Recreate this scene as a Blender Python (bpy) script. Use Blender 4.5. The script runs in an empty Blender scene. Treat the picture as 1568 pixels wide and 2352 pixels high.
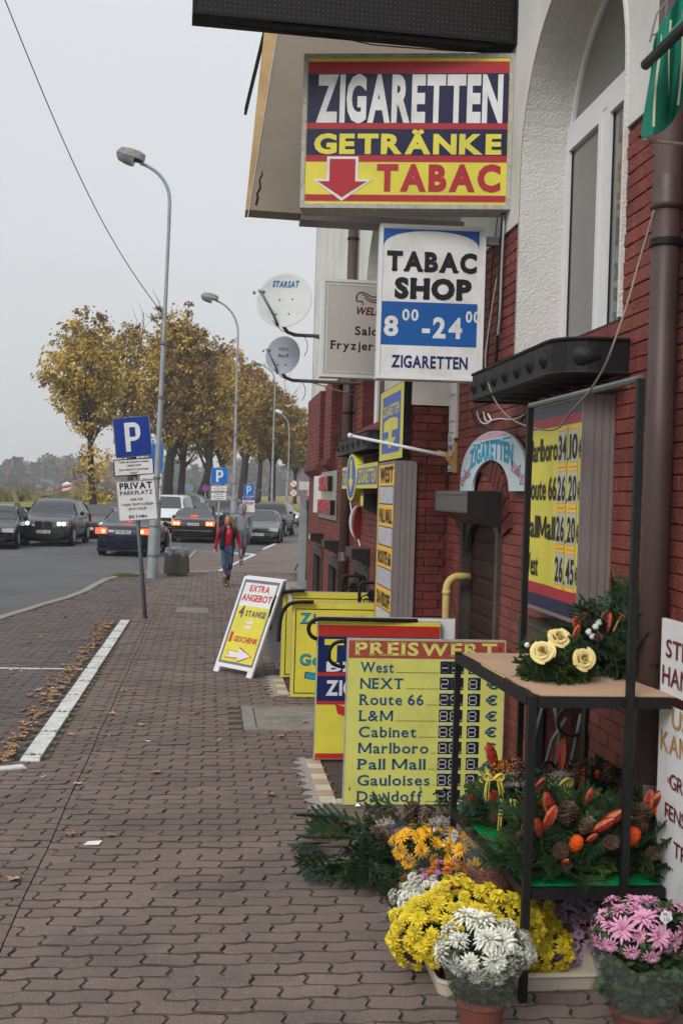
import bpy, math, random
from mathutils import Vector, Matrix, noise
R = math.radians
random.seed(7)
SC = bpy.context.scene
COL = SC.collection
# ------------------------------------------------------------------ camera
FOC = 2600.0; CX, CY = 784.0, 1176.0; HCAM = 2.1
ROLL = R(1.7)
YAW = math.atan(303.3/FOC); PITCH = math.atan(39.0/FOC)
CAM = Vector((0, 0, HCAM))
_f = Vector((math.sin(YAW)*math.cos(PITCH), math.cos(YAW)*math.cos(PITCH), -math.sin(PITCH)))
_r0 = Vector((math.cos(YAW), -math.sin(YAW), 0)); _u0 = _r0.cross(_f)
_r = _r0*math.cos(ROLL) + _u0*math.sin(ROLL); _u = -_r0*math.sin(ROLL) + _u0*math.cos(ROLL)
cam_d = bpy.data.cameras.new('camera'); cam = bpy.data.objects.new('camera', cam_d); COL.objects.link(cam)
m = Matrix((( _r.x, _u.x, -_f.x, 0), (_r.y, _u.y, -_f.y, 0), (_r.z, _u.z, -_f.z, HCAM), (0, 0, 0, 1)))
cam.matrix_world = m
cam_d.sensor_fit = 'HORIZONTAL'; cam_d.sensor_width = 24.0; cam_d.lens = 24.0*FOC/1568.0
cam_d.clip_end = 4000; cam_d.clip_start = 0.05
cam_d.dof.use_dof = True; cam_d.dof.focus_distance = 9.5; cam_d.dof.aperture_fstop = 6.3
SC.camera = cam
# ------------------------------------------------------------------ sky, sun, exposure
SUN_EL, SUN_AZ = R(38), R(215)      # azimuth clockwise from +Y: behind the camera, to the left
w = bpy.data.worlds.new('World'); SC.world = w; w.use_nodes = True
nt = w.node_tree; nt.nodes.clear()
def N(nt, t, **k):
    n = nt.nodes.new(t)
    for a, b in k.items(): setattr(n, a, b)
    return n
sky = N(nt, 'ShaderNodeTexSky', sky_type='NISHITA', sun_disc=False, sun_elevation=SUN_EL, sun_rotation=SUN_AZ, air_density=1.5, dust_density=6.0)
hs = N(nt, 'ShaderNodeHueSaturation'); hs.inputs['Saturation'].default_value = 0.25
nt.links.new(sky.outputs[0], hs.inputs['Color'])
tc = N(nt, 'ShaderNodeTexCoord'); sp = N(nt, 'ShaderNodeSeparateXYZ'); nt.links.new(tc.outputs['Generated'], sp.inputs[0])
ns = N(nt, 'ShaderNodeTexNoise'); ns.inputs['Scale'].default_value = 2.2; ns.inputs['Detail'].default_value = 4
mp = N(nt, 'ShaderNodeMapping'); mp.inputs['Scale'].default_value = (1, 1, 3.0)
nt.links.new(tc.outputs['Generated'], mp.inputs[0]); nt.links.new(mp.outputs[0], ns.inputs['Vector'])
sq = N(nt, 'ShaderNodeMath', operation='POWER'); nt.links.new(sp.outputs['Z'], sq.inputs[0]); sq.inputs[1].default_value = 2
ma = N(nt, 'ShaderNodeMath', operation='MULTIPLY_ADD'); nt.links.new(sq.outputs[0], ma.inputs[0]); ma.inputs[1].default_value = 0.7; ma.inputs[2].default_value = 0.93
mb_ = N(nt, 'ShaderNodeMath', operation='MULTIPLY_ADD'); nt.links.new(ns.outputs['Fac'], mb_.inputs[0]); mb_.inputs[1].default_value = 0.12; nt.links.new(ma.outputs[0], mb_.inputs[2])
mx = N(nt, 'ShaderNodeMix', data_type='RGBA'); mx.inputs['Factor'].default_value = 0.22
mx.inputs[6].default_value = (6.15, 6.35, 6.6, 1)     # overcast cloud layer, on the scale of the physical sky
nt.links.new(hs.outputs[0], mx.inputs[7])
vm = N(nt, 'ShaderNodeVectorMath', operation='SCALE'); nt.links.new(mx.outputs[2], vm.inputs[0]); nt.links.new(mb_.outputs[0], vm.inputs['Scale'])
bg = N(nt, 'ShaderNodeBackground'); bg.inputs['Strength'].default_value = 0.126
nt.links.new(vm.outputs[0], bg.inputs['Color'])
wo = N(nt, 'ShaderNodeOutputWorld'); nt.links.new(bg.outputs[0], wo.inputs['Surface'])
sun_d = bpy.data.lights.new('sun', 'SUN'); sun_d.energy = 1.75; sun_d.angle = R(22); sun_d.color = (1, 0.965, 0.92)
sun = bpy.data.objects.new('sun', sun_d); COL.objects.link(sun)
sd = Vector((math.sin(SUN_AZ)*math.cos(SUN_EL), math.cos(SUN_AZ)*math.cos(SUN_EL), math.sin(SUN_EL)))
sun.rotation_euler = sd.to_track_quat('Z', 'Y').to_euler()
vs = SC.view_settings; vs.view_transform = 'Standard'; vs.look = 'None'; vs.exposure = 0.0; vs.gamma = 1.0
try: vs.use_curve_mapping = False
except Exception: pass
SC.cycles.volume_bounces = 0; SC.cycles.max_bounces = 8; SC.cycles.transparent_max_bounces = 24
# ------------------------------------------------------------------ projection helpers (photo measured on a 1568 x 2352 grid)
def ray(px, py): return _f + _r*((px-CX)/FOC) + _u*((CY-py)/FOC)
def G(px, py, z=0.0):
    d = ray(px, py); t = (z-HCAM)/d.z; return CAM + d*t
def AY(px, py, Y):
    d = ray(px, py); return CAM + d*(Y/d.y)
XW = 2.1
def WX(px, py, X=XW):
    d = ray(px, py); return CAM + d*(X/d.x)
# ------------------------------------------------------------------ mesh builder
ORI = {}
class MB:
    def __init__(s): s.v = []; s.f = []; s.m = []; s.mi = 0
    def add(s, vs, fs, mi=None):
        b = len(s.v); s.v.extend([tuple(p) for p in vs]); mi = s.mi if mi is None else mi
        for f in fs: s.f.append(tuple(b+i for i in f)); s.m.append(mi)
    def box(s, a, b, mi=None):
        x0, y0, z0 = (min(a[i], b[i]) for i in range(3)); x1, y1, z1 = (max(a[i], b[i]) for i in range(3))
        s.add([(x0,y0,z0),(x1,y0,z0),(x1,y1,z0),(x0,y1,z0),(x0,y0,z1),(x1,y0,z1),(x1,y1,z1),(x0,y1,z1)],
              [(0,3,2,1),(4,5,6,7),(0,1,5,4),(1,2,6,5),(2,3,7,6),(3,0,4,7)], mi)
    def quad(s, a, b, c, d, mi=None): s.add([a, b, c, d], [(0,1,2,3)], mi)
    def prism(s, poly, ext, mi=None):
        n = len(poly); e = Vector(ext); P = [Vector(p) for p in poly]
        s.add(P+[p+e for p in P], [tuple(range(n-1,-1,-1)), tuple(range(n, 2*n))]+[(i,(i+1)%n,n+(i+1)%n,n+i) for i in range(n)], mi)
    def tube(s, pts, r, n=8, mi=None, caps=True):
        pts = [Vector(p) for p in pts]; rr = r if isinstance(r, (list, tuple)) else [r]*len(pts)
        b = len(s.v); up = None
        for i, p in enumerate(pts):
            t = (pts[min(i+1, len(pts)-1)]-pts[max(i-1, 0)])
            if t.length < 1e-9: t = Vector((0,0,1))
            t.normalize()
            if up is None: up = Vector((0,0,1)) if abs(t.z) < .9 else Vector((1,0,0))
            a = t.cross(up)
            if a.length < 1e-6: a = t.cross(Vector((0,1,0)))
            a.normalize(); c = a.cross(t).normalized(); up = c
            for k in range(n):
                q = 2*math.pi*k/n; s.v.append(tuple(p+(a*math.cos(q)+c*math.sin(q))*rr[i]))
        mi = s.mi if mi is None else mi
        for i in range(len(pts)-1):
            for k in range(n):
                k2 = (k+1)%n; s.f.append((b+i*n+k, b+i*n+k2, b+(i+1)*n+k2, b+(i+1)*n+k)); s.m.append(mi)
        if caps:
            s.f.append(tuple(b+k for k in range(n-1,-1,-1))); s.m.append(mi)
            e = b+(len(pts)-1)*n; s.f.append(tuple(e+k for k in range(n))); s.m.append(mi)
    def lathe(s, prof, c=(0,0,0), n=20, mi=None, axis='Z'):
        b = len(s.v); mi = s.mi if mi is None else mi
        for (r, h) in prof:
            for k in range(n):
                q = 2*math.pi*k/n; x, y = r*math.cos(q), r*math.sin(q)
                p = (x, y, h) if axis == 'Z' else ((x, h, y) if axis == 'Y' else (h, x, y))
                s.v.append((p[0]+c[0], p[1]+c[1], p[2]+c[2]))
        for i in range(len(prof)-1):
            for k in range(n):
                k2 = (k+1)%n; s.f.append((b+i*n+k, b+i*n+k2, b+(i+1)*n+k2, b+(i+1)*n+k)); s.m.append(mi)
    def build(s, name, mats, parent=None, smooth=False, local=False, kind=None, label=None):
        if not isinstance(mats, (list, tuple)): mats = [mats]
        o3 = ORI.get(parent.name, (0,0,0)) if parent and not local else (0,0,0)
        me = bpy.data.meshes.new(name)
        me.from_pydata([(v[0]-o3[0], v[1]-o3[1], v[2]-o3[2]) for v in s.v], [], s.f)
        for q in mats: me.materials.append(q)
        if len(mats) > 1: me.polygons.foreach_set('material_index', s.m)
        if smooth: me.polygons.foreach_set('use_smooth', [True]*len(s.f))
        me.update()
        o = bpy.data.objects.new(name, me); COL.objects.link(o)
        if parent: o.parent = parent; ORI[o.name] = o3 if not local else (0,0,0)
        if kind: o['kind'] = kind
        if label: o['label'] = label
        return o
def tag(o, label=None, cat=None, group=None, kind=None):
    if label: o['label'] = label
    if cat: o['category'] = cat
    if group: o['group'] = group
    if kind: o['kind'] = kind
    return o
def thing(name, label, cat, loc=(0,0,0), rotz=0.0, group=None):
    o = bpy.data.objects.new(name, None); COL.objects.link(o); o.empty_display_size = .2
    o.location = loc; o.rotation_euler = (0, 0, rotz); ORI[o.name] = tuple(loc)
    return tag(o, label, cat, group)
def copy_tree(o, parent=None):
    c = o.copy(); COL.objects.link(c); c.parent = parent
    for ch in o.children: copy_tree(ch, c)
    return c
def sub(o, name, parent, loc, rot=None, sc=None, label=None):   # instance of a mesh as a part
    q = bpy.data.objects.new(name, o); COL.objects.link(q); q.parent = parent; q.location = loc
    if rot is not None: q.rotation_euler = rot
    if sc is not None: q.scale = (sc, sc, sc) if isinstance(sc, (int, float)) else sc
    if label: q['label'] = label
    return q
# ------------------------------------------------------------------ materials
MT = {}
def mat(name, col, rough=.7, var=.12, scale=6, bump=0.0, bscale=40, metal=0.0, dirt=None, dscale=2.5, damt=.35, emis=None, estr=1, spec=.24, coat=0, rnd=0, speck=None):
    if name in MT: return MT[name]
    mt = bpy.data.materials.new(name); mt.use_nodes = True; nt = mt.node_tree; L = nt.links.new
    p = nt.nodes['Principled BSDF']; p.inputs['Roughness'].default_value = rough; p.inputs['Metallic'].default_value = metal
    p.inputs['Specular IOR Level'].default_value = spec; p.inputs['Coat Weight'].default_value = coat
    geo = N(nt, 'ShaderNodeNewGeometry'); src = geo.outputs['Position']
    c = N(nt, 'ShaderNodeRGB'); c.outputs[0].default_value = (*col, 1); out = c.outputs[0]
    if var:
        n1 = N(nt, 'ShaderNodeTexNoise'); n1.inputs['Scale'].default_value = scale; n1.inputs['Detail'].default_value = 5; L(src, n1.inputs['Vector'])
        mr = N(nt, 'ShaderNodeMapRange'); mr.inputs['From Min'].default_value = .3; mr.inputs['From Max'].default_value = .7
        mr.inputs['To Min'].default_value = 1-var; mr.inputs['To Max'].default_value = 1+var; L(n1.outputs['Fac'], mr.inputs['Value'])
        v = N(nt, 'ShaderNodeVectorMath', operation='SCALE'); L(out, v.inputs[0]); L(mr.outputs[0], v.inputs['Scale']); out = v.outputs[0]
    if rnd:
        oi = N(nt, 'ShaderNodeObjectInfo'); mr = N(nt, 'ShaderNodeMapRange'); mr.inputs['To Min'].default_value = 1-rnd; mr.inputs['To Max'].default_value = 1+rnd
        L(oi.outputs['Random'], mr.inputs['Value']); v = N(nt, 'ShaderNodeVectorMath', operation='SCALE'); L(out, v.inputs[0]); L(mr.outputs[0], v.inputs['Scale']); out = v.outputs[0]
        mr2 = N(nt, 'ShaderNodeMapRange'); mr2.inputs['To Min'].default_value = 1-rnd; mr2.inputs['To Max'].default_value = 1+rnd
        L(geo.outputs['Random Per Island'], mr2.inputs['Value']); v = N(nt, 'ShaderNodeVectorMath', operation='SCALE'); L(out, v.inputs[0]); L(mr2.outputs[0], v.inputs['Scale']); out = v.outputs[0]
    if dirt:
        n2 = N(nt, 'ShaderNodeTexNoise'); n2.inputs['Scale'].default_value = dscale; n2.inputs['Detail'].default_value = 8; n2.inputs['Roughness'].default_value = .65; L(src, n2.inputs['Vector'])
        mr = N(nt, 'ShaderNodeMapRange'); mr.inputs['From Min'].default_value = .48; mr.inputs['From Max'].default_value = .72; mr.inputs['To Max'].default_value = damt*2; L(n2.outputs['Fac'], mr.inputs['Value'])
        x = N(nt, 'ShaderNodeMix', data_type='RGBA'); L(mr.outputs[0], x.inputs['Factor']); L(out, x.inputs[6]); x.inputs[7].default_value = (*dirt, 1); out = x.outputs[2]
    if speck:
        n3 = N(nt, 'ShaderNodeTexNoise'); n3.inputs['Scale'].default_value = speck[1]; n3.inputs['Detail'].default_value = 2; L(src, n3.inputs['Vector'])
        mr = N(nt, 'ShaderNodeMapRange'); mr.inputs['From Min'].default_value = .62; mr.inputs['From Max'].default_value = .70; L(n3.outputs['Fac'], mr.inputs['Value'])
        x = N(nt, 'ShaderNodeMix', data_type='RGBA'); L(mr.outputs[0], x.inputs['Factor']); L(out, x.inputs[6]); x.inputs[7].default_value = (*speck[0], 1); out = x.outputs[2]
    L(out, p.inputs['Base Color'])
    if bump:
        n4 = N(nt, 'ShaderNodeTexNoise'); n4.inputs['Scale'].default_value = bscale; n4.inputs['Detail'].default_value = 6; L(src, n4.inputs['Vector'])
        b = N(nt, 'ShaderNodeBump'); b.inputs['Strength'].default_value = bump; b.inputs['Distance'].default_value = .02; L(n4.outputs['Fac'], b.inputs['Height']); L(b.outputs[0], p.inputs['Normal'])
    if emis: p.inputs['Emission Color'].default_value = (*emis, 1); p.inputs['Emission Strength'].default_value = estr
    MT[name] = mt; return mt
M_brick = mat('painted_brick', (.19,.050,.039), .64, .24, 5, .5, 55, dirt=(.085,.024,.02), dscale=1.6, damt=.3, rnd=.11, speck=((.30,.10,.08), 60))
M_brickD = mat('dark_shaded_brick', (.12,.026,.022), .6, .25, 5, .5, 55, dirt=(.05,.016,.014), dscale=1.6, damt=.4, rnd=.16)  # darker painted brick; shade on camera-facing brick faces is put into its colour
M_mortar = mat('painted_mortar', (.075,.018,.016), .9, .25, 20, .5, 80, dirt=(.20,.12,.10), dscale=7, damt=.10)
M_plaster = mat('white_plaster', (.64,.62,.59), .9, .05, 2, .3, 50, dirt=(.36,.33,.29), dscale=1.2, damt=.22)
M_plasterF = mat('smooth_plaster', (.62,.61,.585), .9, .06, 3, .12, 60, dirt=(.3,.29,.27), dscale=1.0, damt=.25)
M_tan = mat('tan_render', (.30,.26,.215), .9, .07, 1.5, .15, 60, dirt=(.2,.16,.13), dscale=1.3, damt=.22)
M_pvc = mat('white_pvc', (.66,.67,.69), .35, .03, 4)
M_pipe = mat('brown_pipe', (.062,.035,.031), .5, .10, 5, spec=.5, dirt=(.05,.03,.026), dscale=3)
M_black = mat('black_iron', (.011,.011,.012), .55, .2, 12, .15, 60, spec=.25)
M_blackp = mat('black_paint', (.007,.007,.008), .6, .1, 12, spec=.2)
M_shut = mat('brown_aluminium', (.055,.045,.042), .38, .1, 6, dirt=(.09,.08,.07), dscale=3, damt=.2)
M_shutd = mat('dark_aluminium', (.02,.018,.018), .4, .1, 6)
M_slat = mat('brown_shutter_slat', (.030,.013,.011), .6, .2, 8, spec=.2)
M_grey = mat('grey_trapezoid_sheet', (.19,.165,.165), .45, .07, 5, dirt=(.11,.09,.09), dscale=1.5, damt=.2)
M_alu = mat('sign_aluminium', (.38,.37,.35), .45, .15, 20, .1, 80, dirt=(.16,.14,.10), dscale=25, damt=.3)
M_white = mat('sign_white', (.66,.66,.67), .4, .05, 3, dirt=(.40,.38,.34), dscale=5, damt=.24)
M_yel = mat('sign_yellow', (.64,.57,.065), .42, .08, 2, dirt=(.42,.36,.10), dscale=5, damt=.22)
M_yel2 = mat('faded_yellow', (.60,.60,.15), .45, .05, 3, dirt=(.36,.33,.10), dscale=4, damt=.2)
M_org = mat('price_yellow', (.80,.45,.05), .4, .04, 3)
M_navy = mat('sign_navy', (.012,.014,.055), .35, .08, 3)
M_blue = mat('sign_blue', (.012,.09,.32), .4, .05, 3)
M_pblue = mat('parking_blue', (.008,.035,.24), .35, .08, 3)
M_pblue2 = mat('parking_blue_light', (.01,.14,.50), .35, .05, 3)
M_lblue = mat('sign_cornflower', (.03,.09,.42), .4, .05, 3)
M_red = mat('sign_red', (.36,.022,.035), .4, .06, 3)
M_red2 = mat('sign_bright_red', (.42,.03,.02), .4, .06, 3)
M_ink = mat('ink_black', (.012,.012,.014), .5, .0)
M_dkblue = mat('ink_navy', (.012,.022,.12), .5, .0)
M_teal = mat('ink_teal', (.008,.075,.17), .5, .0)
M_cyan = mat('ink_cyan', (.01,.27,.45), .5, .0)
M_wine = mat('ink_wine', (.12,.008,.025), .5, .0)
M_ochre = mat('ink_ochre', (.42,.22,.05), .5, .0)
M_lred = mat('ink_red', (.48,.05,.05), .5, .0)
M_dish = mat('dish_white', (.52,.54,.54), .5, .05, 4, dirt=(.36,.36,.32), dscale=4, damt=.2)
M_dish2 = mat('dish_grey', (.32,.34,.39), .5, .05, 4)
M_galv = mat('galvanised_steel', (.30,.33,.35), .5, .12, 6, metal=.25, dirt=(.2,.2,.2), dscale=3)
M_galvd = mat('dark_galvanised', (.14,.155,.165), .5, .15, 8, metal=.2)
M_conc = mat('grey_concrete', (.22,.205,.185), .9, .15, 9, .5, 60, dirt=(.12,.11,.10), dscale=3, damt=.35)
M_paver = mat('paver_concrete', (.158,.118,.101), .85, .12, 1.2, .5, 120, dirt=(.088,.074,.068), dscale=1.3, damt=.45, rnd=.08, speck=((.30,.26,.24), 110))
M_paverD = mat('paver_bay_concrete', (.115,.094,.090), .85, .12, 1.2, .45, 120, dirt=(.07,.07,.07), dscale=.9, damt=.45, rnd=.09, speck=((.22,.2,.19), 110))
M_paverG = mat('paver_grey', (.13,.135,.12), .85, .1, 3, .45, 120)
M_joint = mat('joint_soil', (.072,.056,.048), .95, .25, 14, .5, 90)
M_kerbw = mat('kerb_white_paint', (.56,.57,.56), .8, .12, 12, .5, 40, dirt=(.27,.26,.24), dscale=7, damt=.35)
M_kerb = mat('kerb_stone', (.24,.22,.19), .9, .15, 9, .4, 50)
M_asph = mat('asphalt', (.098,.098,.10), .85, .12, .45, .4, 150, dirt=(.075,.076,.08), dscale=.35, damt=.5)
M_leafd = mat('dry_leaf', (.34,.215,.13), .8, .3, 30, rnd=.3)
M_grass = mat('grass', (.10,.135,.03), .9, .35, 9, rnd=.25)
M_moss = mat('moss', (.085,.10,.028), .95, .3, 40)
# ------------------------------------------------------------------ lettering
_GL = {}
def glyph(ch, bold):
    k = (ch, bold)
    if k in _GL: return _GL[k]
    if ch == 'M':
        s_ = .085+bold*2; V = [(0,0),(s_,0),(s_,.686),(0,.686),(.78-s_,0),(.78,0),(.78,.686),(.78-s_,.686),(.0,.686),(s_*1.25,.686),(.39+s_*.45,.10),(.39-s_*.45,.10),(.78-s_*1.25,.686),(.78,.686)]
        V = V[:8]+[(0,.686),(s_*1.2,.686),(.39+s_*.5,.08),(.39-s_*.5,.08),(.78-s_*1.2,.686),(.78,.686),(.39+s_*.5,.0801),(.39-s_*.5,.0801)]
        _GL[k] = (V, [(0,1,2,3),(4,5,6,7),(8,11,10,9),(12,15,14,13)], 0, .78); return _GL[k]
    c = bpy.data.curves.new('lettering', 'FONT'); c.body = ch; c.resolution_u = 3; c.offset = bold
    o = bpy.data.objects.new('lettering', c); COL.objects.link(o)
    me = bpy.data.meshes.new_from_object(o.evaluated_get(bpy.context.evaluated_depsgraph_get()))
    V = [(v.co.x, v.co.y) for v in me.vertices]; F = [tuple(p.vertices) for p in me.polygons]
    bpy.data.objects.remove(o); bpy.data.curves.remove(c); bpy.data.meshes.remove(me)
    if V: a, b = min(v[0] for v in V), max(v[0] for v in V)
    else: a, b = 0, .26
    _GL[k] = (V, F, a, b); return _GL[k]
_SER = dict(P='bl tl', R='bl tl br', E='bl tl', I='bc tc', W='tl tc tr', T='bc', N='tl bl tr', X='tl tr bl br', L='tl bl', M='tl bl tr br', B='tl bl', D='tl bl', F='tl bl', Z='', A='bl br',
            H='tl tr bl br', C='', a='br', l='bc Al', u='xl xr br', b='Al', i='bc xl', n='bl br xl', r='bl xl', v='xl xr', d='Ar br', f='bc', y='xl xr', k='bl br Al', h='Al bl br', e='', t='', m='bl bc br xl', x='xl xr bl br', w='xl xr')
def text(mb, s, x, z, h, w=None, bold=.02, serif=False, y=-.003, mi=0, align='l', shear=0.0, warp=None, gap=.06):
    """letters on the plane y, baseline z, cap height h; w = total width (fitted)"""
    out = []; cur = 0.0; K = .69
    for ch in s:
        if ch == ' ': cur += .26; continue
        V, F, a, b = glyph(ch, bold)
        out.append((V, F, cur-a, ch, b-a)); cur += (b-a)+gap+(.05 if serif else 0)
    tw = cur-gap; sy = h/K; sx = (w/tw) if w else sy
    x0 = x if align == 'l' else (x-tw*sx/2 if align == 'c' else x-tw*sx)
    def P(u, v):
        X, Z = x0+u*sx+shear*v*sy, z+v*sy
        if warp: X, Z = warp(X, Z)
        return (X, y, Z)
    for V, F, off, ch, gw in out:
        mb.add([P(v[0]+off, v[1]) for v in V], F, mi)
        if serif and ch in _SER:
            a = _GL[(ch, bold)][2]+off; t = .045
            for e in _SER[ch].split():
                zz = {'b': 0, 't': K-t, 'x': .49-t, 'A': .70-t}[e[0]]
                xc = {'l': a+.06+bold, 'r': a+gw-.06-bold, 'c': a+gw/2}[e[1]]; hw = (.075 if ch in 'MWNXm' else .13) if e[0] in 'bt' and ch.isupper() else .085
                if e[0] in 'xA': xa, xb = xc-hw, xc+.03
                else: xa, xb = xc-hw, xc+hw
                mb.add([P(xa, zz), P(xb, zz), P(xb, zz+t), P(xa, zz+t)], [(0,1,2,3)], mi)
    return tw*sx
def rect(mb, x0, z0, x1, z1, mi=0, y=-.0015): mb.add([(x0,y,z0),(x1,y,z0),(x1,y,z1),(x0,y,z1)], [(0,1,2,3)], mi)
def poly(mb, pts, mi=0, y=-.0025): mb.add([(p[0], y, p[1]) for p in pts], [tuple(range(len(pts)))], mi)
def frame(mb, x0, z0, x1, z1, t, mi=0, y=-.0015):
    rect(mb, x0, z0, x1, z0+t, mi, y); rect(mb, x0, z1-t, x1, z1, mi, y); rect(mb, x0, z0+t, x0+t, z1-t, mi, y); rect(mb, x1-t, z0+t, x1, z1-t, mi, y)
def rrect(x0, z0, x1, z1, r, n=5):
    P = []
    for cx, cz, a in ((x1-r, z0+r, -90), (x1-r, z1-r, 0), (x0+r, z1-r, 90), (x0+r, z0+r, 180)):
        for i in range(n+1): q = R(a+90*i/n); P.append((cx+r*math.cos(q), cz+r*math.sin(q)))
    return P
def slab(mb, pts, d, mi=0, y=0.0): mb.prism([(p[0], y, p[1]) for p in pts][::-1], (0, d, 0), mi)
def lightbox(name, label, A, B, z0, z1, depth, frame_m, face_m, fr=.03, cat='sign', rim=.012):
    """box sign between ground-plan points A (left) and B (right); local x along A->B, y into the depth"""
    A = Vector((A[0], A[1], 0)); B = Vector((B[0], B[1], 0)); d = B-A; w = d.length; h = z1-z0
    t = thing(name, label, cat, (A.x, A.y, z0), math.atan2(d.y, d.x))
    m_ = MB(); m_.box((0, rim, 0), (w, depth, h)); 
    f = fr
    m_.box((0,0,0), (w, rim-.001, f)); m_.box((0,0,h-f), (w, rim-.001, h)); m_.box((0,0,f), (f, rim-.001, h-f)); m_.box((w-f,0,f), (w, rim-.001, h-f))
    m_.build('frame', frame_m, t, local=True)
    p = MB(); p.box((f+.001, rim-.006, f+.001), (w-f-.001, rim-.0005, h-f-.001)); p.build('face_panel', face_m, t, local=True)
    return t, w, h, rim-.006
# ================================================================== THE GROUND
def slabpoly(name, pts, z, m, kind='structure', z0=None):
    b = MB(); P = [(p[0], p[1], z) for p in pts]
    if z0 is None: b.add(P, [tuple(range(len(P)))])
    else: b.prism(P[::-1], (0, 0, z0-z))
    o = b.build(name, m, kind=kind); return o
# far ground: a sheet to the horizon, meadow coloured
M_meadow = mat('meadow_ground', (.17,.165,.10), .95, .35, .06, dirt=(.21,.19,.15), dscale=.03, damt=.5)
M_verge = mat('verge_grass', (.105,.14,.03), .95, .3, .8, .5, 12, dirt=(.44,.27,.055), dscale=.28, damt=.9)
gm = MB(); gm.add([(-1600,-400,-.35),(1600,-400,-.35),(1600,2600,-.35),(-1600,2600,-.35)], [(0,1,2,3)]); gm.build('meadow', M_meadow, kind='structure')
wm = MB(); wm.add([(-900,330,-.30),(60,330,-.30),(60,420,-.30),(-900,420,-.30)], [(0,1,2,3)])
M_water = mat('river_water', (.16,.17,.17), .12, .05, .1, .2, 1.5); wm.build('river', M_water, kind='structure')
ZR = -.06
def gpt(px, py, z=0.0): p = G(px, py, z); return (p.x, p.y)
# road: one big asphalt field up to the verge
road = [gpt(-500, 1700, ZR), gpt(-900, 1240, ZR), gpt(-700, 1178, ZR), gpt(300, 1172, ZR), gpt(470, 1180, ZR), gpt(620, 1188, ZR), gpt(655, 1183, ZR), gpt(700, 1168, ZR), gpt(900, 1166, ZR), gpt(1000, 1210, ZR), (30, 30), (14, 20), (2.6, 20), (2.6, 4), (-4, 4)]
slabpoly('road', road, ZR, M_asph)
# kerb line of the walkway (photo grid)
KL = [(-420,1560),(-160,1470),(0,1419),(60,1401),(100,1388),(150,1374),(195,1357),(222,1341),(245,1330),(275,1323),(340,1317),(362,1314)]
KP = [Vector((*gpt(*p), 0)) for p in KL]
far = [gpt(566,1273), gpt(600,1262), gpt(640,1250), gpt(664,1241), gpt(720,1232), gpt(760,1232)]
walk = [(p.x, p.y) for p in KP] + [gpt(506,1311), gpt(585,1274), gpt(606,1261), gpt(640,1246), gpt(720,1230)] + [(9, 44), (9, 2.0), (-6, 2.0), (KP[0].x, 7)]
slabpoly('pavement_base', walk, -.0095, M_joint)
# parking bay with white lines behind the walkway
def strip(b, a, c, w, z0=.0, z1=.004, mi=0):
    a = Vector((a[0], a[1], 0)); c = Vector((c[0], c[1], 0)); d = (c-a).normalized(); n = Vector((-d.y, d.x, 0))*w/2
    b.prism([tuple(p)[:2]+(z1,) for p in (a-n, c-n, c+n, a+n)][::-1] if z1 < z0 else [tuple(p)[:2]+(z0,) for p in (a-n, a+n, c+n, c-n)], (0, 0, z1-z0), mi)
kw = thing('white_bay_kerb', 'white painted kerb stones bounding the empty parking bay past the litter bin', 'kerb', (*gpt(520,1290), 0))
def kstones(line, w, h, seg, parent, m, name='kerb_stone', seed=1, z0=-.05):
    rnd = random.Random(seed)
    for i in range(len(line)-1):
        a, c = Vector(line[i]), Vector(line[i+1]); L_ = (c-a).length; n = max(1, round(L_/seg)); d = (c-a)/n; nn = Vector((-d.y, d.x, 0)).normalized()
        for k in range(n):
            p = a+d*k; q = a+d*(k+1); e = d.normalized()*.006; p += e; q -= e; hh = h+rnd.uniform(-.004, .004)
            b = MB(); c_ = .012; A, B = p-nn*w/2, p+nn*w/2; C, D = q+nn*w/2, q-nn*w/2; 
            def ins(v, s): m0 = (A+B+C+D)/4; return v+(m0-v).normalized()*s
            lo = [Vector((v.x, v.y, z0)) for v in (A,B,C,D)]; mid = [Vector((v.x, v.y, hh-c_)) for v in (A,B,C,D)]
            top = [Vector((ins(v, c_*1.4).x, ins(v, c_*1.4).y, hh+rnd.uniform(-.003,.003))) for v in (A,B,C,D)]
            b.add(lo+mid+top, [(0,1,5,4),(1,2,6,5),(2,3,7,6),(3,0,4,7),(4,5,9,8),(5,6,10,9),(6,7,11,10),(7,4,8,11),(8,9,10,11)])
            b.f = [f[::-1] for f in b.f]
            b.build(name, m, parent)
V2_ = lambda *q: [Vector((*gpt(*p_), 0)) for p_ in q]
kstones(V2_((506,1311),(585,1274),(540,1270)), .12, .014, 1.0, kw, M_kerbw); kstones(V2_((520,1270),(450,1265),(437,1278),(420,1292),(375,1313)), .12, .012, 1.0, kw, M_kerb); kstones(V2_((606,1261),(640,1246)), .12, .014, 1.0, kw, M_kerbw); kstones(V2_((380,1313),(500,1311)), .06, .004, 1.2, kw, M_kerbw)
slabpoly('bay_paving', [gpt(375,1313), gpt(420,1292), gpt(450,1266), gpt(585,1274), gpt(506,1311)][::-1], -.022, M_paver)
slabpoly('far_paving', [gpt(506,1311), gpt(585,1274), gpt(606,1261), gpt(640,1246), gpt(720,1230), (9,44), (9,29.9), (gpt(362,1314)[0]+.1,29.9)][::-1], -.003, M_paver)
rk = thing('road_kerb', 'grey stone kerb curving between the asphalt road and the red walkway', 'kerb', (KP[2].x, KP[2].y, 0))
kstones([KP[i] for i in range(0, len(KP))], .16, .012, .95, rk, M_kerb, seed=4, z0=-.12)
# the white kerb beside the walkway
WK = [gpt(12,1766), gpt(72,1751), gpt(95,1713), gpt(150,1630), gpt(205,1548), gpt(262,1462), gpt(284,1429)]
W2 = [(-60,1772),(60,1762)]
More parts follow.
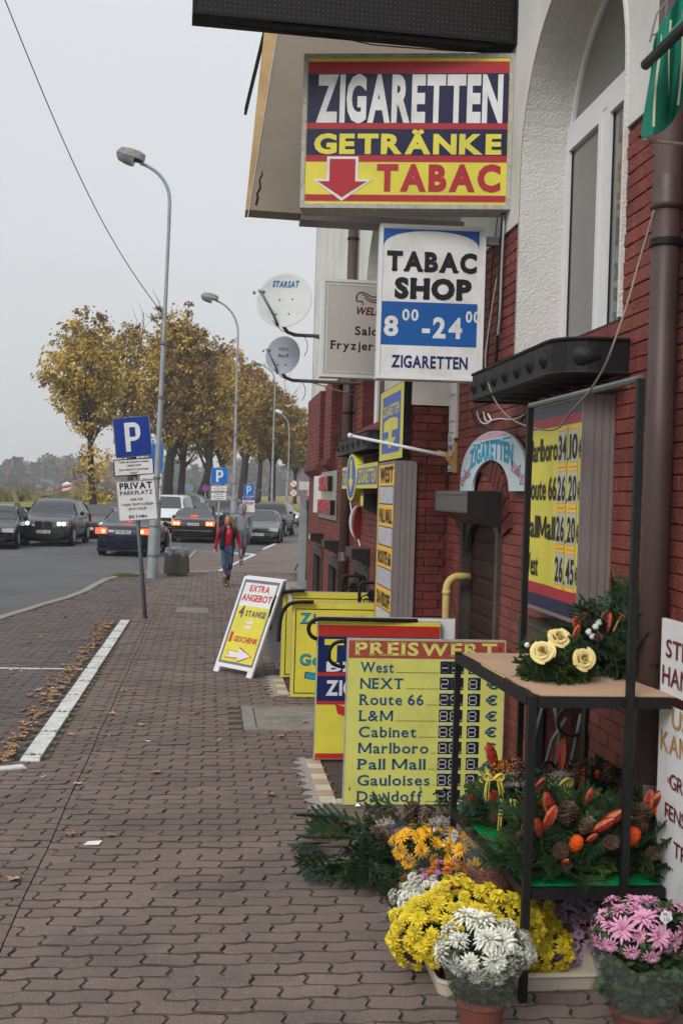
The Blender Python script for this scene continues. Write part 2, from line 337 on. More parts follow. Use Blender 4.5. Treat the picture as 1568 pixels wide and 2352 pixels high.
# as a row of stones: measured joints along it (left edge / right edge of each stone)
LE = [(60,1757),(118,1661),(172,1577)]
wk = thing('white_kerb', 'white painted kerb stones with moss in the joints beside the parking bay', 'kerb', (*gpt(172,1577), 0))
c0 = Vector((*gpt(68,1750),0)); c1 = Vector((*gpt(288,1427),0)); nst = 11
kstones([c0, c1], .145, .022, (c1-c0).length/nst, wk, M_kerbw, seed=8)
c2 = Vector((*gpt(70,1762),0)); c3 = Vector((*gpt(-200,1788),0))
kstones([c3, c2-Vector((.03,0,0))], .08, .015, .6, wk, M_kerbw, seed=9)
kd = (c1-c0).normalized(); kn = Vector((-kd.y, kd.x, 0))
if kn.x > 0: kn = -kn
# pavers -------------------------------------------------------------
PA, PB = .236, .118
def inside(x, y, P):
    c = False; j = len(P)-1
    for i in range(len(P)):
        if (P[i][1] > y) != (P[j][1] > y) and x < (P[j][0]-P[i][0])*(y-P[i][1])/(P[j][1]-P[i][1]+1e-12)+P[i][0]: c = not c
        j = i
    return c
PIT = [(.86, G(740,1842).y, G(715,1750).y), (.82, G(665,1596).y+.05, G(645,1556).y)]     # cellar stairwells: x from, y from, y to
MAN = [gpt(566,1675), gpt(553,1624), gpt(735,1624), gpt(735,1675)]
mx0, mx1 = min(p[0] for p in MAN), 1.12; my0, my1 = G(640,1677).y, G(640,1622).y
def paver_verts(i, j, rnd, tilt):
    cx, cy = (i+(.5 if j % 2 else 0))*PA, j*PB
    A, B_ = .0085, .012
    def edge_y(x, y): return y + A*math.sin(2*math.pi*x/PA + .6)*(1) + .004*math.sin(2*math.pi*x/(PA/2)+1)
    def edge_x(y, x): return x + B_*math.sin(2*math.pi*(y-cy)/PB)
    P = []
    n1 = 4
    x0, x1, y0, y1 = cx-PA/2, cx+PA/2, cy-PB/2, cy+PB/2
    for k in range(n1): x = x0+(x1-x0)*k/n1; P.append((x, edge_y(x, y0)))
    P.append((x1, edge_y(x1, y0)))
    for k in range(2): y = y0+PB*(.25+.5*k); P.append((edge_x(y, x1), y+ (A*math.sin(2*math.pi*x1/PA+.6))*(1)))
    for k in range(n1): x = x1-(x1-x0)*k/n1; P.append((x, edge_y(x, y1)))
    P.append((x0, edge_y(x0, y1)))
    for k in range(2): y = y1-PB*(.25+.5*k); P.append((edge_x(y, x0), y+(A*math.sin(2*math.pi*x0/PA+.6))))
    g = rnd.uniform(.0020, .0036)
    dz = rnd.gauss(0, .0016); tx, ty = rnd.gauss(0, tilt), rnd.gauss(0, tilt)
    def sh(p, s):
        return Vector(((p[0]-cx)*(1-2*s/PA), (p[1]-cy)*(1-2*s/PB)))
    n = len(P)
    lo = [(cx+sh(p, g).x, cy+sh(p, g).y, -.009+dz) for p in P]
    hi = [(cx+sh(p, g+.0048).x, cy+sh(p, g+.0048).y, dz+tx*(p[0]-cx)+ty*(p[1]-cy)) for p in P]
    return lo+hi, [tuple(range(n, 2*n))]+[(k, (k+1) % n, n+(k+1) % n, n+k) for k in range(n)], (cx, cy)
def left_limit(y): return -1.0-.36*y
pav = tag(thing('pavement', None, None, (0, 6, 0)), kind='structure')
rnd = random.Random(3)
cells = []
for j in range(int(4.0/PB), int(30/PB)):
    y = j*PB
    for i in range(int(left_limit(y)/PA)-1, int(2.3/PA)+1):
        x = (i+(.5 if j % 2 else 0))*PA
        if x > XW+.06: continue
        if y > 24.2: pass
        if not inside(x, y, walk): continue
        if not inside(x-.1, y+.1, walk): continue
        if any(x > p[0]-.03 and p[1]-.05 < y < p[2]+.05 for p in PIT): continue
        if mx0-.02 < x < mx1+.1 and my0-.02 < y < my1+.02: continue
        # pixel row? leave the kerb strip free
        v = Vector((x, y, 0))-c0; al = v.dot(kd); la = v.dot(kn)
        bay = la > .0 and y > c0.y-.02
        if 0 < al < (c1-c0).length+.05 and abs(la) < .07: continue
        cells.append((i, j, x, y, bay))
cells.sort(key=lambda c: (c[3]-0)**2+(c[2])**2)
far1, far2 = MB(), MB(); nparts = 0
for (i, j, x, y, bay) in cells:
    vs_, fs_, c = paver_verts(i, j, rnd, .014)
    v = Vector((x, y, 0))-c0
    wid = v.dot(kn)
    mt_ = M_paver
    if bay: mt_ = M_paverD
    elif rnd.random() < .10 and x < -.9-.05*y and y < 6.5: mt_ = M_paverG
    vis = (Vector((x, y, 0))-CAM).normalized().dot(_f) > 0 and abs(((Vector((x,y,0))-CAM).dot(_r))/((Vector((x,y,0))-CAM).dot(_f))*FOC) < 800 and ((Vector((x,y,0))-CAM).dot(_u))/((Vector((x,y,0))-CAM).dot(_f))*FOC > -1200
    XLN = -.88+.004*math.sin(y*3); xa_, xb_ = min(v[0] for v in vs_), max(v[0] for v in vs_)
    vers = []
    if xb_ > XLN+.02: vers.append([(max(v[0], XLN+.004), v[1], v[2]) for v in vs_])
    if xa_ < XLN-.02: vers.append([(min(v[0], XLN-.004), v[1]+.034, v[2]) for v in vs_])
    for vq in vers:
        if nparts < 295 and vis: b = MB(); b.add(vq, fs_, 1); b.m[0] = 0; b.build('paver', [mt_, M_joint], pav); nparts += 1
        else: q_ = far2 if bay else far1; q_.add(vq, fs_[:1], 0); q_.f += [tuple(len(q_.v)-len(vq)+i_ for i_ in f_) for f_ in fs_[1:]]; q_.m += [1]*len(fs_[1:])
far1.build('walkway_pavers', [M_paver, M_joint], pav, kind='stuff'); far2.build('parking_bay_pavers', [M_paverD, M_joint], pav, kind='stuff')
# white line of blocks across the bay
b = MB()
ya = G(60,1536).y
xr = G(196,1536).x
x = xr-.02
while x > xr-3.2:
    b.box((x-.23, ya-.028, -.01), (x-.006, ya+.028, .0055)); x -= .236
b.build('bay_line', M_kerbw, pav)
# concrete manhole slab
mh = thing('manhole_cover', 'concrete manhole slab with a small oval grip hole let into the pavers', 'manhole cover', ((mx0+mx1)/2, my0, 0))
b = MB(); t = .11
b.box((mx0, my0, -.04), (mx1, my0+t*.9, .003)); b.box((mx0, my1-t*.5, -.04), (mx1, my1, .003)); b.box((mx0, my0+t*.9+.001, -.04), (mx0+t, my1-t*.5-.001, .003)); b.build('rim', M_conc, mh)
b = MB(); ym = my0+(my1-my0)*.5; b.box((mx0+t+.012, my0+t*.9+.012, -.04), (mx1, ym-.004, -.003)); b.build('slab', M_conc, mh)
b = MB(); b.box((mx0+t+.012, ym+.004, -.04), (mx1, my1-t*.5-.012, -.002)); b.build('slab', M_conc, mh)
b = MB(); b.lathe([(.0,.002),(.05,.002),(.066,.001),(.07,-.004)], ((mx0+mx1)/2+.08, my0+.36*(my1-my0), -.002), 20); b.lathe([(.0,.004),(.028,.004),(.03,0)], ((mx0+mx1)/2+.08, my0+.36*(my1-my0), -.001), 12); b.build('grip', M_galvd, mh)
# second flat cover and drain further up
def cover(px0, py0, px1, py1, lab, m):
    a = G(px0, py1); c = G(px1, py0); t_ = thing('drain_cover', lab, 'drain cover', ((a.x+c.x)/2, a.y, 0))
    b = MB(); b.box((a.x, a.y, -.03), (c.x, c.y, .006)); b.build('frame', M_conc, t_)
    b = MB(); w_ = c.x-a.x; b.box((a.x+.06, a.y+.05, .006), (a.x+w_*.72, c.y-.05, .012)); b.build('lid', m, t_)
    b = MB(); b.box((a.x+w_*.74, a.y+.05, .006), (c.x-.05, c.y-.05, .012)); b.build('lid', m, t_)
cover(404,1397,478,1407, 'small worn concrete cover in the walkway right of the leaning signpost foot', M_conc)
cover(632,1337,688,1350, 'pale concrete cover in the walkway behind the white folding board', M_conc)
# ================================================================== THE BRICK BUILDING
YF = 23.9         # far corner
Y0 = 4.3
yN, yFw = WX(1416, 1000).y, WX(1192, 700).y      # window reveal near / far edge
zS = WX(1195, 826).z                              # sill
yc, ra = (yN+yFw)/2, (yFw-yN)/2
zSp = 4.38                                        # springing
def hy(px, py): return WX(px, py).y
D1a, D1b = hy(1150,1300), hy(1062,1300)           # cellar door, near shop
PILY = hy(1025,1300)                              # buttress near face
zW = 4.05                                         # brick / plaster boundary
bd = thing('brick_building', 'red painted brick building with white plaster above and an arched window', 'building', (XW, Y0, 0))
OPEN = []     # y0,y1,z0,z1 rectangular openings in the wall plane
OPEN.append((D1a, D1b, -1.2, 2.0))
yg0, yg1 = hy(1350,1700), hy(1212,1700)
OPEN.append((yg0, yg1, -1.2, 1.12))
dB = [(722,743,1262),(757,779,1285),(815,848,1300)]
small = []
for (xa, xb, yt) in dB:
    a, c = hy(xb, yt), hy(xa, yt); z = WX(xb, yt).z; small.append((a, c, z)); OPEN.append((a, c, -1.0, z))
d2a, d2b = hy(884,1250), hy(866,1250); OPEN.append((d2a, d2b, -1.2, 1.75))
# upper windows in the far part
nich = [(hy(757,960), hy(745,960), 2.72, 3.95), (hy(786,960), hy(772,960), 2.85, 3.95)]
wf0, wf1 = hy(905,900), hy(832,900)
FARWIN = (wf0, wf1, 3.02)
def archtop(y): 
    u = (y-yc)/ra
    return zSp+math.sqrt(max(0, 1-u*u))*ra if abs(u) < 1 else -9
cF = (FARWIN[0]+FARWIN[1])/2; rF = (FARWIN[1]-FARWIN[0])/2
def archF(y):
    u = (y-cF)/rF
    return 4.5+math.sqrt(max(0, 1-u*u))*rF if abs(u) < 1 else -9
HB = 9.6
# backing wall, sliced so that openings and arches are real holes
ys = set([Y0, YF]); [ys.update((o[0], o[1])) for o in OPEN]; [ys.update((o[0], o[1])) for o in nich]
for k in range(41):
    ys.add(yc-ra*math.cos(math.pi*k/40)); ys.add(cF-rF*math.cos(math.pi*k/40))
ys = sorted(ys)
def solids(ya, yb):
    ym = (ya+yb)/2; cuts = [(o[2], o[3], o[3]) for o in OPEN if o[0] <= ym <= o[1]]+[(o[2], o[3], o[3]) for o in nich if o[0] <= ym <= o[1]]
    if yc-ra < ym < yc+ra: cuts.append((zS, max(archtop(ya), zSp), max(archtop(yb), zSp)))
    if cF-rF < ym < cF+rF: cuts.append((FARWIN[2], max(archF(ya), 4.5), max(archF(yb), 4.5)))
    cuts.sort(); out = []; lo = (-1.2, -1.2)
    for c in cuts:
        if c[0] > lo[0]: out.append((lo[0], c[0], lo[1], c[0]))
        lo = (c[1], c[2])
    out.append((lo[0], HB, lo[1], HB)); return out
TH = .34
bm_, pm_ = MB(), MB()
for k in range(len(ys)-1):
    ya, yb = ys[k], ys[k+1]
    if yb-ya < 1e-6: continue
    for (a0, a1, b0, b1) in solids(ya, yb):
        zb = zW if True else 0
        if min(a0, b0) < zb:      # mortar bed behind the bricks
            t0, t1 = min(a1, zb), min(b1, zb)
            bm_.prism([(XW+.008, ya, a0), (XW+.008, yb, b0), (XW+.008, yb, t1), (XW+.008, ya, t0)][::-1], (TH, 0, 0))
        if max(a1, b1) > zb:
            s0, s1 = max(a0, zb), max(b0, zb)
            pm_.prism([(XW-.008, ya, s0), (XW-.008, yb, s1), (XW-.008, yb, b1), (XW-.008, ya, a1)][::-1], (TH+.02, 0, 0))
bm_.build('mortar_bed', M_mortar, bd); pm_.build('plaster_wall', M_plasterF, bd)
# bricks ---------------------------------------------------------------
BRICKS = []      # verts, faces, dist, mat
BH, BL = .0745, .262
def brick_shape(a, b, c, d, nrm, rnd, dep=.017):
    """front face corners a b c d (bottom-left, bottom-right, top-right, top-left), proud along nrm"""
    n = Vector(nrm); cen = (a+b+c+d)/4; e = .006
    back = [p-n*dep for p in (a,b,c,d)]
    fr = []
    o = rnd.gauss(0, .0016)
    for p in (a,b,c,d):
        v = cen-p; q = p+v.normalized()*e*1.3; fr.append(q+n*(o+rnd.gauss(0,.0009)))
    md = [p-n*.005+n*o for p in (a,b,c,d)]
    return back+md+fr, [(0,1,5,4),(1,2,6,5),(2,3,7,6),(3,0,4,7),(4,5,9,8),(5,6,10,9),(6,7,11,10),(7,4,8,11),(8,9,10,11)]
def brickwork(orig, du, nrm, W, Hh, hole=None, seed=0, m=None, phase=0.0, header=True):
    rnd = random.Random(seed); du = Vector(du); j = .0058; row = 0; z = 0
    m = m or M_brick
    while z+BH*.5 < Hh:
        zt = min(z+BH, Hh); u = -((row % 2)*BL/2+phase); 
        while u < W:
            L_ = BL if not (header and row % 2 and rnd.random() < .12) else BL/2
            a, b = max(u, 0), min(u+L_, W); u += L_
            if b-a < .05: continue
            spans = [(a+j/2, b-j/2, z+j/2, zt-j/2)]
            if hole: spans = hole(a+j/2, b-j/2, z+j/2, zt-j/2)
            for (s0, s1, t0, t1) in spans:
                if s1-s0 < .03 or t1-t0 < .025: continue
                w1, w2 = rnd.uniform(-.0022, .0022), rnd.uniform(-.0022, .0022)
                P = [orig+du*s0+Vector((0,0,t0+w1)), orig+du*s1+Vector((0,0,t0+w2)), orig+du*s1+Vector((0,0,t1+w2)), orig+du*s0+Vector((0,0,t1+w1))]
                vs_, fs_ = brick_shape(*P, nrm, rnd)
                cen = orig+du*((s0+s1)/2)+Vector((0,0,(t0+t1)/2)); v = cen-CAM; dep = v.dot(_f)
                px, py = CX+v.dot(_r)/dep*FOC, CY-v.dot(_u)/dep*FOC
                seen = 0 < px < 1568 and 0 < py < 2352
                BRICKS.append((dep if seen else 900+dep, vs_, fs_, m))
        z += BH; row += 1
def wall_hole(s0, s1, t0, t1):
    # u runs along -Y from YF ; convert
    y1, y0 = YF-s0, YF-s1; z0, z1 = t0, t1; segs = [(y0, y1)]
    zm = (z0+z1)/2
    for o in OPEN+nich:
        if o[2]-.0 < zm < o[3]: 
            segs = [q for a, b in segs for q in ((a, min(b, o[0])), (max(a, o[1]), b)) if q[1]-q[0] > .02] if True else segs
    if zm > zS:
        segs = [q for a, b in segs for q in ((a, min(b, yc-ra-.005)), (max(a, yc+ra+.005), b)) if q[1]-q[0] > .02]
    if zm > FARWIN[2]:
        segs = [q for a, b in segs for q in ((a, min(b, cF-rF-.005)), (max(a, cF+rF+.005), b)) if q[1]-q[0] > .02]
    return [(YF-b, YF-a, t0, t1) for a, b in segs]
brickwork(Vector((XW, YF, 0)), (0,-1,0), (-1,0,0), YF-Y0, zW, wall_hole, 11)
# buttress
BX = 1.74; BY1 = PILY+1.5; BZ = AY(965, 930, PILY).z
b = MB(); b.box((BX+.012, PILY+.012, -.1), (XW+.02, BY1, BZ-.02)); 
b.build('buttress_core', M_mortar, bd)
brickwork(Vector((BX, PILY, 0)), (1,0,0), (0,-1,0), XW-BX-.02, BZ, None, 12, M_brickD, .1)  # near face of the buttress in the darker brick, shade painted in
brickwork(Vector((BX, BY1, 0)), (0,-1,0), (-1,0,0), BY1-PILY, BZ, None, 13, M_brick, .05)
b = MB(); b.prism([(BX-.015, PILY-.015, BZ), (XW-.009, PILY-.015, BZ), (XW-.009, BY1, BZ), (BX-.015, BY1, BZ)], (0,0,3.6)); b.build('plaster_pilaster', M_plaster, bd)
b = MB(); p1 = WX(1030,1010); p2 = WX(1000, 900)
b.box((XW-.022, PILY-.30, p1.z), (XW+.001, PILY-.017, zW)); b.build('plaster_patch', M_plaster, bd)
# far pilasters above the small shop fronts
fp = [(hy(745,960), YF, 2.66), (hy(772,960), hy(757,960), 2.72)]
for k, (ya, yb, z0) in enumerate(fp):
    X = XW-.09
    b = MB(); b.box((X+.012, ya+.01, z0), (XW+.0, yb-.01, zW-.01)); b.build('pilaster_core', M_mortar, bd)
    brickwork(Vector((X, yb, z0)), (0,-1,0), (-1,0,0), yb-ya, zW-z0, None, 20+k)
    brickwork(Vector((X, ya, z0)), (1,0,0), (0,-1,0), .09, zW-z0, None, 30+k, M_brickD)  # near ends of the pilasters take the same painted-in shade
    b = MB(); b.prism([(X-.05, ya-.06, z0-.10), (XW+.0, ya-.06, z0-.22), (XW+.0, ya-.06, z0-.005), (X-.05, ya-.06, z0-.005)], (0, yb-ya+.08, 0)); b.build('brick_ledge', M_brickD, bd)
# relieving arch of brick voussoirs over the cellar door
rnd = random.Random(5); yd = (D1a+D1b)/2; rd = (D1b-D1a)/2+.10; zc = 1.62
for k in range(19):
    q0, q1 = math.pi*(.10+.80*k/19), math.pi*(.10+.80*(k+1)/19); g = .010
    pts = []
    for (rr, q) in ((rd, q0+g), (rd, q1-g), (rd+.23, q1-g*.7), (rd+.23, q0+g*.7)): pts.append(Vector((XW-.024, yd-rr*math.cos(q), zc+rr*.95*math.sin(q))))
    vs_, fs_ = brick_shape(*pts, (-1,0,0), rnd, .03)
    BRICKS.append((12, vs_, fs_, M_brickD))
BRICKS.sort(key=lambda q: q[0])
rest = {}
for k, (d, vs_, fs_, m_) in enumerate(BRICKS):
    if k < 285: b = MB(); b.add(vs_, fs_); b.build('brick', m_, bd)
    else: rest.setdefault(m_.name, (m_, MB()))[1].add(vs_, fs_)
for k, (m_, b) in rest.items(): b.build('brickwork', m_, bd, kind='stuff')
# end wall at the far corner
b = MB(); b.box((XW+.01, YF, -.2), (9, YF+.3, HB)); b.build('end_wall', M_brickD, bd)
# arch reveal (rough white plaster) lining the opening
b = MB(); rev = []
prof = [(yFw, zS)]+[(yFw, zS+(zSp-zS)*k/10) for k in range(1, 10)]+[(yc+ra*math.cos(math.pi*k/30), zSp+ra*math.sin(math.pi*k/30)) for k in range(31)]+[(yN, zS+(zSp-zS)*k/10) for k in range(9, 0, -1)]+[(yN, zS)]
n = len(prof)
for x in (XW-.02, XW+.10, XW+.22, XW+.36):
    for (y, z) in prof: rev.append((x, y-(.004 if y > yc else -.004), z-.004))
b.add(rev, [(r*n+k, r*n+k+1, (r+1)*n+k+1, (r+1)*n+k) for r in range(3) for k in range(n-1)])
# raised plaster edge on the wall face around the arch
M_rough = mat('rough_reveal_plaster', (.60,.585,.57), .9, .05, 3, .55, 55, dirt=(.36,.34,.32), dscale=3, damt=.2)
o = b.build('arch_reveal', M_rough, bd, smooth=False)
b = MB(); ed = []
for (y, z) in prof:
    v = Vector((y-yc, z-zSp)); 
    if z < zSp: v = Vector((y-yc, 0))
    v.normalize(); ed.append((y, z, y+v.x*.022, z+v.y*.022))
V = []
for (y, z, y2, z2) in ed: V += [(XW-.022, y, z), (XW-.020, y2, z2), (XW+.01, y2, z2)]
b.add(V, [(k*3, k*3+3, k*3+4, k*3+1) for k in range(n-1)]+[(k*3+1, k*3+4, k*3+5, k*3+2) for k in range(n-1)]); b.build('arch_edge', M_rough, bd)
# the arched window: frame, sashes, panes
XF = XW+.30
M_glass = mat('window_glass', (.135,.14,.13), .06, .08, 1.5, spec=1.0)
def archframe(b, ro, ri, zlo, x0, x1, n=30):   # arched ring above zlo
    pts = []
    for k in range(n+1):
        q = math.pi*k/n
        pts.append((yc+ro*math.cos(q), zSp+ro*math.sin(q), yc+ri*math.cos(q), zSp+ri*math.sin(q)))
    V = []
    for (a, c, d, e) in pts: V += [(x0,a,c), (x0,d,e), (x1,d,e), (x1,a,c)]
    b.add(V, [f for k in range(n) for f in ((k*4, k*4+1, k*4+5, k*4+4), (k*4+1, k*4+2, k*4+6, k*4+5), (k*4+3, k*4, k*4+4, k*4+7))])
win = MB(); archframe(win, ra-.004, ra-.06, 0, XF, XF+.08)
win.box((XF, yN+.004, zS), (XF+.08, yN+.06, zSp)); win.box((XF, yFw-.06, zS), (XF+.08, yFw-.004, zSp)); win.box((XF, yN+.061, zS), (XF+.08, yFw-.061, zS+.06))
zT = AY(1297, 316, 0) if False else None
pT = WX(1290, 320, XF); zT = pT.z-.0
win.box((XF-.012, yN+.05, zT-.09), (XF+.09, yFw-.05, zT+.03))
wo_ = win.build('window', M_pvc, bd)
ym = WX(1386, 500, XF).y
b = MB(); b.box((XF-.008, ym-.045, zS+.06), (XF+.075, ym+.045, zT-.09)); b.build('mullion', M_pvc, wo_)
def sash(ya, yb, z0, z1):
    b = MB(); t = .055; x0, x1 = XF-.018, XF+.04
    b.box((x0, ya, z0), (x1, ya+t, z1)); b.box((x0, yb-t, z0), (x1, yb, z1)); b.box((x0, ya+t, z0), (x1, yb-t, z0+t)); b.box((x0, ya+t, z1-t), (x1, yb-t, z1)); b.build('sash', M_pvc, wo_)
    b = MB(); b.box((XF+.012, ya+t, z0+t), (XF+.022, yb-t, z1-t)); b.build('pane', M_glass, wo_)
    for s in (0, 1):
        b = MB(); yy = ya+t if s == 0 else yb-t-.012
        b.box((XF+.004, yy, z0+t), (XF+.012, yy+.012, z1-t)); b.build('gasket', M_blackp, wo_)
sash(yN+.065, ym-.05, zS+.065, zT-.095); sash(ym+.05, yFw-.065, zS+.065, zT-.095)
b = MB(); n = 24; ps = [(yc+(ra-.06)*math.cos(math.pi*k/n), zSp+(ra-.06)*math.sin(math.pi*k/n)) for k in range(n+1)]; ps = [(yc+ra-.06, zT+.03)]+[p for p in ps if p[1] > zT+.03]+[(yc-ra+.06, zT+.03)]
b.prism([(XF+.02, p[0], p[1]) for p in ps], (.012, 0, 0)); b.build('pane', M_glass, wo_)
M_net = mat('net_curtain', (.30,.31,.28), .9, .1, 3)
# far window (only its left part shows)
b = MB(); b.box((XW+.2, FARWIN[0]+.01, FARWIN[2]), (XW+.26, FARWIN[1]-.01, 6)); b.build('pane', M_glass, bd)
b = MB(); b.box((XW+.17, FARWIN[1]-.09, FARWIN[2]), (XW+.27, FARWIN[1]-.01, 6)); b.box((XW+.17, cF-.05, FARWIN[2]), (XW+.27, cF+.05, 6)); b.build('window_frame', M_pvc, bd)
# interiors behind openings
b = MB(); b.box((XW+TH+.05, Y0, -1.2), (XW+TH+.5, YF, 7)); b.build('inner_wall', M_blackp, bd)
# cellar door: brown roller slats in a dark frame
fr_ = MB(); fr_.box((XW-.03, D1a+.002, -1.0), (XW+.10, D1a+.075, 2.0)); fr_.box((XW-.03, D1b-.075, -1.0), (XW+.10, D1b-.002, 2.0)); fr_.box((XW-.02, D1a+.076, 1.90), (XW+.09, D1b-.076, 1.998))
df = fr_.build('cellar_door', M_shut, bd)
for k in range(20):
    b = MB(); z = -.98+k*.144; b.prism([(XW+.06, D1a+.08, z), (XW+.052, D1a+.08, z+.03), (XW+.052, D1a+.08, z+.12), (XW+.06, D1a+.08, z+.141), (XW+.08, D1a+.08, z+.141), (XW+.08, D1a+.08, z)], (0, D1b-D1a-.16, 0)); b.build('slat', M_slat, df)
# dark arched brackets at the top of the door
b = MB(); b.prism([(XW+.0, D1b-.08, 1.90), (XW+.0, D1b-.3, 1.90), (XW+.0, D1b-.13, 1.80), (XW+.0, D1b-.08, 1.66)], (.04,0,0)); b.prism([(XW+.0, D1a+.08, 1.90), (XW+.0, D1a+.3, 1.90), (XW+.0, D1a+.13, 1.80), (XW+.0, D1a+.08, 1.66)][::-1], (.04,0,0)); b.build('corner_bracket', M_shut, df)
for k, (a, c, z) in enumerate(small):
    b = MB(); b.box((XW-.03, a+.002, -1), (XW+.06, a+.07, z)); b.box((XW-.03, c-.07, -1), (XW+.06, c-.002, z)); b.box((XW-.03, a+.071, z-.16), (XW+.06, c-.071, z)); b.box((XW-.042, a+.071, z-.10), (XW-.031, c-.071, z-.02)); f_ = b.build('cellar_window', M_shut, bd)
    b = MB(); b.box((XW+.08, a+.071, -1), (XW+.10, c-.071, z-.161)); b.build('pane', M_slat, f_)
b = MB(); b.box((XW-.03, d2a+.002, -1), (XW+.06, d2a+.09, 1.75)); b.box((XW-.03, d2b-.09, -1), (XW+.06, d2b-.002, 1.75)); b.box((XW-.03, d2a+.091, 1.6), (XW+.06, d2b-.091, 1.75)); f_ = b.build('shop_door', M_shutd, bd)
b = MB(); b.box((XW+.08, d2a+.091, -1), (XW+.10, d2b-.091, 1.6)); b.build('door_leaf', M_slat, f_)
# near cellar entrance seen through the flower rack: frame and brown door
b = MB(); b.box((XW-.02, yg0+.002, -1), (XW+.08, yg0+.06, 1.12)); b.box((XW-.02, yg1-.06, -1), (XW+.08, yg1-.002, 1.12)); b.box((XW-.02, yg0+.061, 1.04), (XW+.08, yg1-.061, 1.12)); f_ = b.build('cellar_entrance', M_black, bd)
b = MB(); b.box((XW+.28, yg0+.01, -1), (XW+.30, yg1-.01, 1.12)); b.build('door_leaf', M_slat, f_)
# oriel bay
OY = 9.55
cBL, cTL = AY(572, 481, OY), AY(634, 90, OY)
b = MB()
ob = cBL.z; fx = cBL.x; slope = (cTL.x-cBL.x)/(cTL.z-cBL.z)
zt = 8.2
A = [(fx, OY, ob), (XW-.009, OY+.12, ob), (XW-.009, OY+.12, zt), (fx+slope*(zt-ob), OY, zt)]
b.prism(A, (0, .26, 0)); ore = b.build('oriel_bay', M_tan, bd)
b = MB(); 
M_wood = mat('varnished_wood', (.50,.33,.15), .55, .2, 1.2, dirt=(.66,.52,.32), dscale=1.2, damt=.5)
b = MB(); wt = AY(604, 95, OY)
sl2 = (wt.x-fx+.03)/(wt.z-ob)
b.add([(fx-.03, OY-.01, ob-.005), (fx-.005, OY-.01, ob-.005), (fx-.005+slope*(zt-ob), OY-.01, zt), (fx-.03+sl2*(zt-ob), OY-.01, zt),
       (fx-.03, OY+.25, ob-.005), (fx-.005, OY+.25, ob-.005), (fx-.005+slope*(zt-ob), OY+.25, zt), (fx-.03+sl2*(zt-ob), OY+.25, zt)],
      [(0,1,2,3), (4,7,6,5), (0,4,5,1), (3,2,6,7), (0,3,7,4), (1,5,6,2)]); b.build('timber_cladding', M_wood, ore)
pa, pb = AY(563, 245, OY), AY(604, 95, OY)
b = MB(); b.prism([(pa.x-.004, OY+.0, pa.z), (pa.x+.018, OY+.0, pa.z+.0), (pb.x+.022, OY+.0, pb.z+.1), (pb.x-.002, OY+.0, pb.z+.1)], (0, .2, 0)); b.build('dark_edge', M_blackp, ore)
# crack lines in the render
b = MB(); rnd = random.Random(2)
def crack(pts, w=.004):
    for i in range(len(pts)-1):
        p, q = AY(*pts[i], OY-.002+.0), AY(*pts[i+1], OY-.002); yy = OY-.003+.12*(p.x-fx)/(XW-fx); ww = w*(1-.6*i/len(pts))
        b.add([(p.x-ww, yy, p.z), (p.x+ww, yy, p.z), (q.x+ww, yy, q.z), (q.x-ww, yy, q.z)], [(0,1,2,3)])
crack([(588,470),(592,452),(590,445),(598,430),(596,412),(602,400),(600,375),(597,350),(600,338)], .009)
crack([(632,372),(628,350),(618,344),(616,330),(621,322)], .003); crack([(640,345),(632,335),(600,328)], .003); b.build('crack', M_blackp, ore)
# board standing in for the shade and things under the big sign
q0, q1 = AY(700, 497, OY-.4), AY(1160, 520, OY-.4)
b = MB(); b.box((q0.x, OY-.02, ob-.06), (XW-.01, OY+.24, ob-.001)); b.build('sign_shade_board', M_grey, ore)
# downpipes --------------------------------------------------------------
def pipe(lab, p_top, p_bot, X, r, joints, clamps, mid=None):
    Yp = WX(*(mid or p_top), X).y; t_ = thing('downpipe', lab, 'downpipe', (X, Yp, 0)); z1 = AY(*p_top, Yp).z
    b = MB(); b.tube([(X, Yp, -.2), (X, Yp, z1)], r, 20); b.build('pipe', M_pipe, t_, smooth=True)
    for z in joints: b = MB(); b.lathe([(r,0),(r+.012,.005),(r+.012,.03),(r+.004,.04),(r+.004,.14),(r,.15)], (X, Yp, z), 20); b.build('socket', M_pipe, t_, smooth=True)
    for z in clamps:
        b = MB(); b.lathe([(r,0),(r+.010,0),(r+.010,.03),(r,.03)], (X, Yp, z), 20); b.box((X+r-.01, Yp-.012, z), (XW+.01, Yp+.012, z+.03)); b.build('clamp', M_black, t_)
    return t_, Yp
Xp = XW-.08; rp = .064
pp, Yp = pipe('thick brown downpipe on the brick wall behind the white lettered boards', (1530, -60), (1490,1700), Xp, rp, [WX(1520,455,Xp).z-.07, WX(1495,1960,Xp).z-.1, WX(1495,1880,Xp).z], [WX(1520,570,Xp).z], (1519,850))
zz = WX(1500,1450,Xp).z
pf, Yf = pipe('brown downpipe on the far brick wall behind the grey hairdresser sign', (812, 500), (790,1340), XW-.10, .075, [WX(800,905,XW-.1).z, WX(787,1290,XW-.1).z], [WX(812,548,XW-.1).z, WX(800,950,XW-.1).z])
b = MB(); zf = WX(812,505,XW-.1).z; b.tube([(XW-.10, Yf, zf+.02), (XW-.14, Yf+.03, zf+.12), (XW-.22, Yf+.05, zf+.16), (XW-.30, Yf+.05, zf+.22)], .085, 14); b.build('elbow', M_black, pf, smooth=True)
# ================================================================== SIGNS ON THE FACADE
def at_w(px, py, X=XW): return WX(px, py, X)
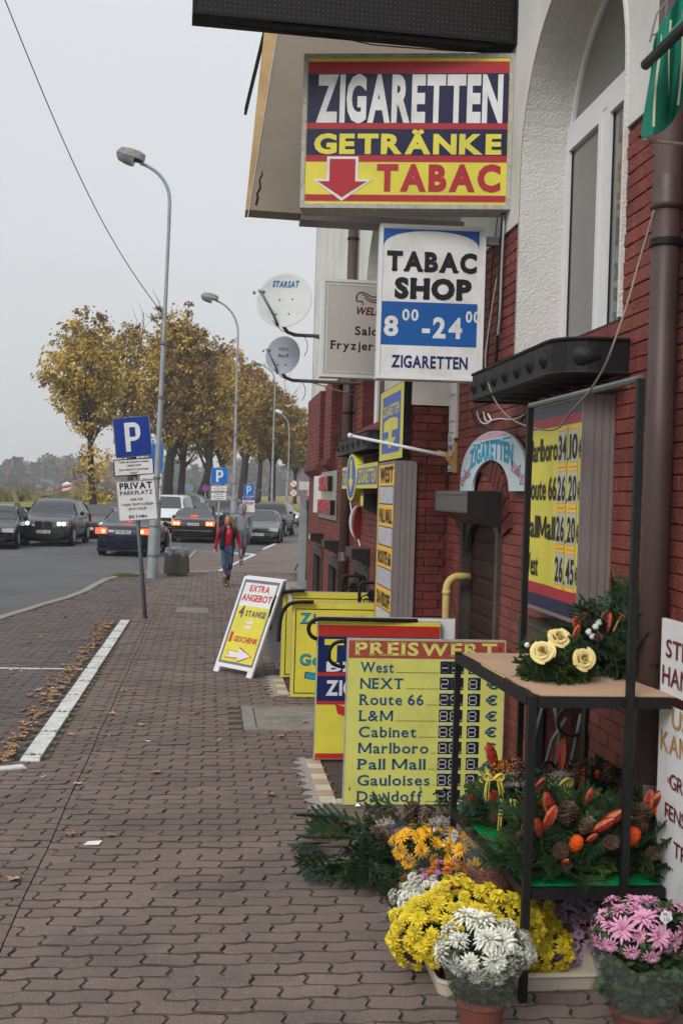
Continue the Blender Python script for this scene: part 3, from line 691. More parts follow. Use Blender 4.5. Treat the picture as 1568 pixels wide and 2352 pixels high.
# --- big lightbox ZIGARETTEN GETRAENKE TABAC
Yr = at_w(1180, 300).y
Rb, Rt = AY(1168, 478, Yr), AY(1178, 114, Yr)
Yl = Yr+.30
Lb, Lt = AY(688, 478, Yl), AY(693, 128, Yl)
t, w, h, yf = lightbox('shop_sign', 'large lit-box sign reading ZIGARETTEN GETRÄNKE TABAC with a red arrow', (Lb.x, Yl), (Rb.x+.01, Yr), (Lb.z+Rb.z)/2, (Lt.z+Rt.z)/2, .24, M_alu, M_yel, .03)
b = MB(); y1 = yf-.0015; y2 = yf-.003; y3 = yf-.0045
a0, a1 = .035, w-.035; H = h-.06; z_ = lambda f: .03+H*f
MS = [M_red, M_navy, M_white, M_yel, M_red2]
rect(b, a0, z_(.895), a1, z_(.975), 0, y1); rect(b, a0, z_(.555), a1, z_(.894), 1, y1); rect(b, a0, z_(.515), a1, z_(.554), 0, y1)
rect(b, a0, z_(.335), a1, z_(.514), 1, y1); rect(b, a0, z_(.29), a1, z_(.334), 0, y1); rect(b, a0, z_(.02), a1, z_(.065), 0, y1)
text(b, 'ZIGARETTEN', w*.065, z_(.575), H*.295, w*.885, .045, False, y2, 2, gap=.05)
text(b, 'GETRÄNKE', w*.06, z_(.35), H*.125, w*.89, .045, False, y2, 3, gap=.08)
text(b, 'TABAC', w*.365, z_(.10), H*.165, w*.585, .05, False, y2, 0, gap=.07)
def arrow(cx, zt, zb, hw, sw, zs): return [(cx-sw, zt), (cx-sw, zs), (cx-hw, zs), (cx, zb), (cx+hw, zs), (cx+sw, zs), (cx+sw, zt)]
A_ = arrow(w*.2, z_(.325), z_(.02), w*.145, w*.075, z_(.17)); poly(b, A_, 2, y2)
A_ = arrow(w*.2, z_(.308), z_(.045), w*.118, w*.062, z_(.155)); poly(b, A_, 0, y3)
b.build('print', MS, t, local=True)
# bracket + cables under it
# --- black perforated lightbox above
Yr2 = Yr-.05
Rb = AY(1168, 113, Yr2); Lb = AY(441, 80, Yr2-.10); Lt = AY(442, -60, Yr2-.1)
A, B = Vector((Lb.x, Yr2-.10, 0)), Vector((XW-.01, Yr2, 0)); d = B-A; w = d.length
t = thing('perforated_sign', 'long black perforated panel sign jutting out above the ZIGARETTEN box', 'sign', (A.x, A.y, 0), math.atan2(d.y, d.x))
zb = Rb.z+.045; h = 1.0
M_perf = mat('dark_glass_panel', (.010,.009,.010), .3, .2, 1.5, spec=.25); M_dot = mat('tarnished_dot', (.20,.15,.12), .6, .2, 30)
b = MB(); b.box((.02, .02, zb+.02), (w-.02, .20, zb+h)); b.build('panel', M_perf, t, local=True)
b = MB(); b.box((0, 0, zb), (w, .22, zb+.018)); b.box((0, 0, zb+.019), (.018, .22, zb+h)); b.box((w-.018, 0, zb+.019), (w, .22, zb+h)); b.box((w*.24, .03, zb-.03), (w*.92, .12, zb-.001)); b.build('frame', M_blackp, t, local=True)
b = MB(); s = .034; r_ = .0036
for i in range(int((w-.08)/s)):
    for j in range(int(.42/s)):
        x, z = .05+i*s, zb+.045+j*s; b.add([(x-r_, .0185, z), (x, .0185, z-r_), (x+r_, .0185, z), (x, .0185, z+r_)], [(0,1,2,3)])
b.build('dots', M_dot, t, local=True, kind='stuff')
b = MB(); b.tube([(w*.1+.9*k*w/12, .10, zb-.012-.03*math.sin(math.pi*k/12)-(.02 if k > 5 else 0)) for k in range(13)], .005, 5); b.build('cable', M_blackp, t, local=True)
# --- TABAC SHOP
Yt = at_w(1150, 600).y
Rb, Rt, Lb, Lt = AY(1103, 879, Yt), AY(1111, 521, Yt), AY(866, 877, Yt+.02), AY(877, 514, Yt+.02)
t, w, h, yf = lightbox('shop_sign', 'white and blue box sign reading TABAC SHOP 8-24 ZIGARETTEN', (Lb.x-.005, Yt+.06), (Rb.x+.01, Yt), Rb.z+.01, Rt.z, .17, M_pvc, M_white, .025)
b = MB(); y1 = yf-.0015; y2 = yf-.003; y3 = yf-.0045; MS = [M_blue, M_ink, M_white, M_dkblue]
a0, a1 = .028, w-.05; Z = lambda f: .028+(h-.056)*f
rect(b, a0, Z(.205), a1, Z(.50), 0, y1)
arc = [(a0+(a1-a0)*(.5-.5*math.cos(math.pi*k/24)), Z(.86)+(Z(.985)-Z(.86))*math.sin(math.pi*k/24)**.75) for k in range(25)]
for k in range(24): b.add([(arc[k][0], y1, arc[k][1]), (arc[k+1][0], y1, arc[k+1][1]), (arc[k+1][0], y1, Z(.995)), (arc[k][0], y1, Z(.995))], [(0,1,2,3)], 0)
text(b, 'TABAC', w*.07, Z(.715), h*.115, w*.86, .055, True, y2, 1, gap=.0); text(b, 'SHOP', w*.15, Z(.53), h*.12, w*.74, .06, True, y2, 1, gap=.0)
text(b, '8', w*.06, Z(.27), h*.12, w*.15, .035, True, y2, 2); text(b, '00', w*.23, Z(.375), h*.07, w*.16, .025, True, y2, 2)
text(b, '-24', w*.42, Z(.265), h*.125, w*.39, .035, True, y2, 2); text(b, '00', w*.83, Z(.375), h*.07, w*.14, .025, True, y2, 2)
text(b, 'ZIGARETTEN', w*.14, Z(.055), h*.075, w*.72, .03, False, y2, 3)
b.build('print', MS, t, local=True)
b = MB(); b.box((w+.003, .04, h-.12), (XW-(Lb.x-.005)-.01, .10, h-.06)); b.build('bracket', M_galv, t, local=True)
# --- hairdresser sign
Yw = at_w(958, 760).y
Lb, Lt = AY(735, 864, Yw), AY(740, 638, Yw)
t, w, h, yf = lightbox('hairdresser_sign', 'grey-white box sign with a wine red hair logo and Salon Fryzjerski', (Lb.x, Yw), (XW-.12, Yw), Lb.z, Lt.z, .2, M_pvc, mat('aged_acrylic', (.50,.475,.455), .35, .03, 2, dirt=(.40,.38,.36), dscale=1.5, damt=.2), .03)
b = MB(); frame(b, .05, .05, w-.05, h-.05, .012, 2, yf-.004); y2 = yf-.002; S_ = 226/((Yw/12.4)*226*0+226)
pm = 1/ (FOC/Yw)
def q_(px, py): p = AY(px, py, Yw); return (p.x-Lb.x, p.z-Lb.z)
x, z = q_(759, 800); x2, _ = q_(896, 800)
text(b, 'Fryzjerski', x, z, .085, x2-x, .022, True, y2, 0)
x, z = q_(815, 768); x2, _ = q_(885, 768); text(b, 'Salon', x, z, .085, x2-x, .022, True, y2, 0)
x, z = q_(815, 721); x2, _ = q_(888, 721); text(b, 'WELLA', x, z, .075, x2-x, .03, False, y2, 1, shear=.22)
def stroke(b, pts, wd, mi, y):
    for i in range(len(pts)-1):
        a, c = Vector(pts[i]), Vector(pts[i+1]); d = (c-a).normalized(); nn = Vector((-d.y, d.x))*wd/2; a -= d*wd*.3; c += d*wd*.3
        b.add([(v.x, y, v.y) for v in (a-nn, c-nn, c+nn, a+nn)], [(0,1,2,3)], mi)
for pts in ([(833,700),(832,692),(820,691),(818,687),(820,684),(818,682),(821,676),(826,671),(834,671),(843,675),(853,681),(862,682),(872,679)], [(831,675),(842,680),(852,688),(862,689),(872,687)], [(838,683),(846,690),(855,694),(866,694)]):
    stroke(b, [q_(*p) for p in pts], .012, 1, y2)
b.build('print', [M_ink, M_wine, M_white], t, local=True)
# --- price lightbox on the wall (street-parallel)
XP = 1.93
N1, N2 = WX(1335, 906, XP), WX(1328, 1437, XP); F1 = WX(1212, 935, XP); yn_, yf_ = (N1.y+N2.y)/2, F1.y
t, w, h, yf = lightbox('price_lightbox', 'yellow price lightbox with grey ribbed side listing Marlboro Route 66 PallMall West', (XP, yf_), (XP, yn_), N2.z, N1.z, XW-XP-.003, M_grey, M_yel, .02)
b = MB(); y1, y2, y3 = yf-.0015, yf-.003, yf-.0045; a0, a1 = .022, w-.022; Z = lambda f: .022+(h-.044)*f
rect(b, a0, Z(0), a1, Z(.065), 1, y1); rect(b, a0, Z(.065), a1, Z(.12), 0, y1); rect(b, a0, Z(.895), a1, Z(.945), 0, y1); rect(b, a0, Z(.945), a1, Z(1), 1, y1)
for k, (nm, pr) in enumerate((('Marlboro','34,10'), ('Route 66','26,20'), ('PallMall','26,20'), ('West','26,45'))):
    z0 = Z(.735-.193*k); 
    text(b, nm, w*.02, z0, h*.105, w*(.57 if k < 3 else .27), .02, False, y3, 2)
    for (xa, xb, s) in ((.60,.755,pr[:2]), (.785,.935,pr[3:])):
        rect(b, w*xa, z0-.02, w*xb, z0+h*.13, 3, y2); text(b, s, w*(xa+.01), z0, h*.105, w*(xb-xa-.02), .03, False, y3, 2)
        rect(b, w*xa, z0-.045, w*xb, z0-.022, 4, y3); rect(b, w*xa, z0+h*.13, w*xb, z0+h*.145, 4, y3)
    rect(b, w*.765, z0-.012, w*.78, z0+.008, 2, y3); text(b, '€', w*.945, z0, h*.075, w*.045, .02, False, y3, 2)
b.build('print', [M_red, M_navy, M_ink, mat('digit_plastic', (.45,.44,.33), .3, .05), M_org], t, local=True)
b = MB()   # ribs of the near side
for k in range(4): b.box((w, .03+k*.042, 0), (w+.006, .03+k*.042+.030, h))
b.build('side_rib', M_grey, t, local=True)
# black curved bracket above it
b = MB(); b.tube([(w-.02+.03*0, .02+k*.014, h-.03-.20*(k/10.)**2) for k in range(11)], .006, 6); b.build('cable', M_black, t, local=True)
# --- WEST / PALL MALL pillar lightbox
XC = 1.605
N1 = WX(902, 1058, XC); F1 = WX(869, 1064, XC); 
t, w, h, yf = lightbox('cigarette_pillar_sign', 'tall narrow pillar sign with grey ribbed side reading WEST PALL MALL ROUTE 66 DAVIDOFF', (XC, F1.y), (XC, PILY-.03), .10, N1.z, BX-XC+.05, M_grey, M_org, .02)
b = MB(); y1, y2, y3 = yf-.0015, yf-.003, yf-.0045
def zpx(py): return WX(886, py, XC).z-.10
names = (('WEST', 1065, 1112), ('PALL MALL', 1162, 1205), ('ROUTE 66', 1262, 1302), ('DAVIDOFF', 1358, 1402))
for nm, pa_, pb_ in names:
    za, zb_ = zpx(pb_), zpx(pa_); text(b, nm, w*.12, za+.02, (zb_-za)*.72, w*.78, .03, False, y3, 0)
for pa_, pb_ in ((1118,1156),(1212,1253),(1308,1350),(1405,1440)):
    rect(b, w*.12, zpx(pb_), w*.92, zpx(pa_), 1, y1); frame(b, w*.10, zpx(pb_)-.01, w*.94, zpx(pa_)+.01, .008, 0, y2)
b.build('print', [M_ink, mat('plastic_pocket', (.46,.49,.55), .25, .15, 14)], t, local=True)
b = MB()
for k in range(4): b.box((w, .03+k*.045, .01), (w+.006, .03+k*.045+.032, h-.01))
b.build('side_rib', M_grey, t, local=True)
# --- vertical blue-yellow lightbox above it
XV = 1.67
N1 = WX(902, 888, XV); N2 = WX(893, 1057, XV); F1 = WX(875, 897, XV)
t, w, h, yf = lightbox('arrow_sign', 'narrow upright blue and yellow ZIGARETTEN box sign with a down arrow, on the brick buttress', (XV, F1.y), (XV, PILY-.02), N2.z, N1.z, BX-XV-.003, M_blackp, M_yel, .004, rim=.006)
b = MB(); y1, y2, y3 = yf-.0015, yf-.003, yf-.0045
rect(b, w*.12, h*.10, w*.88, h*.90, 0, y1); 
poly(b, [(w*.5+w*.30*math.cos(R(a)), h*.52+h*.06*math.sin(R(a))) for a in range(0, 181, 15)]+[(w*.2, h*.40), (w*.8, h*.40)], 1, y2)
text(b, 'ZIGARETTEN', w*.16, h*.62, h*.14, w*.68, .03, False, y2, 1)
poly(b, arrow(w*.5, h*.42, h*.15, w*.26, w*.08, h*.30), 1, y3)
b.build('print', [M_lblue, M_yel], t, local=True)
b = MB(); b.box((w+.002, .0, .05), (w+.01, .3, h*.9)); 
# --- TABAK (arrow) ZIGARETTEN horizontal
XT = 1.80
N1, N2, F1 = WX(868, 1059, XT), WX(868, 1122, XT), WX(786, 1073, XT)
t, w, h, yf = lightbox('arrow_sign', 'wide blue and yellow box sign TABAK ZIGARETTEN with an oval arrow, behind the pillar sign', (XT, F1.y), (XT, N1.y), N2.z, N1.z, XW-XT-.003, M_blackp, M_yel, .004, rim=.006)
b = MB(); y1, y2, y3, y4 = yf-.0015, yf-.003, yf-.0045, yf-.006
rect(b, w*.01, h*.17, w*.985, h*.83, 0, y1); cx = w*.33
E1 = [(cx+w*.155*math.cos(R(a)), h*.5+h*1.02*math.sin(R(a))) for a in range(0, 360, 12)]; E2 = [(cx+w*.13*math.cos(R(a)), h*.5+h*.90*math.sin(R(a))) for a in range(0, 360, 12)]
text(b, 'TABAK', w*.03, h*.26, h*.46, w*.16, .035, False, y3, 1); text(b, 'ZIGARETTEN', w*.53, h*.26, h*.50, w*.44, .035, False, y3, 1)
b.build('print', [M_lblue, M_yel], t, local=True)
b = MB(); slab(b, E1, .10, 0, -.012); b.build('oval', M_yel, t, local=True)
b = MB(); poly(b, E2, 0, -.014); poly(b, arrow(cx, h*1.25, h*-.18, w*.075, w*.028, h*.42), 1, -.0155); b.build('print', [M_lblue, M_yel], t, local=True)
# --- arched PAPIEROSY sign
XA = XW-.05
pl, pr, ptp = WX(1056, 1128, XA), WX(1206, 1127, XA), WX(1121, 992, XA)
t = thing('arched_sign', 'pale blue arch shaped board PAPIEROSY ZIGARETTEN Billig above the cellar door', 'sign', (XA, pl.y, pl.z), R(-90))
w = pl.y-pr.y; h = ptp.z-pl.z
def el(a, rx, rz): return (w/2-rx*math.cos(a), rz*math.sin(a)-(.0))
P = [el(math.pi*k/28, w/2, h) for k in range(29)]
P[0] = (0, 0); inner = [el(math.pi*(1-k/20.), w*.285, h*.52) for k in range(21)]
x_off = .05
outer = [(-.0, 0)]+[(w/2-w/2*math.cos(math.pi*k/28), h*(.16+.84*math.sin(math.pi*k/28)**.8)) for k in range(29)]+[(w, 0)]
b = MB(); n1, n2 = len(outer), len(inner)
# quads between resampled outer and inner curves
def rs(P, n):
    L_ = [0]
    for i in range(len(P)-1): L_.append(L_[-1]+math.dist(P[i], P[i+1]))
    o = []
    for k in range(n):
        s = L_[-1]*k/(n-1); i = 0
        while i < len(P)-2 and L_[i+1] < s: i += 1
        f = (s-L_[i])/(L_[i+1]-L_[i]+1e-9); o.append((P[i][0]+(P[i+1][0]-P[i][0])*f, P[i][1]+(P[i+1][1]-P[i][1])*f))
    return o
O_, I_ = rs(outer, 33), rs(inner[::-1], 33)
V = []
for y in (0, .02):
    for k in range(33): V += [(O_[k][0], y, O_[k][1]), (I_[k][0], y, I_[k][1])]
Fs = [(2*k, 2*k+1, 2*k+3, 2*k+2) for k in range(32)]+[(66+2*k, 66+2*k+2, 66+2*k+3, 66+2*k+1) for k in range(32)]+[(2*k, 2*k+2, 66+2*k+2, 66+2*k) for k in range(32)]+[(2*k+1, 66+2*k+1, 66+2*k+3, 2*k+3) for k in range(32)]+[(0,66,67,1),(64,65,131,130)]
b.add(V, Fs); b.build('board', mat('pale_blue_board', (.50,.60,.64), .45, .04, 3, dirt=(.40,.48,.5), dscale=3), t, local=True)
b = MB(); cap = [(w/2-w/2*math.cos(math.pi*k/28), h*(.16+.84*math.sin(math.pi*k/28)**.8)-.004) for k in range(9, 20)]; poly(b, cap[::-1]+[], 3, -.002)
text(b, 'PAPIEROSY', w*.5, h*.80, h*.055, w*.30, .012, False, -.003, 0, 'c', gap=.16)
rect(b, w*.22, h*.80, w*.33, h*.825, 1, -.003); rect(b, w*.68, h*.83, w*.80, h*.855, 1, -.003)
text(b, 'ZIGARETTEN', w*.5, h*.40, h*.30, w*.66, .04, False, -.003, 1, 'c', warp=lambda X, Z: (X, Z+h*.14*(1-((X-w/2)/(w*.34))**2)))
def rotw(cx, cz, a): return lambda X, Z: (cx+(X-cx)*math.cos(a)-(Z-cz)*math.sin(a), cz+(X-cx)*math.sin(a)+(Z-cz)*math.cos(a))
text(b, 'Billig', w*.02, h*.20, h*.16, w*.17, .0, False, -.003, 2, warp=rotw(w*.1, h*.2, .35)); text(b, 'Billig', w*.81, h*.22, h*.16, w*.17, .0, False, -.003, 2, warp=rotw(w*.9, h*.2, -.25))
b.build('print', [M_dkblue, M_cyan, mat('ink_rose', (.42,.13,.25), .5, 0), mat('board_pink', (.50,.30,.36), .5, .04)], t, local=True)
b = MB()
for (x, z) in ((w*.06,.05), (w*.94,.05), (w*.93,h*.38), (w*.07,h*.38), (w*.5,h*.95)): b.lathe([(.0,-.006),(.008,-.005),(.010,0)], (x, 0, z), 8, axis='Y')
b.build('screw', M_galvd, t, local=True)
# --- house number plates
def plate(px, py, w, h, m1, lines, lab, X=XW-.02, perp=None):
    if perp: p = AY(px, py, perp); t = thing('number_plate', lab, 'number plate', (p.x, perp, p.z), 0)
    else: p = WX(px, py, X); t = thing('number_plate', lab, 'number plate', (p.x, p.y+w/2, p.z), R(-90))
    b = MB(); b.box((0, 0, -h/2), (w, .012, h/2)); b.build('plate', m1, t, local=True)
    b = MB(); frame(b, .01, -h/2+.01, w-.01, h/2-.01, .008, 0, -.002)
    for (s, z, hh, ww) in lines: text(b, s, w/2, z, hh, ww, .02, False, -.003, 0, 'c')
    b.build('print', M_white if m1 is not M_white else M_dkblue, t, local=True)
plate(1038, 938, .26, .26, mat('plate_maroon', (.16,.04,.05), .4, .05), [('2', -.07, .15, .10), ('SLUBICE', .085, .02, .17)], 'small maroon house number plate 2 high on the brick near the black flower box')
plate(1034, 1022, .24, .24, M_white, [('D', .03, .05, .05), ('P 50', -.05, .05, .15)], 'small white hydrant plate with blue letters beside the flag rod bracket')
plate(1033, 1062, .20, .16, M_white, [('W 100', -.03, .04, .15)], 'lowest small white plate under the flag rod bracket')
plate(931, 1022, .26, .26, M_dkblue, [('2D', -.08, .16, .18)], 'dark blue house number plate 2D on the brick above the pillar sign', X=BX-.02)
# --- steel plaque with red letters at the far end
p1, p2 = WX(732, 1180, XW-.03), WX(772, 1090, XW-.03)
t = thing('letter_plaque', 'brushed steel plaque with raised red letters on the far brick wall', 'sign', (XW-.03, WX(732,1130,XW-.03).y, WX(770,1196,XW-.03).z), R(-90))
w = WX(732,1130,XW-.03).y-WX(771,1130,XW-.03).y; h = WX(771,1080,XW-.03).z-WX(770,1196,XW-.03).z
M_steel = mat('brushed_steel', (.42,.40,.35), .35, .08, 3, metal=.6)
b = MB(); b.box((0, 0, 0), (w, .02, h)); b.build('plate', M_steel, t, local=True)
b = MB(); b.box((w*.0, -.10, h*.10), (w*.16, -.0005, h*.92)); b.build('side_fin', M_pvc, t, local=True)
M_sred = mat('letter_red', (.35,.05,.05), .3, .1)
def raised(s, x, z, hh, ww, dep):
    b0 = MB(); text(b0, s, x, z, hh, ww, .03, False, -dep, 0); b1 = MB(); b1.add(b0.v, b0.f)
    b0.v = [(v[0], v[1]+dep-.0005, v[2]) for v in b0.v]
    q = MB(); q.add(b1.v, b1.f)
    cnt = {}
    for f in b1.f:
        for i in range(len(f)):
            e = (f[i], f[(i+1) % len(f)]); cnt[tuple(sorted(e))] = cnt.get(tuple(sorted(e)), [])+[e]
    for k_, es in cnt.items():
        if len(es) == 1:
            i, j = es[0]; a, c = b1.v[i], b1.v[j]; q.add([a, c, b0.v[j], b0.v[i]], [(0,3,2,1)])
    q.build('raised_letters', M_sred, t, local=True)
raised('SUN', w*.2, h*.60, h*.28, w*.55, .07); raised('SOLADEN', w*.12, h*.12, h*.27, w*.80, .07)
b = MB(); b.box((w*.76, -.071, h*.58), (w*.80, -.001, h*.89)); b.build('side_block', M_blackp, t, local=True); b = MB(); b.box((w*.93, -.071, h*.10), (w*.97, -.001, h*.40)); b.build('side_block', M_blackp, t, local=True)
# --- roller shutter boxes
def shutter_box(lab, near_px, far_px, ypx, prot, hh, m, sticker=False):
    yn_ = WX(near_px, ypx).y; z = WX(near_px, ypx).z
    Xf = XW-prot; yf_ = WX(far_px, ypx, Xf).y
    t = thing('shutter_box', lab, 'shutter box', (Xf, yn_, z-hh))
    pr = [(Xf, z), (Xf, z-hh*.62), (XW-.03, z-hh), (XW-.002, z-hh), (XW-.002, z)]
    b = MB(); b.prism([(p[0], yn_, p[1]) for p in pr][::-1], (0, yf_-yn_, 0)); b.build('casing', m, t)
    b = MB(); b.prism([(p[0]-(.004 if p[0] < XW-.1 else 0), yn_-.008, p[1]+(.003 if p[1] > z-.01 else -.003)) for p in pr][::-1], (0, .0075, 0)); b.build('end_cap', M_shutd, t)
    b = MB(); b.box((Xf-.004, yn_+.004, z-.028), (Xf-.0005, yf_-.004, z-.022)); b.box((Xf-.004, yn_+.004, z-hh*.60), (Xf-.0005, yf_-.004, z-hh*.585)); b.build('seam', M_shutd, t)
    b = MB(); b.box((Xf+.002, yn_+.002, z), (XW-.004, yf_-.002, z+.004)); b.build('top_lid', m, t)
    if sticker: b = MB(); b.box((Xf-.0045, yf_-.28, z-hh*.55), (Xf-.001, yf_-.02, z-.03)); b.build('sticker', M_yel, t)
    return t
M_shutm = mat('grey_brown_casing', (.075,.07,.068), .35, .06, 4)
shutter_box('large dark grey shutter box above the cellar door with brown slats', 1159, 1000, 1131, .27, .255, M_shutm)
shutter_box('dark shutter box with a yellow sticker behind the pillar sign', 884, 828, 1135, .26, .27, M_shutm, True)
shutter_box('small brown shutter box at the far end of the wall, with a yellow edge', 743, 709, 1226, .24, .20, M_shut, True)
shutter_box('small brown shutter box just left of the far downpipe', 779, 738, 1243, .24, .20, M_shut)
shutter_box('small brown shutter box just right of the far downpipe', 850, 793, 1262, .24, .20, M_shut)
shutter_box('low shutter box over the near cellar entrance behind the rose arrangement', 1345, 1186, 1452, .20, .26, M_shut)
# --- alarm light (white and red crescent)
p = WX(826, 1200); t = thing('wall_lamp', 'crescent wall lamp with a white rim and red body on the far brick', 'lamp', (XW, p.y, p.z))
def cres(r0, y0, y1, m, nm, w_):
    b = MB(); P = [(XW-.002, p.z+.24)]+[(XW-.002-r0*math.cos(R(a)), p.z+.24*math.sin(R(a))) for a in range(80, -81, -10)]+[(XW-.002, p.z-.24)]
    b.prism([(q[0], p.y+y0, q[1]) for q in P], (0, y1-y0, 0)); b.build(nm, m, t)
cres(.13, .06, .16, M_white, 'rim', 1); cres(.11, -.16, .059, mat('lamp_red', (.13,.012,.012), .4, .1), 'body', 1)
# --- green awning corner
t = thing('green_awning', 'green striped awning corner on a dark pole at the upper right', 'awning', (1.6, 4.2, 3.2))
YA = 4.2
M_green = mat('green_canvas', (.008,.17,.115), .75, .10, 3, .3, 200); M_cream = mat('cream_stripe', (.52,.50,.36), .8, .05)
def gp(px, py, dy=0): return AY(px, py, YA+dy)
b = MB(); cols = []
top = [(1500,85,.10),(1518,45,.12),(1540,10,.14),(1568,-30,.1),(1600,-70,.1)]; 
colsT = [(1498,92),(1512,60),(1526,38),(1541,15),(1556,-8),(1575,-30),(1600,-60)]
colsB = [(1473,322),(1489,316),(1506,308),(1524,298),(1541,284),(1557,262),(1580,225)]
nr = 8
V = []
for j in range(nr+1):
    for i in range(7):
        f = j/nr; px = colsT[i][0]*(1-f)+colsB[i][0]*f+3*math.sin(f*5+i); py = colsT[i][1]*(1-f)+colsB[i][1]*f
        V.append(gp(px, py, .05*math.sin(i*1.7+f*2)))
b.add(V, [(j*7+i, j*7+i+1, (j+1)*7+i+1, (j+1)*7+i) for j in range(nr) for i in range(6)]); o = b.build('canvas', M_green, t, smooth=True)
sm = o.modifiers.new('thick', 'SOLIDIFY'); sm.thickness = .004; ss = o.modifiers.new('s', 'SUBSURF'); ss.levels = ss.render_levels = 2
for i, off in ((1.6, 0), (3.2, 0), (4.9, 0)):
    b = MB(); P = []
    for j in range(25):
        f = .12+j/24*.80; i0 = int(i); fr2 = i-i0
        px = (colsT[i0][0]*(1-fr2)+colsT[i0+1][0]*fr2)*(1-f)+(colsB[i0][0]*(1-fr2)+colsB[i0+1][0]*fr2)*f+3*math.sin(f*5+i); py = (colsT[i0][1]*(1-fr2)+colsT[i0+1][1]*fr2)*(1-f)+(colsB[i0][1]*(1-fr2)+colsB[i0+1][1]*fr2)*f
        P.append(gp(px, py, .05*math.sin(i*1.7+f*2)-.012))
    for j in range(24):
        a, c = P[j], P[j+1]; s_ = .0045; b.add([(a.x-s_,a.y,a.z),(a.x+s_,a.y,a.z),(c.x+s_,c.y,c.z),(c.x-s_,c.y,c.z)], [(0,1,2,3)])
    b.build('stripe', M_cream, t)
e0 = gp(1482,148,-.10); b = MB(); b.tube([e0, (e0.x, 1.2, e0.z)], .020, 12); b.build('pole', M_shutd, t, smooth=True)
b = MB(); n_ = 12
for i in range(n_): y0_, y1_ = 1.2+(e0.y-.02-1.2)*i/n_, 1.2+(e0.y-.02-1.2)*(i+1)/n_; b.prism([(e0.x, y0_, e0.z+.022), (XW-.03, y0_, e0.z+.62), (XW-.03, y1_, e0.z+.62), (e0.x, y1_, e0.z+.022)][::-1], (0,0,.004), 0)
b.build('canopy', M_green, t)  # unseen rest of the awning, carried on overhead to shade the flowers
b = MB(); b.tube([gp(1492,95,.05), gp(1500,60,.05), gp(1508,30,.05), gp(1528,5,.05), gp(1540,-20,.05)], .004, 6); b.tube([gp(1492,95,.05), gp(1497,80,.05), gp(1520,72,.05), gp(1528,40,.05), gp(1532,0,.05)], .004, 6); b.tube([gp(1478,320), gp(1520,326), gp(1570,330), gp(1620,330)], .006, 6); b.build('cord', M_conc, t)
# --- cables on the wall
def cable(lab, pts, r, m=M_blackp, X=XW-.03, name='cable', cat='cable', closed=None):
    P = [WX(p[0], p[1], p[2] if len(p) > 2 else X) for p in pts]
    # smooth
    for _ in range(2):
        Q = [P[0]]
        for i in range(len(P)-1): Q += [P[i]*.75+P[i+1]*.25, P[i]*.25+P[i+1]*.75]
        Q.append(P[-1]); P = Q
    b = MB(); b.tube(P, r, 6); t = tag(b.build(name, m, smooth=True), lab, cat); return t
cable('black cable running down the brick beside the TABAC SHOP sign', [(1155,488),(1150,560),(1146,700),(1141,800),(1137,850)], .012)
cable('grey conduit running down the brick beside the black cable', [(1152,486),(1158,500),(1152,600),(1148,720),(1143,770)], .010, M_galv)
cable('thin loose wire hanging beside the TABAC SHOP sign', [(1142,500),(1130,600),(1126,700),(1122,790),(1118,850)], .004)
cable('long pale wire sagging from the downpipe across the black flower box', [(1502,482,1.95),(1470,590,1.9),(1440,700,1.76),(1405,800,1.70),(1385,850,1.70),(1350,905,1.70),(1310,945,1.75),(1285,985,1.8),(1250,990,1.85),(1180,970,1.80),(1140,930,1.74),(1120,880,1.72),(1112,830,1.80),(1120,770,1.9),(1130,700,2.0),(1140,640,2.05)], .005, mat('pale_cable', (.25,.20,.16), .6, .1))
cable('black cable looping over the arched sign', [(1083,940),(1090,970),(1110,985),(1150,990),(1190,1010),(1205,1040)], .006)
cable('white wires bunched under the flower box', [(1095,945),(1100,965),(1112,975),(1130,968),(1120,950)], .006, M_pvc)
cable('second white wire under the flower box', [(1110,945),(1115,972),(1140,960),(1180,965),(1208,950)], .005, M_pvc)
cable('thin black cable beside the far downpipe', [(818,500),(814,600),(812,700),(808,870),(800,980)], .015)
cable('thin pale wire slanting down the far brick below the oval arrow sign', [(802,1125),(804,1160),(815,1210),(829,1263)], .009, M_pvc)
# --- flag rod
a, c = WX(1048, 1048), AY(808, 1001, WX(1048,1048).y+.35)
t = thing('flag_rod', 'thin white empty flag rod pointing out from a yellow wall bracket', 'flag rod', tuple(a))
b = MB(); b.tube([a-Vector((.08,0,0)), c], [.017, .014], 10); b.build('rod', M_pvc, t, smooth=True)
b = MB(); b.tube([c-Vector((0,.01,0)), c+(c-a).normalized()*.03], .022, 10); b.build('tip', M_pvc, t, smooth=True)
b = MB(); b.box((XW-.02, a.y-.04, a.z-.14), (XW-.002, a.y+.04, a.z+.12)); b.prism([(XW-.021, a.y-.01, a.z-.12), (XW-.10, a.y-.01, a.z-.015), (XW-.10, a.y-.01, a.z+.03), (XW-.021, a.y-.01, a.z+.04)], (0, .02, 0)); b.tube([a-Vector((.04,0,0)), a+(c-a).normalized()*.14-Vector((.03,0,0))], .026, 10); b.build('bracket', mat('ochre_bracket', (.42,.30,.10), .5, .1), t)
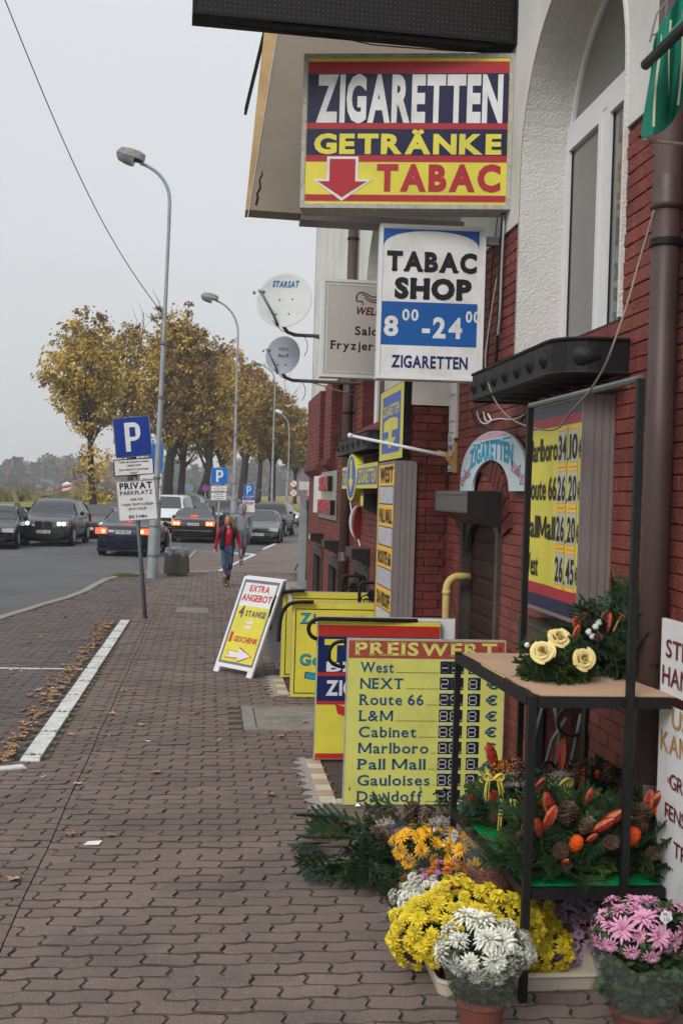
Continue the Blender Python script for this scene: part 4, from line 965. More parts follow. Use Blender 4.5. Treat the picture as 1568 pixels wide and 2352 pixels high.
# --- gas pipe
M_gas = mat('yellow_gas_pipe', (.50,.36,.13), .45, .12, 8, dirt=(.3,.2,.08), dscale=6)
XG = 1.93; pz = WX(1024, 1400, XG); yb_ = pz.y
zt_ = WX(1030, 1325, XG).z
b = MB(); r = .10; P = [(XG, yb_, -.3), (XG, yb_, zt_-r)]+[(XG+r-r*math.cos(R(a)), yb_, zt_-r+r*math.sin(R(a))) for a in range(15, 91, 15)]+[(XW+.02, yb_, zt_)]
b.tube(P, .032, 14); t = thing('gas_pipe', 'yellow gas pipe bending into the brick beside the cellar door', 'pipe', (XG, yb_, 0)); b.build('pipe', M_gas, t, smooth=True)
b = MB(); b.lathe([(.032,0),(.037,.002),(.037,.035),(.032,.04)], (XG, yb_, zt_-r-.05), 14); b.build('collar', M_gas, t, smooth=True)
# --- black riveted flower boxes
def flowerbox(lab, y0, y1, prot, z0, z1, nros, r=.2, big=True):
    t = thing('flower_box', lab, 'flower box', (XW, y0, z0)); X = XW-prot
    out = [(XW-.003, y0)]+[(XW-.003-(prot-r)*1.0, y0)]
    out = [(XW-.003, y0), (X+r, y0)]+[(X+r-r*math.sin(R(a)), y0+r-r*math.cos(R(a))) for a in range(15, 91, 15)]+[(X, y1-.05), (X+.04, y1), (XW-.003, y1)]
    b = MB(); n = len(out); V = []
    def off(k, d):
        p = Vector(out[k]); c = Vector((XW-.003-prot*.4, (y0+y1)/2)); v = (c-p); 
        a_ = Vector(out[max(k-1,0)]); e_ = Vector(out[min(k+1,n-1)]); tng = (e_-a_).normalized(); nn = Vector((tng.y, -tng.x)); nn = nn if nn.dot(v) > 0 else -nn
        return p+nn*d
    rings = [(0, z0), (0, z1), (.014, z1), (.014, z0+.02)]
    for (d, z) in rings:
        for k in range(n): q = off(k, d); V.append((q.x, q.y, z))
    b.add(V, [(j*n+k, j*n+k+1, (j+1)*n+k+1, (j+1)*n+k) for j in range(3) for k in range(n-1)])
    b.add([(p[0], p[1], z0+.012) for p in out], [tuple(range(n))]); b.build('box', M_black, t)
    b = MB()
    for z in (z0, z1-.02): 
        b.tube([(p[0]-.003, p[1]-.003, z+.01) for p in out], .010, 6)
    b.build('rim_bead', M_black, t)
    rm = MB(); rr = (z1-z0)*.27
    L_ = (y1-.1)-(y0+r)
    prof = [(rr, 0), (rr*.92, .008), (rr*.55, .018), (rr*.5, .022), (rr*.3, .028), (0, .03)]
    for k in range(nros):
        y = y0+r+.06+(L_-.08)*k/(nros-1)
        b = MB(); b.lathe([(q[0], -q[1]) for q in prof], (X, y, (z0+z1)/2), 14, axis='X'); b.build('rosette', M_black, t, smooth=True)
    if big:
        b = MB(); b.lathe([(q[0]*1.25, -q[1]) for q in prof], (0, 0, 0), 16, axis='Y'); b.v = [(v[0]*1.5+X+r*.75+.02, v[1]+y0+.02, v[2]+(z0+z1)/2) for v in b.v]; b.build('rosette', M_black, t, smooth=True)
    return t
yq0, yq1 = WX(1447, 790).y, WX(1080, 900, XW-.37).y
zb1, zb0 = WX(1447, 776).z, WX(1447, 862).z
flowerbox('black riveted iron flower box under the near arched window', yq0, yq1, .37, zb0, zb1, 7)
yq0, yq1 = WX(908, 1000).y, WX(780, 1000, XW-.3).y
flowerbox('black riveted iron flower box on the far wall behind the white flag rod', yq0, yq1, .32, WX(868,1026,XW-.3).z, WX(868,978,XW-.3).z, 6, .18)
# brackets / tangle under the near box
b = MB()
for k in range(6):
    y = WX(1447,800).y+.1+k*.3; b.tube([(XW-.02, y, zb0-.03), (XW-.18, y+.08, zb0-.015), (XW-.30, y+.14, zb0-.01)], .006, 5)
b.tube([(XW-.03, WX(1205,960).y+k*-.12, zb0-.12+.05*math.sin(k)) for k in range(8)], .006, 5)
tag(b.build('box_stays', M_black), 'thin iron stays and wires under the near black flower box', 'bracket')
# --- satellite dishes
def dish(lab, px, py, Y, rad, arm_px, lines, m, yaw, wide=.93):
    c = AY(px, py, Y); t = thing('satellite_dish', lab, 'satellite dish', tuple(c))
    M3 = Matrix.Rotation(R(yaw), 3, 'Z') @ Matrix.Rotation(R(-18), 3, 'X')
    def T(v): q = M3 @ Vector(v); return (q.x+c.x, q.y+c.y, q.z+c.z)
    b = MB(); n = 40; prof = [(0, .13), (.25, .122), (.5, .10), (.75, .062), (.92, .022), (1, 0), (1.015, .006), (1.0, .022), (.75, .09), (.3, .15), (0, .158)]
    b.lathe([(p[0]*rad, p[1]*rad) for p in prof], (0,0,0), n, axis='Y'); b.v = [T((v[0]*wide, v[1], v[2])) for v in b.v]; b.build('reflector', m, t, smooth=True)
    b = MB(); 
    e = (-rad*.72*wide, -rad*.75, -rad*.10)
    b.tube([T((0-.05, .02, -rad*.98)), T((-.25*rad, -rad*.25, -rad*.72)), T(e)], .018 if rad > .3 else .013, 8); b.build('feed_arm', M_galvd, t, smooth=True)
    b = MB(); x, y, z = e; s = rad*.10
    b.tube([T((x-.02, y-.03, z)), T((x+s, y+s*1.3, z+s*.3))], s*.55, 10); b.tube([T((x-s*2.2, y-.02, z-s*.4)), T((x-s*2.2, y+s, z-s*.4+s*.2))], s*.5, 8); b.build('receiver', mat('lnb_beige', (.40,.40,.34), .5, .1), t, smooth=True)
    pr = MB()
    for (s, z, hh, ww, mi, sh) in lines:
        text(pr, s, 0, z*rad, hh*rad, ww*rad, .045, False, 0, mi, 'c', shear=sh)
    def cup(v):
        rr = math.hypot(v[0], v[2])/rad; d = .13*(1-rr*rr); return T((v[0]*wide, d*rad-.006, v[2]))
    pr.v = [cup(v) for v in pr.v]
    pr.build('lettering', [mat('ink_dish_blue', (.01,.13,.30), .5, .0), M_galvd], t)
    b = MB()
    for (x, z) in ((-.18,.05),(.28,.08),(-.26,-.5),(.2,-.48)): 
        rr = math.hypot(x, z); q = T((x*rad*wide, (.13*(1-rr*rr))*rad-.006, z*rad)); b.lathe([(0,-.004),(.010,-.003),(.011,.004)], q, 8, axis='Y')
    b.build('bolt', M_blackp, t)
    ax = WX(arm_px[0], arm_px[1]); sx = T((.05*rad, rad*.12, -rad*.95)); e2 = (XW, Y+.25, sx[2]-.06)
    b = MB(); b.tube([sx, (sx[0]+.06, Y+.15, sx[2]-.03), (sx[0]+.16, Y+.2, sx[2]-.06), e2], .026, 8); b.tube([(sx[0]+.45, Y+.22, sx[2]-.08), (XW, Y+.22, sx[2]-.26)], .009, 6); b.build('wall_arm', mat('galvanised_arm', (.24,.23,.17), .5, .2), t, smooth=True)
    b = MB(); b.tube([T((-.3*rad, -.1, -.9*rad)), T((0, .1, -1.05*rad)), T((.25*rad, .15, -1.0*rad)), (sx[0]+.3, Y+.2, sx[2]-.07)]+[(sx[0]+.3+.05*math.sin(k), Y+.2, sx[2]-.07-.09*k) for k in range(1, 4)], .005, 5); b.build('cable', M_blackp, t)
    return t
dish('large white satellite dish lettered STARSAT, upper of the two', 652, 688, 15.2, .40, (730,762), [('STARSAT', .52, .20, .95, 0, .15)], M_dish, -12)
dish('smaller grey satellite dish lettered WIZJA PHILIPS, below the STARSAT one', 649, 815, 15.8, .285, (730,856), [('WIZJA', .30, .13, .62, 1, 0), ('PHILIPS', -.06, .12, .62, 1, 0)], M_dish2, -14, .84)
# ================================================================== BOARDS ROUND THE CELLAR STAIRS
def stairwell(lab, x0, y0, y1, ntile=8):
    t = thing('cellar_stairwell', lab, 'stairwell', (x0, y0, 0))
    b = MB(); b.box((x0-.03, y0, -1.3), (x0+.02, y1, -.055)); b.box((x0+.021, y0-.05, -1.3), (XW, y0, -.02)); b.box((x0+.021, y1, -1.3), (XW, y1+.05, -.02)); b.box((x0+.021, y0+.001, -1.4), (XW-.0, y1-.001, -1.3)); b.build('pit_wall', M_conc, t)
    n = 7
    for k in range(n):
        b = MB(); z = -.17*(k+1); xa = x0+.021+(XW-.15-x0)*k/n*.8; b.box((xa, y0+.001, z-.3), (xa+(XW-x0)/n*.8-.002, y1-.001, z)); b.build('step', M_conc, t)
    for k in range(ntile):
        a = y0-.06+(y1-y0+.12)*k/ntile; c = y0-.06+(y1-y0+.12)*(k+1)/ntile-.006
        b = MB(); b.box((x0-.055, a, -.02), (x0+.055, c, .012)); b.build('rim_tile', M_tileA if k % 2 else M_tileB, t)
    b = MB(); rnd = random.Random(9)
    x = x0+.06
    while x < 1.35: b.box((x, y0-.05, -.02), (min(x+.24, 1.4), y0+.035, .011)); x += .246
    b.build('front_tile', M_tileB, t)
    # cement smear outside the rim
    V = []; n = 46
    for k in range(n+1):
        y = y0-.2+(y1-y0+.3)*k/n; V += [(x0-.05, y, .0105), (x0-.085-.035*(1+math.sin(k*1.1)+.6*math.sin(k*2.7))-rnd.uniform(0,.02), y, .0035)]
    b = MB(); b.add(V, [(2*k, 2*k+2, 2*k+3, 2*k+1) for k in range(n)]); b.build('cement_smear', mat('cement_smear', (.30,.275,.25), .95, .2, 30, .8, 60), t)
    return t
M_tileA = mat('tan_tile', (.36,.25,.17), .4, .1, 8, dirt=(.45,.40,.33), dscale=6); M_tileB = mat('cream_tile', (.52,.47,.38), .4, .06, 8, dirt=(.35,.3,.25), dscale=7)
stairwell('open cellar stair pit with tiled rim behind the PREISWERT board', *PIT[0]); stairwell('farther open cellar stair pit between the two yellow Zigaretten boards', *PIT[1], 6)
def board(lab, pBL, pBR, Yl, Yr, ztop, zbot, m_face, name='board_sign', back=M_pvc, d=.05, edge=M_alu):
    A, B = AY(*pBL, Yl), AY(*pBR, Yr); A = Vector((A.x, Yl, 0)); B = Vector((B.x, Yr, 0)); v = B-A; w = v.length; h = ztop-zbot
    t = thing(name, lab, 'sign', (A.x, A.y, zbot), math.atan2(v.y, v.x))
    b = MB(); b.box((0, .004, 0), (w, d, h)); b.build('panel_back', edge, t, local=True)
    b = MB(); b.box((.006, 0, .006), (w-.006, .0035, h-.006)); b.build('face_panel', m_face, t, local=True)
    return t, w, h
# ground depth of each board
Y1b = G(787,1852).y
# PREISWERT
BL, BR = AY(787, 1850, Y1b), AY(1148, 1857, Y1b); TL = AY(797, 1467, Y1b)
t, w, h = board('yellow price board headed PREISWERT with cigarette brands and digit panels', (787,1850), (1150,1850), Y1b, Y1b, TL.z, BL.z, M_yel2)
b = MB(); M_hdr = mat('header_red', (.33,.055,.055), .4, .08, 5, dirt=(.25,.10,.08), dscale=8); M_lcd = mat('digit_black', (.012,.015,.025), .3, 0)
y1, y2, y3 = -.0015, -.003, -.0045
rect(b, .01, h*.885, w-.01, h-.01, 0, y1); text(b, 'PREISWERT', w*.05, h*.905, h*.075, w*.90, .03, True, y2, 1, gap=.05)
rows = ['West','NEXT','Route 66','L&M','Cabinet','Marlboro','Pall Mall','Gauloises','Davidoff']; wd = [.21,.275,.405,.215,.365,.445,.43,.46,.415]
SEG = {'8': 'abcdefg', '0': 'abcdef', '-': 'g'}
lit = ['-3.0', '21.0', '25.0', '88.0', '38.8', '88.8', '88.8', '88.8', '88.8']
for k, nm in enumerate(rows):
    z = h*(.800-.0972*k); text(b, nm, w*.085, z, h*.062, w*wd[k], .014, True, y2, 2, gap=.05)
    xl = w*(.085+wd[k]+.012); rect(b, xl, z, w*.575, z+.0025, 4, y2)
    for (xa, xb) in ((.585, .735), (.765, .845)):
        rect(b, w*xa, z-.006, w*xb, z+h*.070, 4, y1)
    if k: text(b, '€', w*.88, z+.004, h*.055, w*.075, .03, False, y2, 2)
    for q, xa in enumerate((.592, .645, .700, .770, .812) if False else (.590, .655, .772)):
        dw = w*.05; dh = h*.058; x0, z0 = w*xa, z+.002; tk = .0065
        dim = (k == 0 and q < 2) or (k == 1) or (k == 2) 
        segs = {'a': (x0+tk, z0+dh-tk, x0+dw-tk, z0+dh), 'd': (x0+tk, z0, x0+dw-tk, z0+tk), 'g': (x0+tk, z0+dh/2-tk/2, x0+dw-tk, z0+dh/2+tk/2),
                'f': (x0, z0+dh/2+tk*.6, x0+tk, z0+dh-tk), 'b': (x0+dw-tk, z0+dh/2+tk*.6, x0+dw, z0+dh-tk), 'e': (x0, z0+tk, x0+tk, z0+dh/2-tk*.6), 'c': (x0+dw-tk, z0+tk, x0+dw, z0+dh/2-tk*.6)}
        on = {0: ('g', 'cdg' , 'abcdef'), 1: ('abged', 'bc', 'abcdefg'), 2: ('abged', 'afgcd', 'abcdefg')}.get(k, ('abcdefg',)*3)[q]
        for sg, rc in segs.items(): rect(b, *rc, 3 if sg in on else 5, y2)
    rect(b, w*.722, z+.004, w*.730, z+.012, 3, y2)
    for xt in (.60, .66, .79): rect(b, w*xt, z+h*.072, w*(xt+.035), z+h*.082, 3, y3)
frame(b, .0, .0, w, h, .006, 6, -.001); 
b.build('print', [M_hdr, M_yel2, M_teal, mat('digit_white', (.46,.47,.50), .5, .1, 20), M_lcd, mat('digit_off', (.07,.075,.09), .4, 0), M_alu], t, local=True)
b = MB()
for (x, z) in ((.06,.94),(.20,.95),(.51,.95),(.78,.95),(.96,.95),(.035,.10),(.48,.10)): b.box((w*x, -.006, h*z-.012), (w*x+.005, -.0005, h*z+.012))
b.build('clip', M_blackp, t, local=True)
def handrail(lab, pts, r, Yb, m=M_blackp, ball=False):
    P = [AY(p[0], p[1], Yb if len(p) < 3 else Yb+p[2]) for p in pts]
    for _ in range(2):
        Q = [P[0]]
        for i in range(len(P)-1): Q += [P[i]*.75+P[i+1]*.25, P[i]*.25+P[i+1]*.75]
        Q.append(P[-1]); P = Q
    t = thing('handrail', lab, 'handrail', tuple(P[-1]))
    b = MB(); b.tube(P, r, 10); b.build('rail', m, t, smooth=True)
    if ball: b = MB(); q = P[-1]; b.lathe([(0,-.035),(.018,-.03),(.024,-.012),(.018,.006),(.010,.012)], q, 12); b.build('end_ball', m, t, smooth=True)
    return t
handrail('black pipe loop sticking out left of the PREISWERT board', [(800,1474),(780,1473),(764,1480),(754,1498),(756,1518),(772,1530),(792,1532)], .013, Y1b+.06)
# TABAC
Y2b = G(720,1750).y
BLz, TLz = AY(720, 1745, Y2b).z, AY(728, 1424, Y2b).z
t, w, h = board('dark blue board with big yellow TABAC, half hidden behind the PREISWERT board', (720,1745), (1003,1745), Y2b, Y2b, TLz, BLz, M_yel)
b = MB(); M_bn = mat('board_navy', (.008,.02,.10), .4, .08)
rect(b, .008, h*.935, w-.008, h*.978, 0, y1) if False else None
rect(b, .008, h*.885, w-.008, h*.965, 0, y1); rect(b, .008, h*.42, w-.008, h*.884, 1, y1); rect(b, .008, h*.60, w-.008, h*.625, 0, y2); rect(b, .008, h*.395, w-.008, h*.42, 0, y1); rect(b, .008, .008, w-.008, h*.045, 0, y1)
text(b, 'TABAC', w*.06, h*.70, h*.155, w*.88, .05, False, y2, 2, gap=.05); text(b, 'BETRIEB', w*.08, h*.635, h*.075, w*.60, .04, False, y2, 3) if False else text(b, 'BEERS', w*.08, h*.635, h*.065, w*.62, .04, False, y2, 3)
text(b, 'ZIGARETTEN', w*.08, h*.465, h*.10, w*.86, .04, False, y2, 3)
poly(b, [(w*.18,h*.33),(w*.62,h*.20),(w*.58,h*.10),(w*.88,h*.16),(w*.72,h*.34),(w*.66,h*.27),(w*.16,h*.40)][::-1], 0, y2)
b.build('print', [M_red2, M_bn, M_yel, M_white], t, local=True)
t, w, h = board('plain grey-white panel standing just behind the dark blue TABAC board', (722,1745), (1036,1745), Y2b+.07, Y2b+.07, AY(728,1416,Y2b+.07).z, .05, M_pvc, d=.03)
handrail('black pipe along the top of the dark blue TABAC board with a bent end', [(958,1426,.05),(860,1424),(760,1422),(728,1421),(712,1430),(707,1446),(714,1462),(728,1468)], .016, Y2b-.04)
# yellow boards
Y3b = G(665,1604).y
BLz, TLz = AY(665, 1602, Y3b).z, AY(668, 1382, Y3b).z
t, w, h = board('yellow board with blue word Zigaretten, in front of the similar yellow one', (665,1602), (890,1602), Y3b, Y3b, TLz, BLz, M_yel)
b = MB(); frame(b, w*.035, h*.04, w*.965, h*.93, .010, 0, y1)
text(b, 'Zigaretten', w*.08, h*.775, h*.105, w*.86, .045, True, y1, 0); text(b, 'Zigaretten', w*.08+.004, h*.775+.004, h*.100, w*.855, .02, True, y2, 1)
text(b, 'Tabak', w*.30, h*.56, h*.10, w*.42, .02, True, y2, 1); text(b, 'Getränke', w*.09, h*.34, h*.11, w*.78, .045, True, y1, 0); text(b, 'Getränke', w*.09+.004, h*.34+.004, h*.105, w*.775, .02, True, y2, 1)
poly(b, [(w*.14,h*.20),(w*.52,h*.14),(w*.50,h*.08),(w*.72,h*.15),(w*.58,h*.28),(w*.55,h*.22),(w*.15,h*.27)], 0, y1); poly(b, [(w*.15,h*.205),(w*.53,h*.147),(w*.51,h*.095),(w*.70,h*.15),(w*.575,h*.265),(w*.55,h*.212),(w*.16,h*.262)], 1, y2)
b.build('print', [M_ink, M_cyan], t, local=True)
Y4b = G(643,1557).y
BLz, TLz = AY(643, 1556, Y4b).z, AY(646, 1358, Y4b).z
t, w, h = board('farthest plain yellow board with a thin black border line', (643,1556), (845,1556), Y4b, Y4b, TLz, BLz, M_yel)
b = MB(); frame(b, w*.045, h*.03, w*.965, h*.925, .010, 0, y1); text(b, 'Zigaretten', w*.12, h*.755, h*.09, w*.76, .03, True, y1, 1); b.build('print', [M_ink, M_cyan], t, local=True)
b = MB(); 
handrail('black handrail with a ball end at the farthest yellow board', [(700,1357),(660,1358),(640,1364),(628,1382),(622,1405),(619,1440)], .020, Y4b-.05, ball=True)
handrail('black handrail with a ball end left of the yellow Zigaretten board', [(720,1383),(680,1383),(662,1388),(650,1402),(643,1425),(640,1466)], .020, Y3b-.05, ball=True)
# wrought iron railing ends
def scroll(b, c, r0, turns, ax, r=.008, n=26, sg=1):
    P = []
    for k in range(n+1):
        q = 2*math.pi*turns*k/n; rr = r0*(1-.8*k/n); P.append((c[0]+rr*math.cos(q)*sg, c[1], c[2]+rr*math.sin(q)))
    b.tube(P, r, 6)
def irongate(lab, px0, px1, pyt, Y, h):
    a, c = AY(px0, pyt, Y), AY(px1, pyt, Y); t = thing('iron_railing', lab, 'railing', (a.x, Y, 0)); w = c.x-a.x; z = a.z
    b = MB(); r = .045; P = [(a.x, Y, 0), (a.x, Y, z-r)]+[(a.x+r-r*math.cos(R(q)), Y, z-r+r*math.sin(R(q))) for q in (30,60,90)]+[(c.x-r+r*math.sin(R(q)), Y, z-r+r*math.cos(R(q))) for q in (0,30,60,90)]+[(c.x, Y, 0)]
    b.tube(P, .018, 8); b.build('frame', M_black, t, smooth=True)
    b = MB(); scroll(b, (a.x+w*.25, Y, z-.20), .075, 1.6, 0); scroll(b, (c.x-w*.25, Y, z-.20), .075, 1.6, 0, sg=-1); b.tube([(a.x+w*.25, Y, z-.3),(a.x+w*.4, Y, z-.5),(a.x+w*.3, Y, z-.8)], .008, 6); b.build('scroll', M_black, t, smooth=True)
    for k in range(7):
        q = R(60*k); cx_, cz_ = (a.x+w*.5+(.042*math.cos(q) if k < 6 else 0), z-.13+(.042*math.sin(q) if k < 6 else 0)); b = MB(); b.lathe([(0,-.022),(.016,-.018),(.024,0),(.016,.018),(0,.022)], (cx_, Y, cz_), 10, axis='Y'); b.build('flower_boss', M_black, t, smooth=True)
irongate('curled black iron railing end against the far wall, left one of the pair', 786, 838, 1322, 13.2, .9)
irongate('curled black iron railing end beside the pillar sign, right one of the pair', 826, 885, 1338, 12.0, .9)
# --- iron gate seen through the flower rack
Yg = 6.3
t = thing('iron_gate', 'wrought iron gate with curved bars seen through the flower rack', 'gate', (1.9, Yg, 0))
b = MB(); 
def gq(px, py): return AY(px, py, Yg)
for (pts) in ([(1222,1905),(1222,1640),(1222,1620)], [(1345,1620),(1340,1910)], [(1362,1620),(1358,1905)]): b.tube([gq(*p) for p in pts], .017, 6)
b.build('post', M_black, t)
for pts in ([(1228,1700),(1236,1660),(1244,1630),(1250,1605)], [(1262,1870),(1266,1800),(1280,1740),(1284,1690),(1276,1640),(1270,1610)], [(1300,1840),(1306,1780),(1318,1720),(1326,1680),(1334,1640)], [(1330,1860),(1336,1790),(1348,1740)], [(1240,1880),(1244,1820),(1252,1760),(1268,1700),(1300,1650)]):
    b = MB(); b.tube([gq(*p) for p in pts], .011, 6); b.build('bar', M_galvd, t, smooth=True)
b = MB(); c_ = gq(1310, 1655); b.tube([(c_.x+.085*math.cos(R(q)), Yg-.02, c_.z+.085*math.sin(R(q))) for q in range(0, 361, 20)], .009, 6); c_ = gq(1256, 1770); b.tube([(c_.x+.04*math.cos(R(q)), Yg-.02, c_.z+.055*math.sin(R(q))) for q in range(0, 361, 20)], .009, 6); c_ = gq(1290,1800); b.tube([(c_.x+.03*math.cos(R(q)), Yg-.02, c_.z+.055*math.sin(R(q))) for q in range(0, 361, 20)], .009, 6); b.build('ring', M_black, t, smooth=True)
b = MB(); p = gq(1385, 1690); b.box((p.x-.03, Yg-.03, p.z-.06), (p.x+.03, Yg+.03, p.z+.06)); b.tube([gq(1345,1690), gq(1385,1690)], .014, 6); b.build('latch', M_black, t)
# --- A board
Ya = 14.1
pBL, pBR = G(490,1541), G(577,1559)
wA = (pBR-pBL).length; v = pBR-pBL; ang = math.atan2(v.y, v.x)
t = thing('folding_board', 'white folding pavement board EXTRA ANGEBOT 4 STANGE = 1 GESCHENK', 'sign', (pBL.x, pBL.y, 0), ang)
zt = AY(540, 1320, pBL.y+.2).z; topx = AY(540,1320,pBL.y+.2).x-pBL.x
Lp = 1.0; dep = .30
M3 = [Vector((topx*0, 0, 0))]
nrm = Vector((-v.y, v.x, 0)).normalized()
hz = zt; back = .26
lean = topx+ (0)
# local: x right, y back; panel goes from (0,0,0) to (lean, back, hz)
def loc(u, s, o=0.0): # u across, s up 0..1
    n_ = Vector((0, -hz, back)).normalized()
    return (u+lean*s*.93, back*s+n_.y*o, hz*s+n_.z*o)
def lp(b, u0, s0, u1, s1, mi=0, o=.004, th=None):
    b.add([loc(u0,s0,o), loc(u1,s0,o), loc(u1,s1,o), loc(u0,s1,o)], [(0,1,2,3)], mi)
def lpb(b, u0, s0, u1, s1, o0, o1):
    P0 = [loc(u0,s0,o0), loc(u1,s0,o0), loc(u1,s1,o0), loc(u0,s1,o0)]; P1 = [loc(u0,s0,o1), loc(u1,s0,o1), loc(u1,s1,o1), loc(u0,s1,o1)]
    b.add(P0+P1, [(3,2,1,0),(4,5,6,7),(0,1,5,4),(1,2,6,5),(2,3,7,6),(3,0,4,7)])
b = MB(); W_ = wA; lpb(b, 0, .06, .035, 1, -.02, .006); lpb(b, W_-.035, .06, W_, 1, -.02, .006); lpb(b, .0351, .97, W_-.0351, 1, -.02, .006); lpb(b, .0351, .06, W_-.0351, .10, -.02, .006); lpb(b, 0, 0, .09, .059, -.02, .006); lpb(b, W_-.09, 0, W_, .059, -.02, .006); b.build('front_frame', M_pvc, t, local=True)
b = MB(); lpb(b, .0355, .1005, W_-.0355, .9695, -.01, .002); b.build('front_panel', mat('poster_grey', (.15,.15,.19), .4, .05), t, local=True)
b = MB(); i0, i1 = .065, W_-.065
lp(b, i0, .70, i1, .94, 0, .004); lp(b, i0, .125, i1, .70, 1, .004)
def ltext(s, u, sb, hh, ww, mi, bold=.03, o=.007):
    q = MB(); text(q, s, u, 0, hh, ww, bold, False, 0, 0, 'c'); 
    b.add([loc(vv[0], sb+vv[2]/math.hypot(hz, back), o) for vv in q.v], q.f, mi)
ltext('EXTRA', W_*.5, .855, .07, W_*.50, 2); ltext('ANGEBOT', W_*.5, .755, .075, W_*.76, 2); ltext('4', W_*.23, .585, .13, .085, 3); ltext('STANGE', W_*.60, .60, .065, W_*.52, 3)
lp(b, W_*.42, .525, W_*.60, .555, 0, .006); lp(b, W_*.42, .475, W_*.60, .505, 0, .006)
ltext('1', W_*.17, .325, .115, .05, 2, .02); ltext('GESCHENK', W_*.56, .335, .06, W_*.62, 2)
ar = [(.16,.235),(.50,.235),(.48,.285),(.84,.205),(.52,.125),(.51,.165),(.16,.155),(.26,.195)]
b.add([loc(W_*p[0], p[1], .0065) for p in ar], [tuple(range(8))[::-1]], 2)
cx_, cz_ = .5, .205
b.add([loc(W_*(cx_+(p[0]-cx_)*.92), cz_+(p[1]-cz_)*.80, .0085) for p in ar], [tuple(range(8))[::-1]], 0)
b.build('print', [M_white, M_yel, M_lred, mat('ink_grey', (.09,.09,.12), .5, 0)], t, local=True)
b = MB()
def bk(u, s): return (u+lean*(.93 if s == 1 else .93+.0), back*1.02+ (1-s)*.30*1.0, hz*s)
w2 = .02
sx = lean*.93+.06
P = [(.0, 0)]
def bkp(b, u0, s0, u1, s1):
    Q = [(u0+lean*.93*1.0+(1-s0)*.10, back+.02+(1-s0)*.42, hz*s0), (u1+lean*.93+(1-s0)*.10, back+.02+(1-s0)*.42, hz*s0), (u1+lean*.93+(1-s1)*.10, back+.02+(1-s1)*.42, hz*s1), (u0+lean*.93+(1-s1)*.10, back+.02+(1-s1)*.42, hz*s1)]
    b.add(Q+[(q[0]+.003, q[1]+.025, q[2]+.008) for q in Q], [(0,1,2,3),(7,6,5,4),(4,5,1,0),(5,6,2,1),(6,7,3,2),(7,4,0,3)])
bkp(b, 0, .07, W_, 1); bkp(b, 0, 0, .08, .069); bkp(b, W_-.08, 0, W_, .069); b.build('rear_panel', M_pvc, t, local=True)
b = MB(); b.tube([(lean*.93+W_-.005, back+.0, hz-.02), (lean*.93+W_-.005, back+.05, hz-.02)], .012, 8); b.build('hinge', M_alu, t, local=True)
# ================================================================== FLOWER RACK
M_rack = mat('rack_black_steel', (.010,.0095,.010), .5, .15, 10, .1, 80, spec=.25)
RF = 4.58; RBk = 5.80
pC, pD = G(1207, 2330), None
zs1 = AY(1225, 1600, RF).z; xL = AY(1222, 1600, RF).x
xLb = AY(1052, 1507, RBk).x
zs2 = AY(1208, 2042, RF).z
xR = 1.955
t = thing('flower_rack', 'tall black steel flower rack with a cardboard covered shelf and a green shelf', 'rack', ((xL+xR)/2, RF, 0)); RACK = t
def bar(nm, a, c, s=.017, m=M_rack, par=None):
    a, c = Vector(a), Vector(c); b = MB(); d = (c-a).normalized()
    up = Vector((0,0,1)) if abs(d.z) < .9 else Vector((0,1,0)); n1 = d.cross(up).normalized(); n2 = n1.cross(d).normalized()
    P = [p+n1*sx*s+n2*sy*s for p in (a, c) for sx, sy in ((-1,-1),(1,-1),(1,1),(-1,1))]
    b.add(P, [(3,2,1,0),(4,5,6,7),(0,1,5,4),(1,2,6,5),(2,3,7,6),(3,0,4,7)]); return b.build(nm, m, par or t)
xC0 = AY(1207, 2330, RF).x
bar('post', (xL, RF, 0), (xL, RF, zs1), .0165)
bar('post', (xLb, RBk, 0), (xLb, RBk, zs1+.01), .0145)
xB = AY(1447, 1600, RF-.045).x; zB = AY(1452, 868, RF-.045).z
bar('post', (xB, RF-.042, zs2-.02), (xB, RF-.042, zB), .0155)
yA = 6.08; xA = AY(1209, 1200, 6.08).x; 
bar('post', (xA, yA, 0), (xA, yA, zB-.01), .016)
b = MB(); b.tube([(xB, RF-.03, zB), (xA, yA, zB)], .016, 8); b.build('top_rail', M_galvd, t)
def shelf_frame(z, th=.016):
    bar('shelf_rail', (xL+.02, RF, z-th), (xR, RF, z-th), th+.004); bar('shelf_rail', (xL, RF+.02, z-th), (xLb, RBk-.02, z-th), th)
    bar('shelf_rail', (xLb, RBk, z-th), (xR, RBk, z-th), th)
shelf_frame(zs1, .020); shelf_frame(zs2, .018)
M_card = mat('cardboard', (.44,.29,.19), .85, .05, 6, .1, 60, dirt=(.30,.19,.12), dscale=4, damt=.25)
b = MB(); nn = 14
P = [(xL+.03+ (xLb-xL)*k/nn+random.Random(k).uniform(-.006,.006), RF-.01+(RBk-RF+.02)*k/nn) for k in range(nn+1)]; b.prism([(xR+.02, RF-.012, zs1+.001), (xR-.1, RBk, zs1+.001)]+[(p[0], p[1], zs1+.001) for p in P[::-1]], (0,0,.008)); b.build('cardboard_cover', M_card, t)
M_green2 = mat('green_plastic', (.0,.21,.05), .4, .05, 4)
b = MB(); b.prism([(xL+.012, RF+.02, zs2+.001), (xR, RF+.02, zs2+.001), (xR, RBk, zs2+.001), (xLb+.012, RBk, zs2+.001)], (0,0,.006)); b.build('green_shelf', M_green2, t)
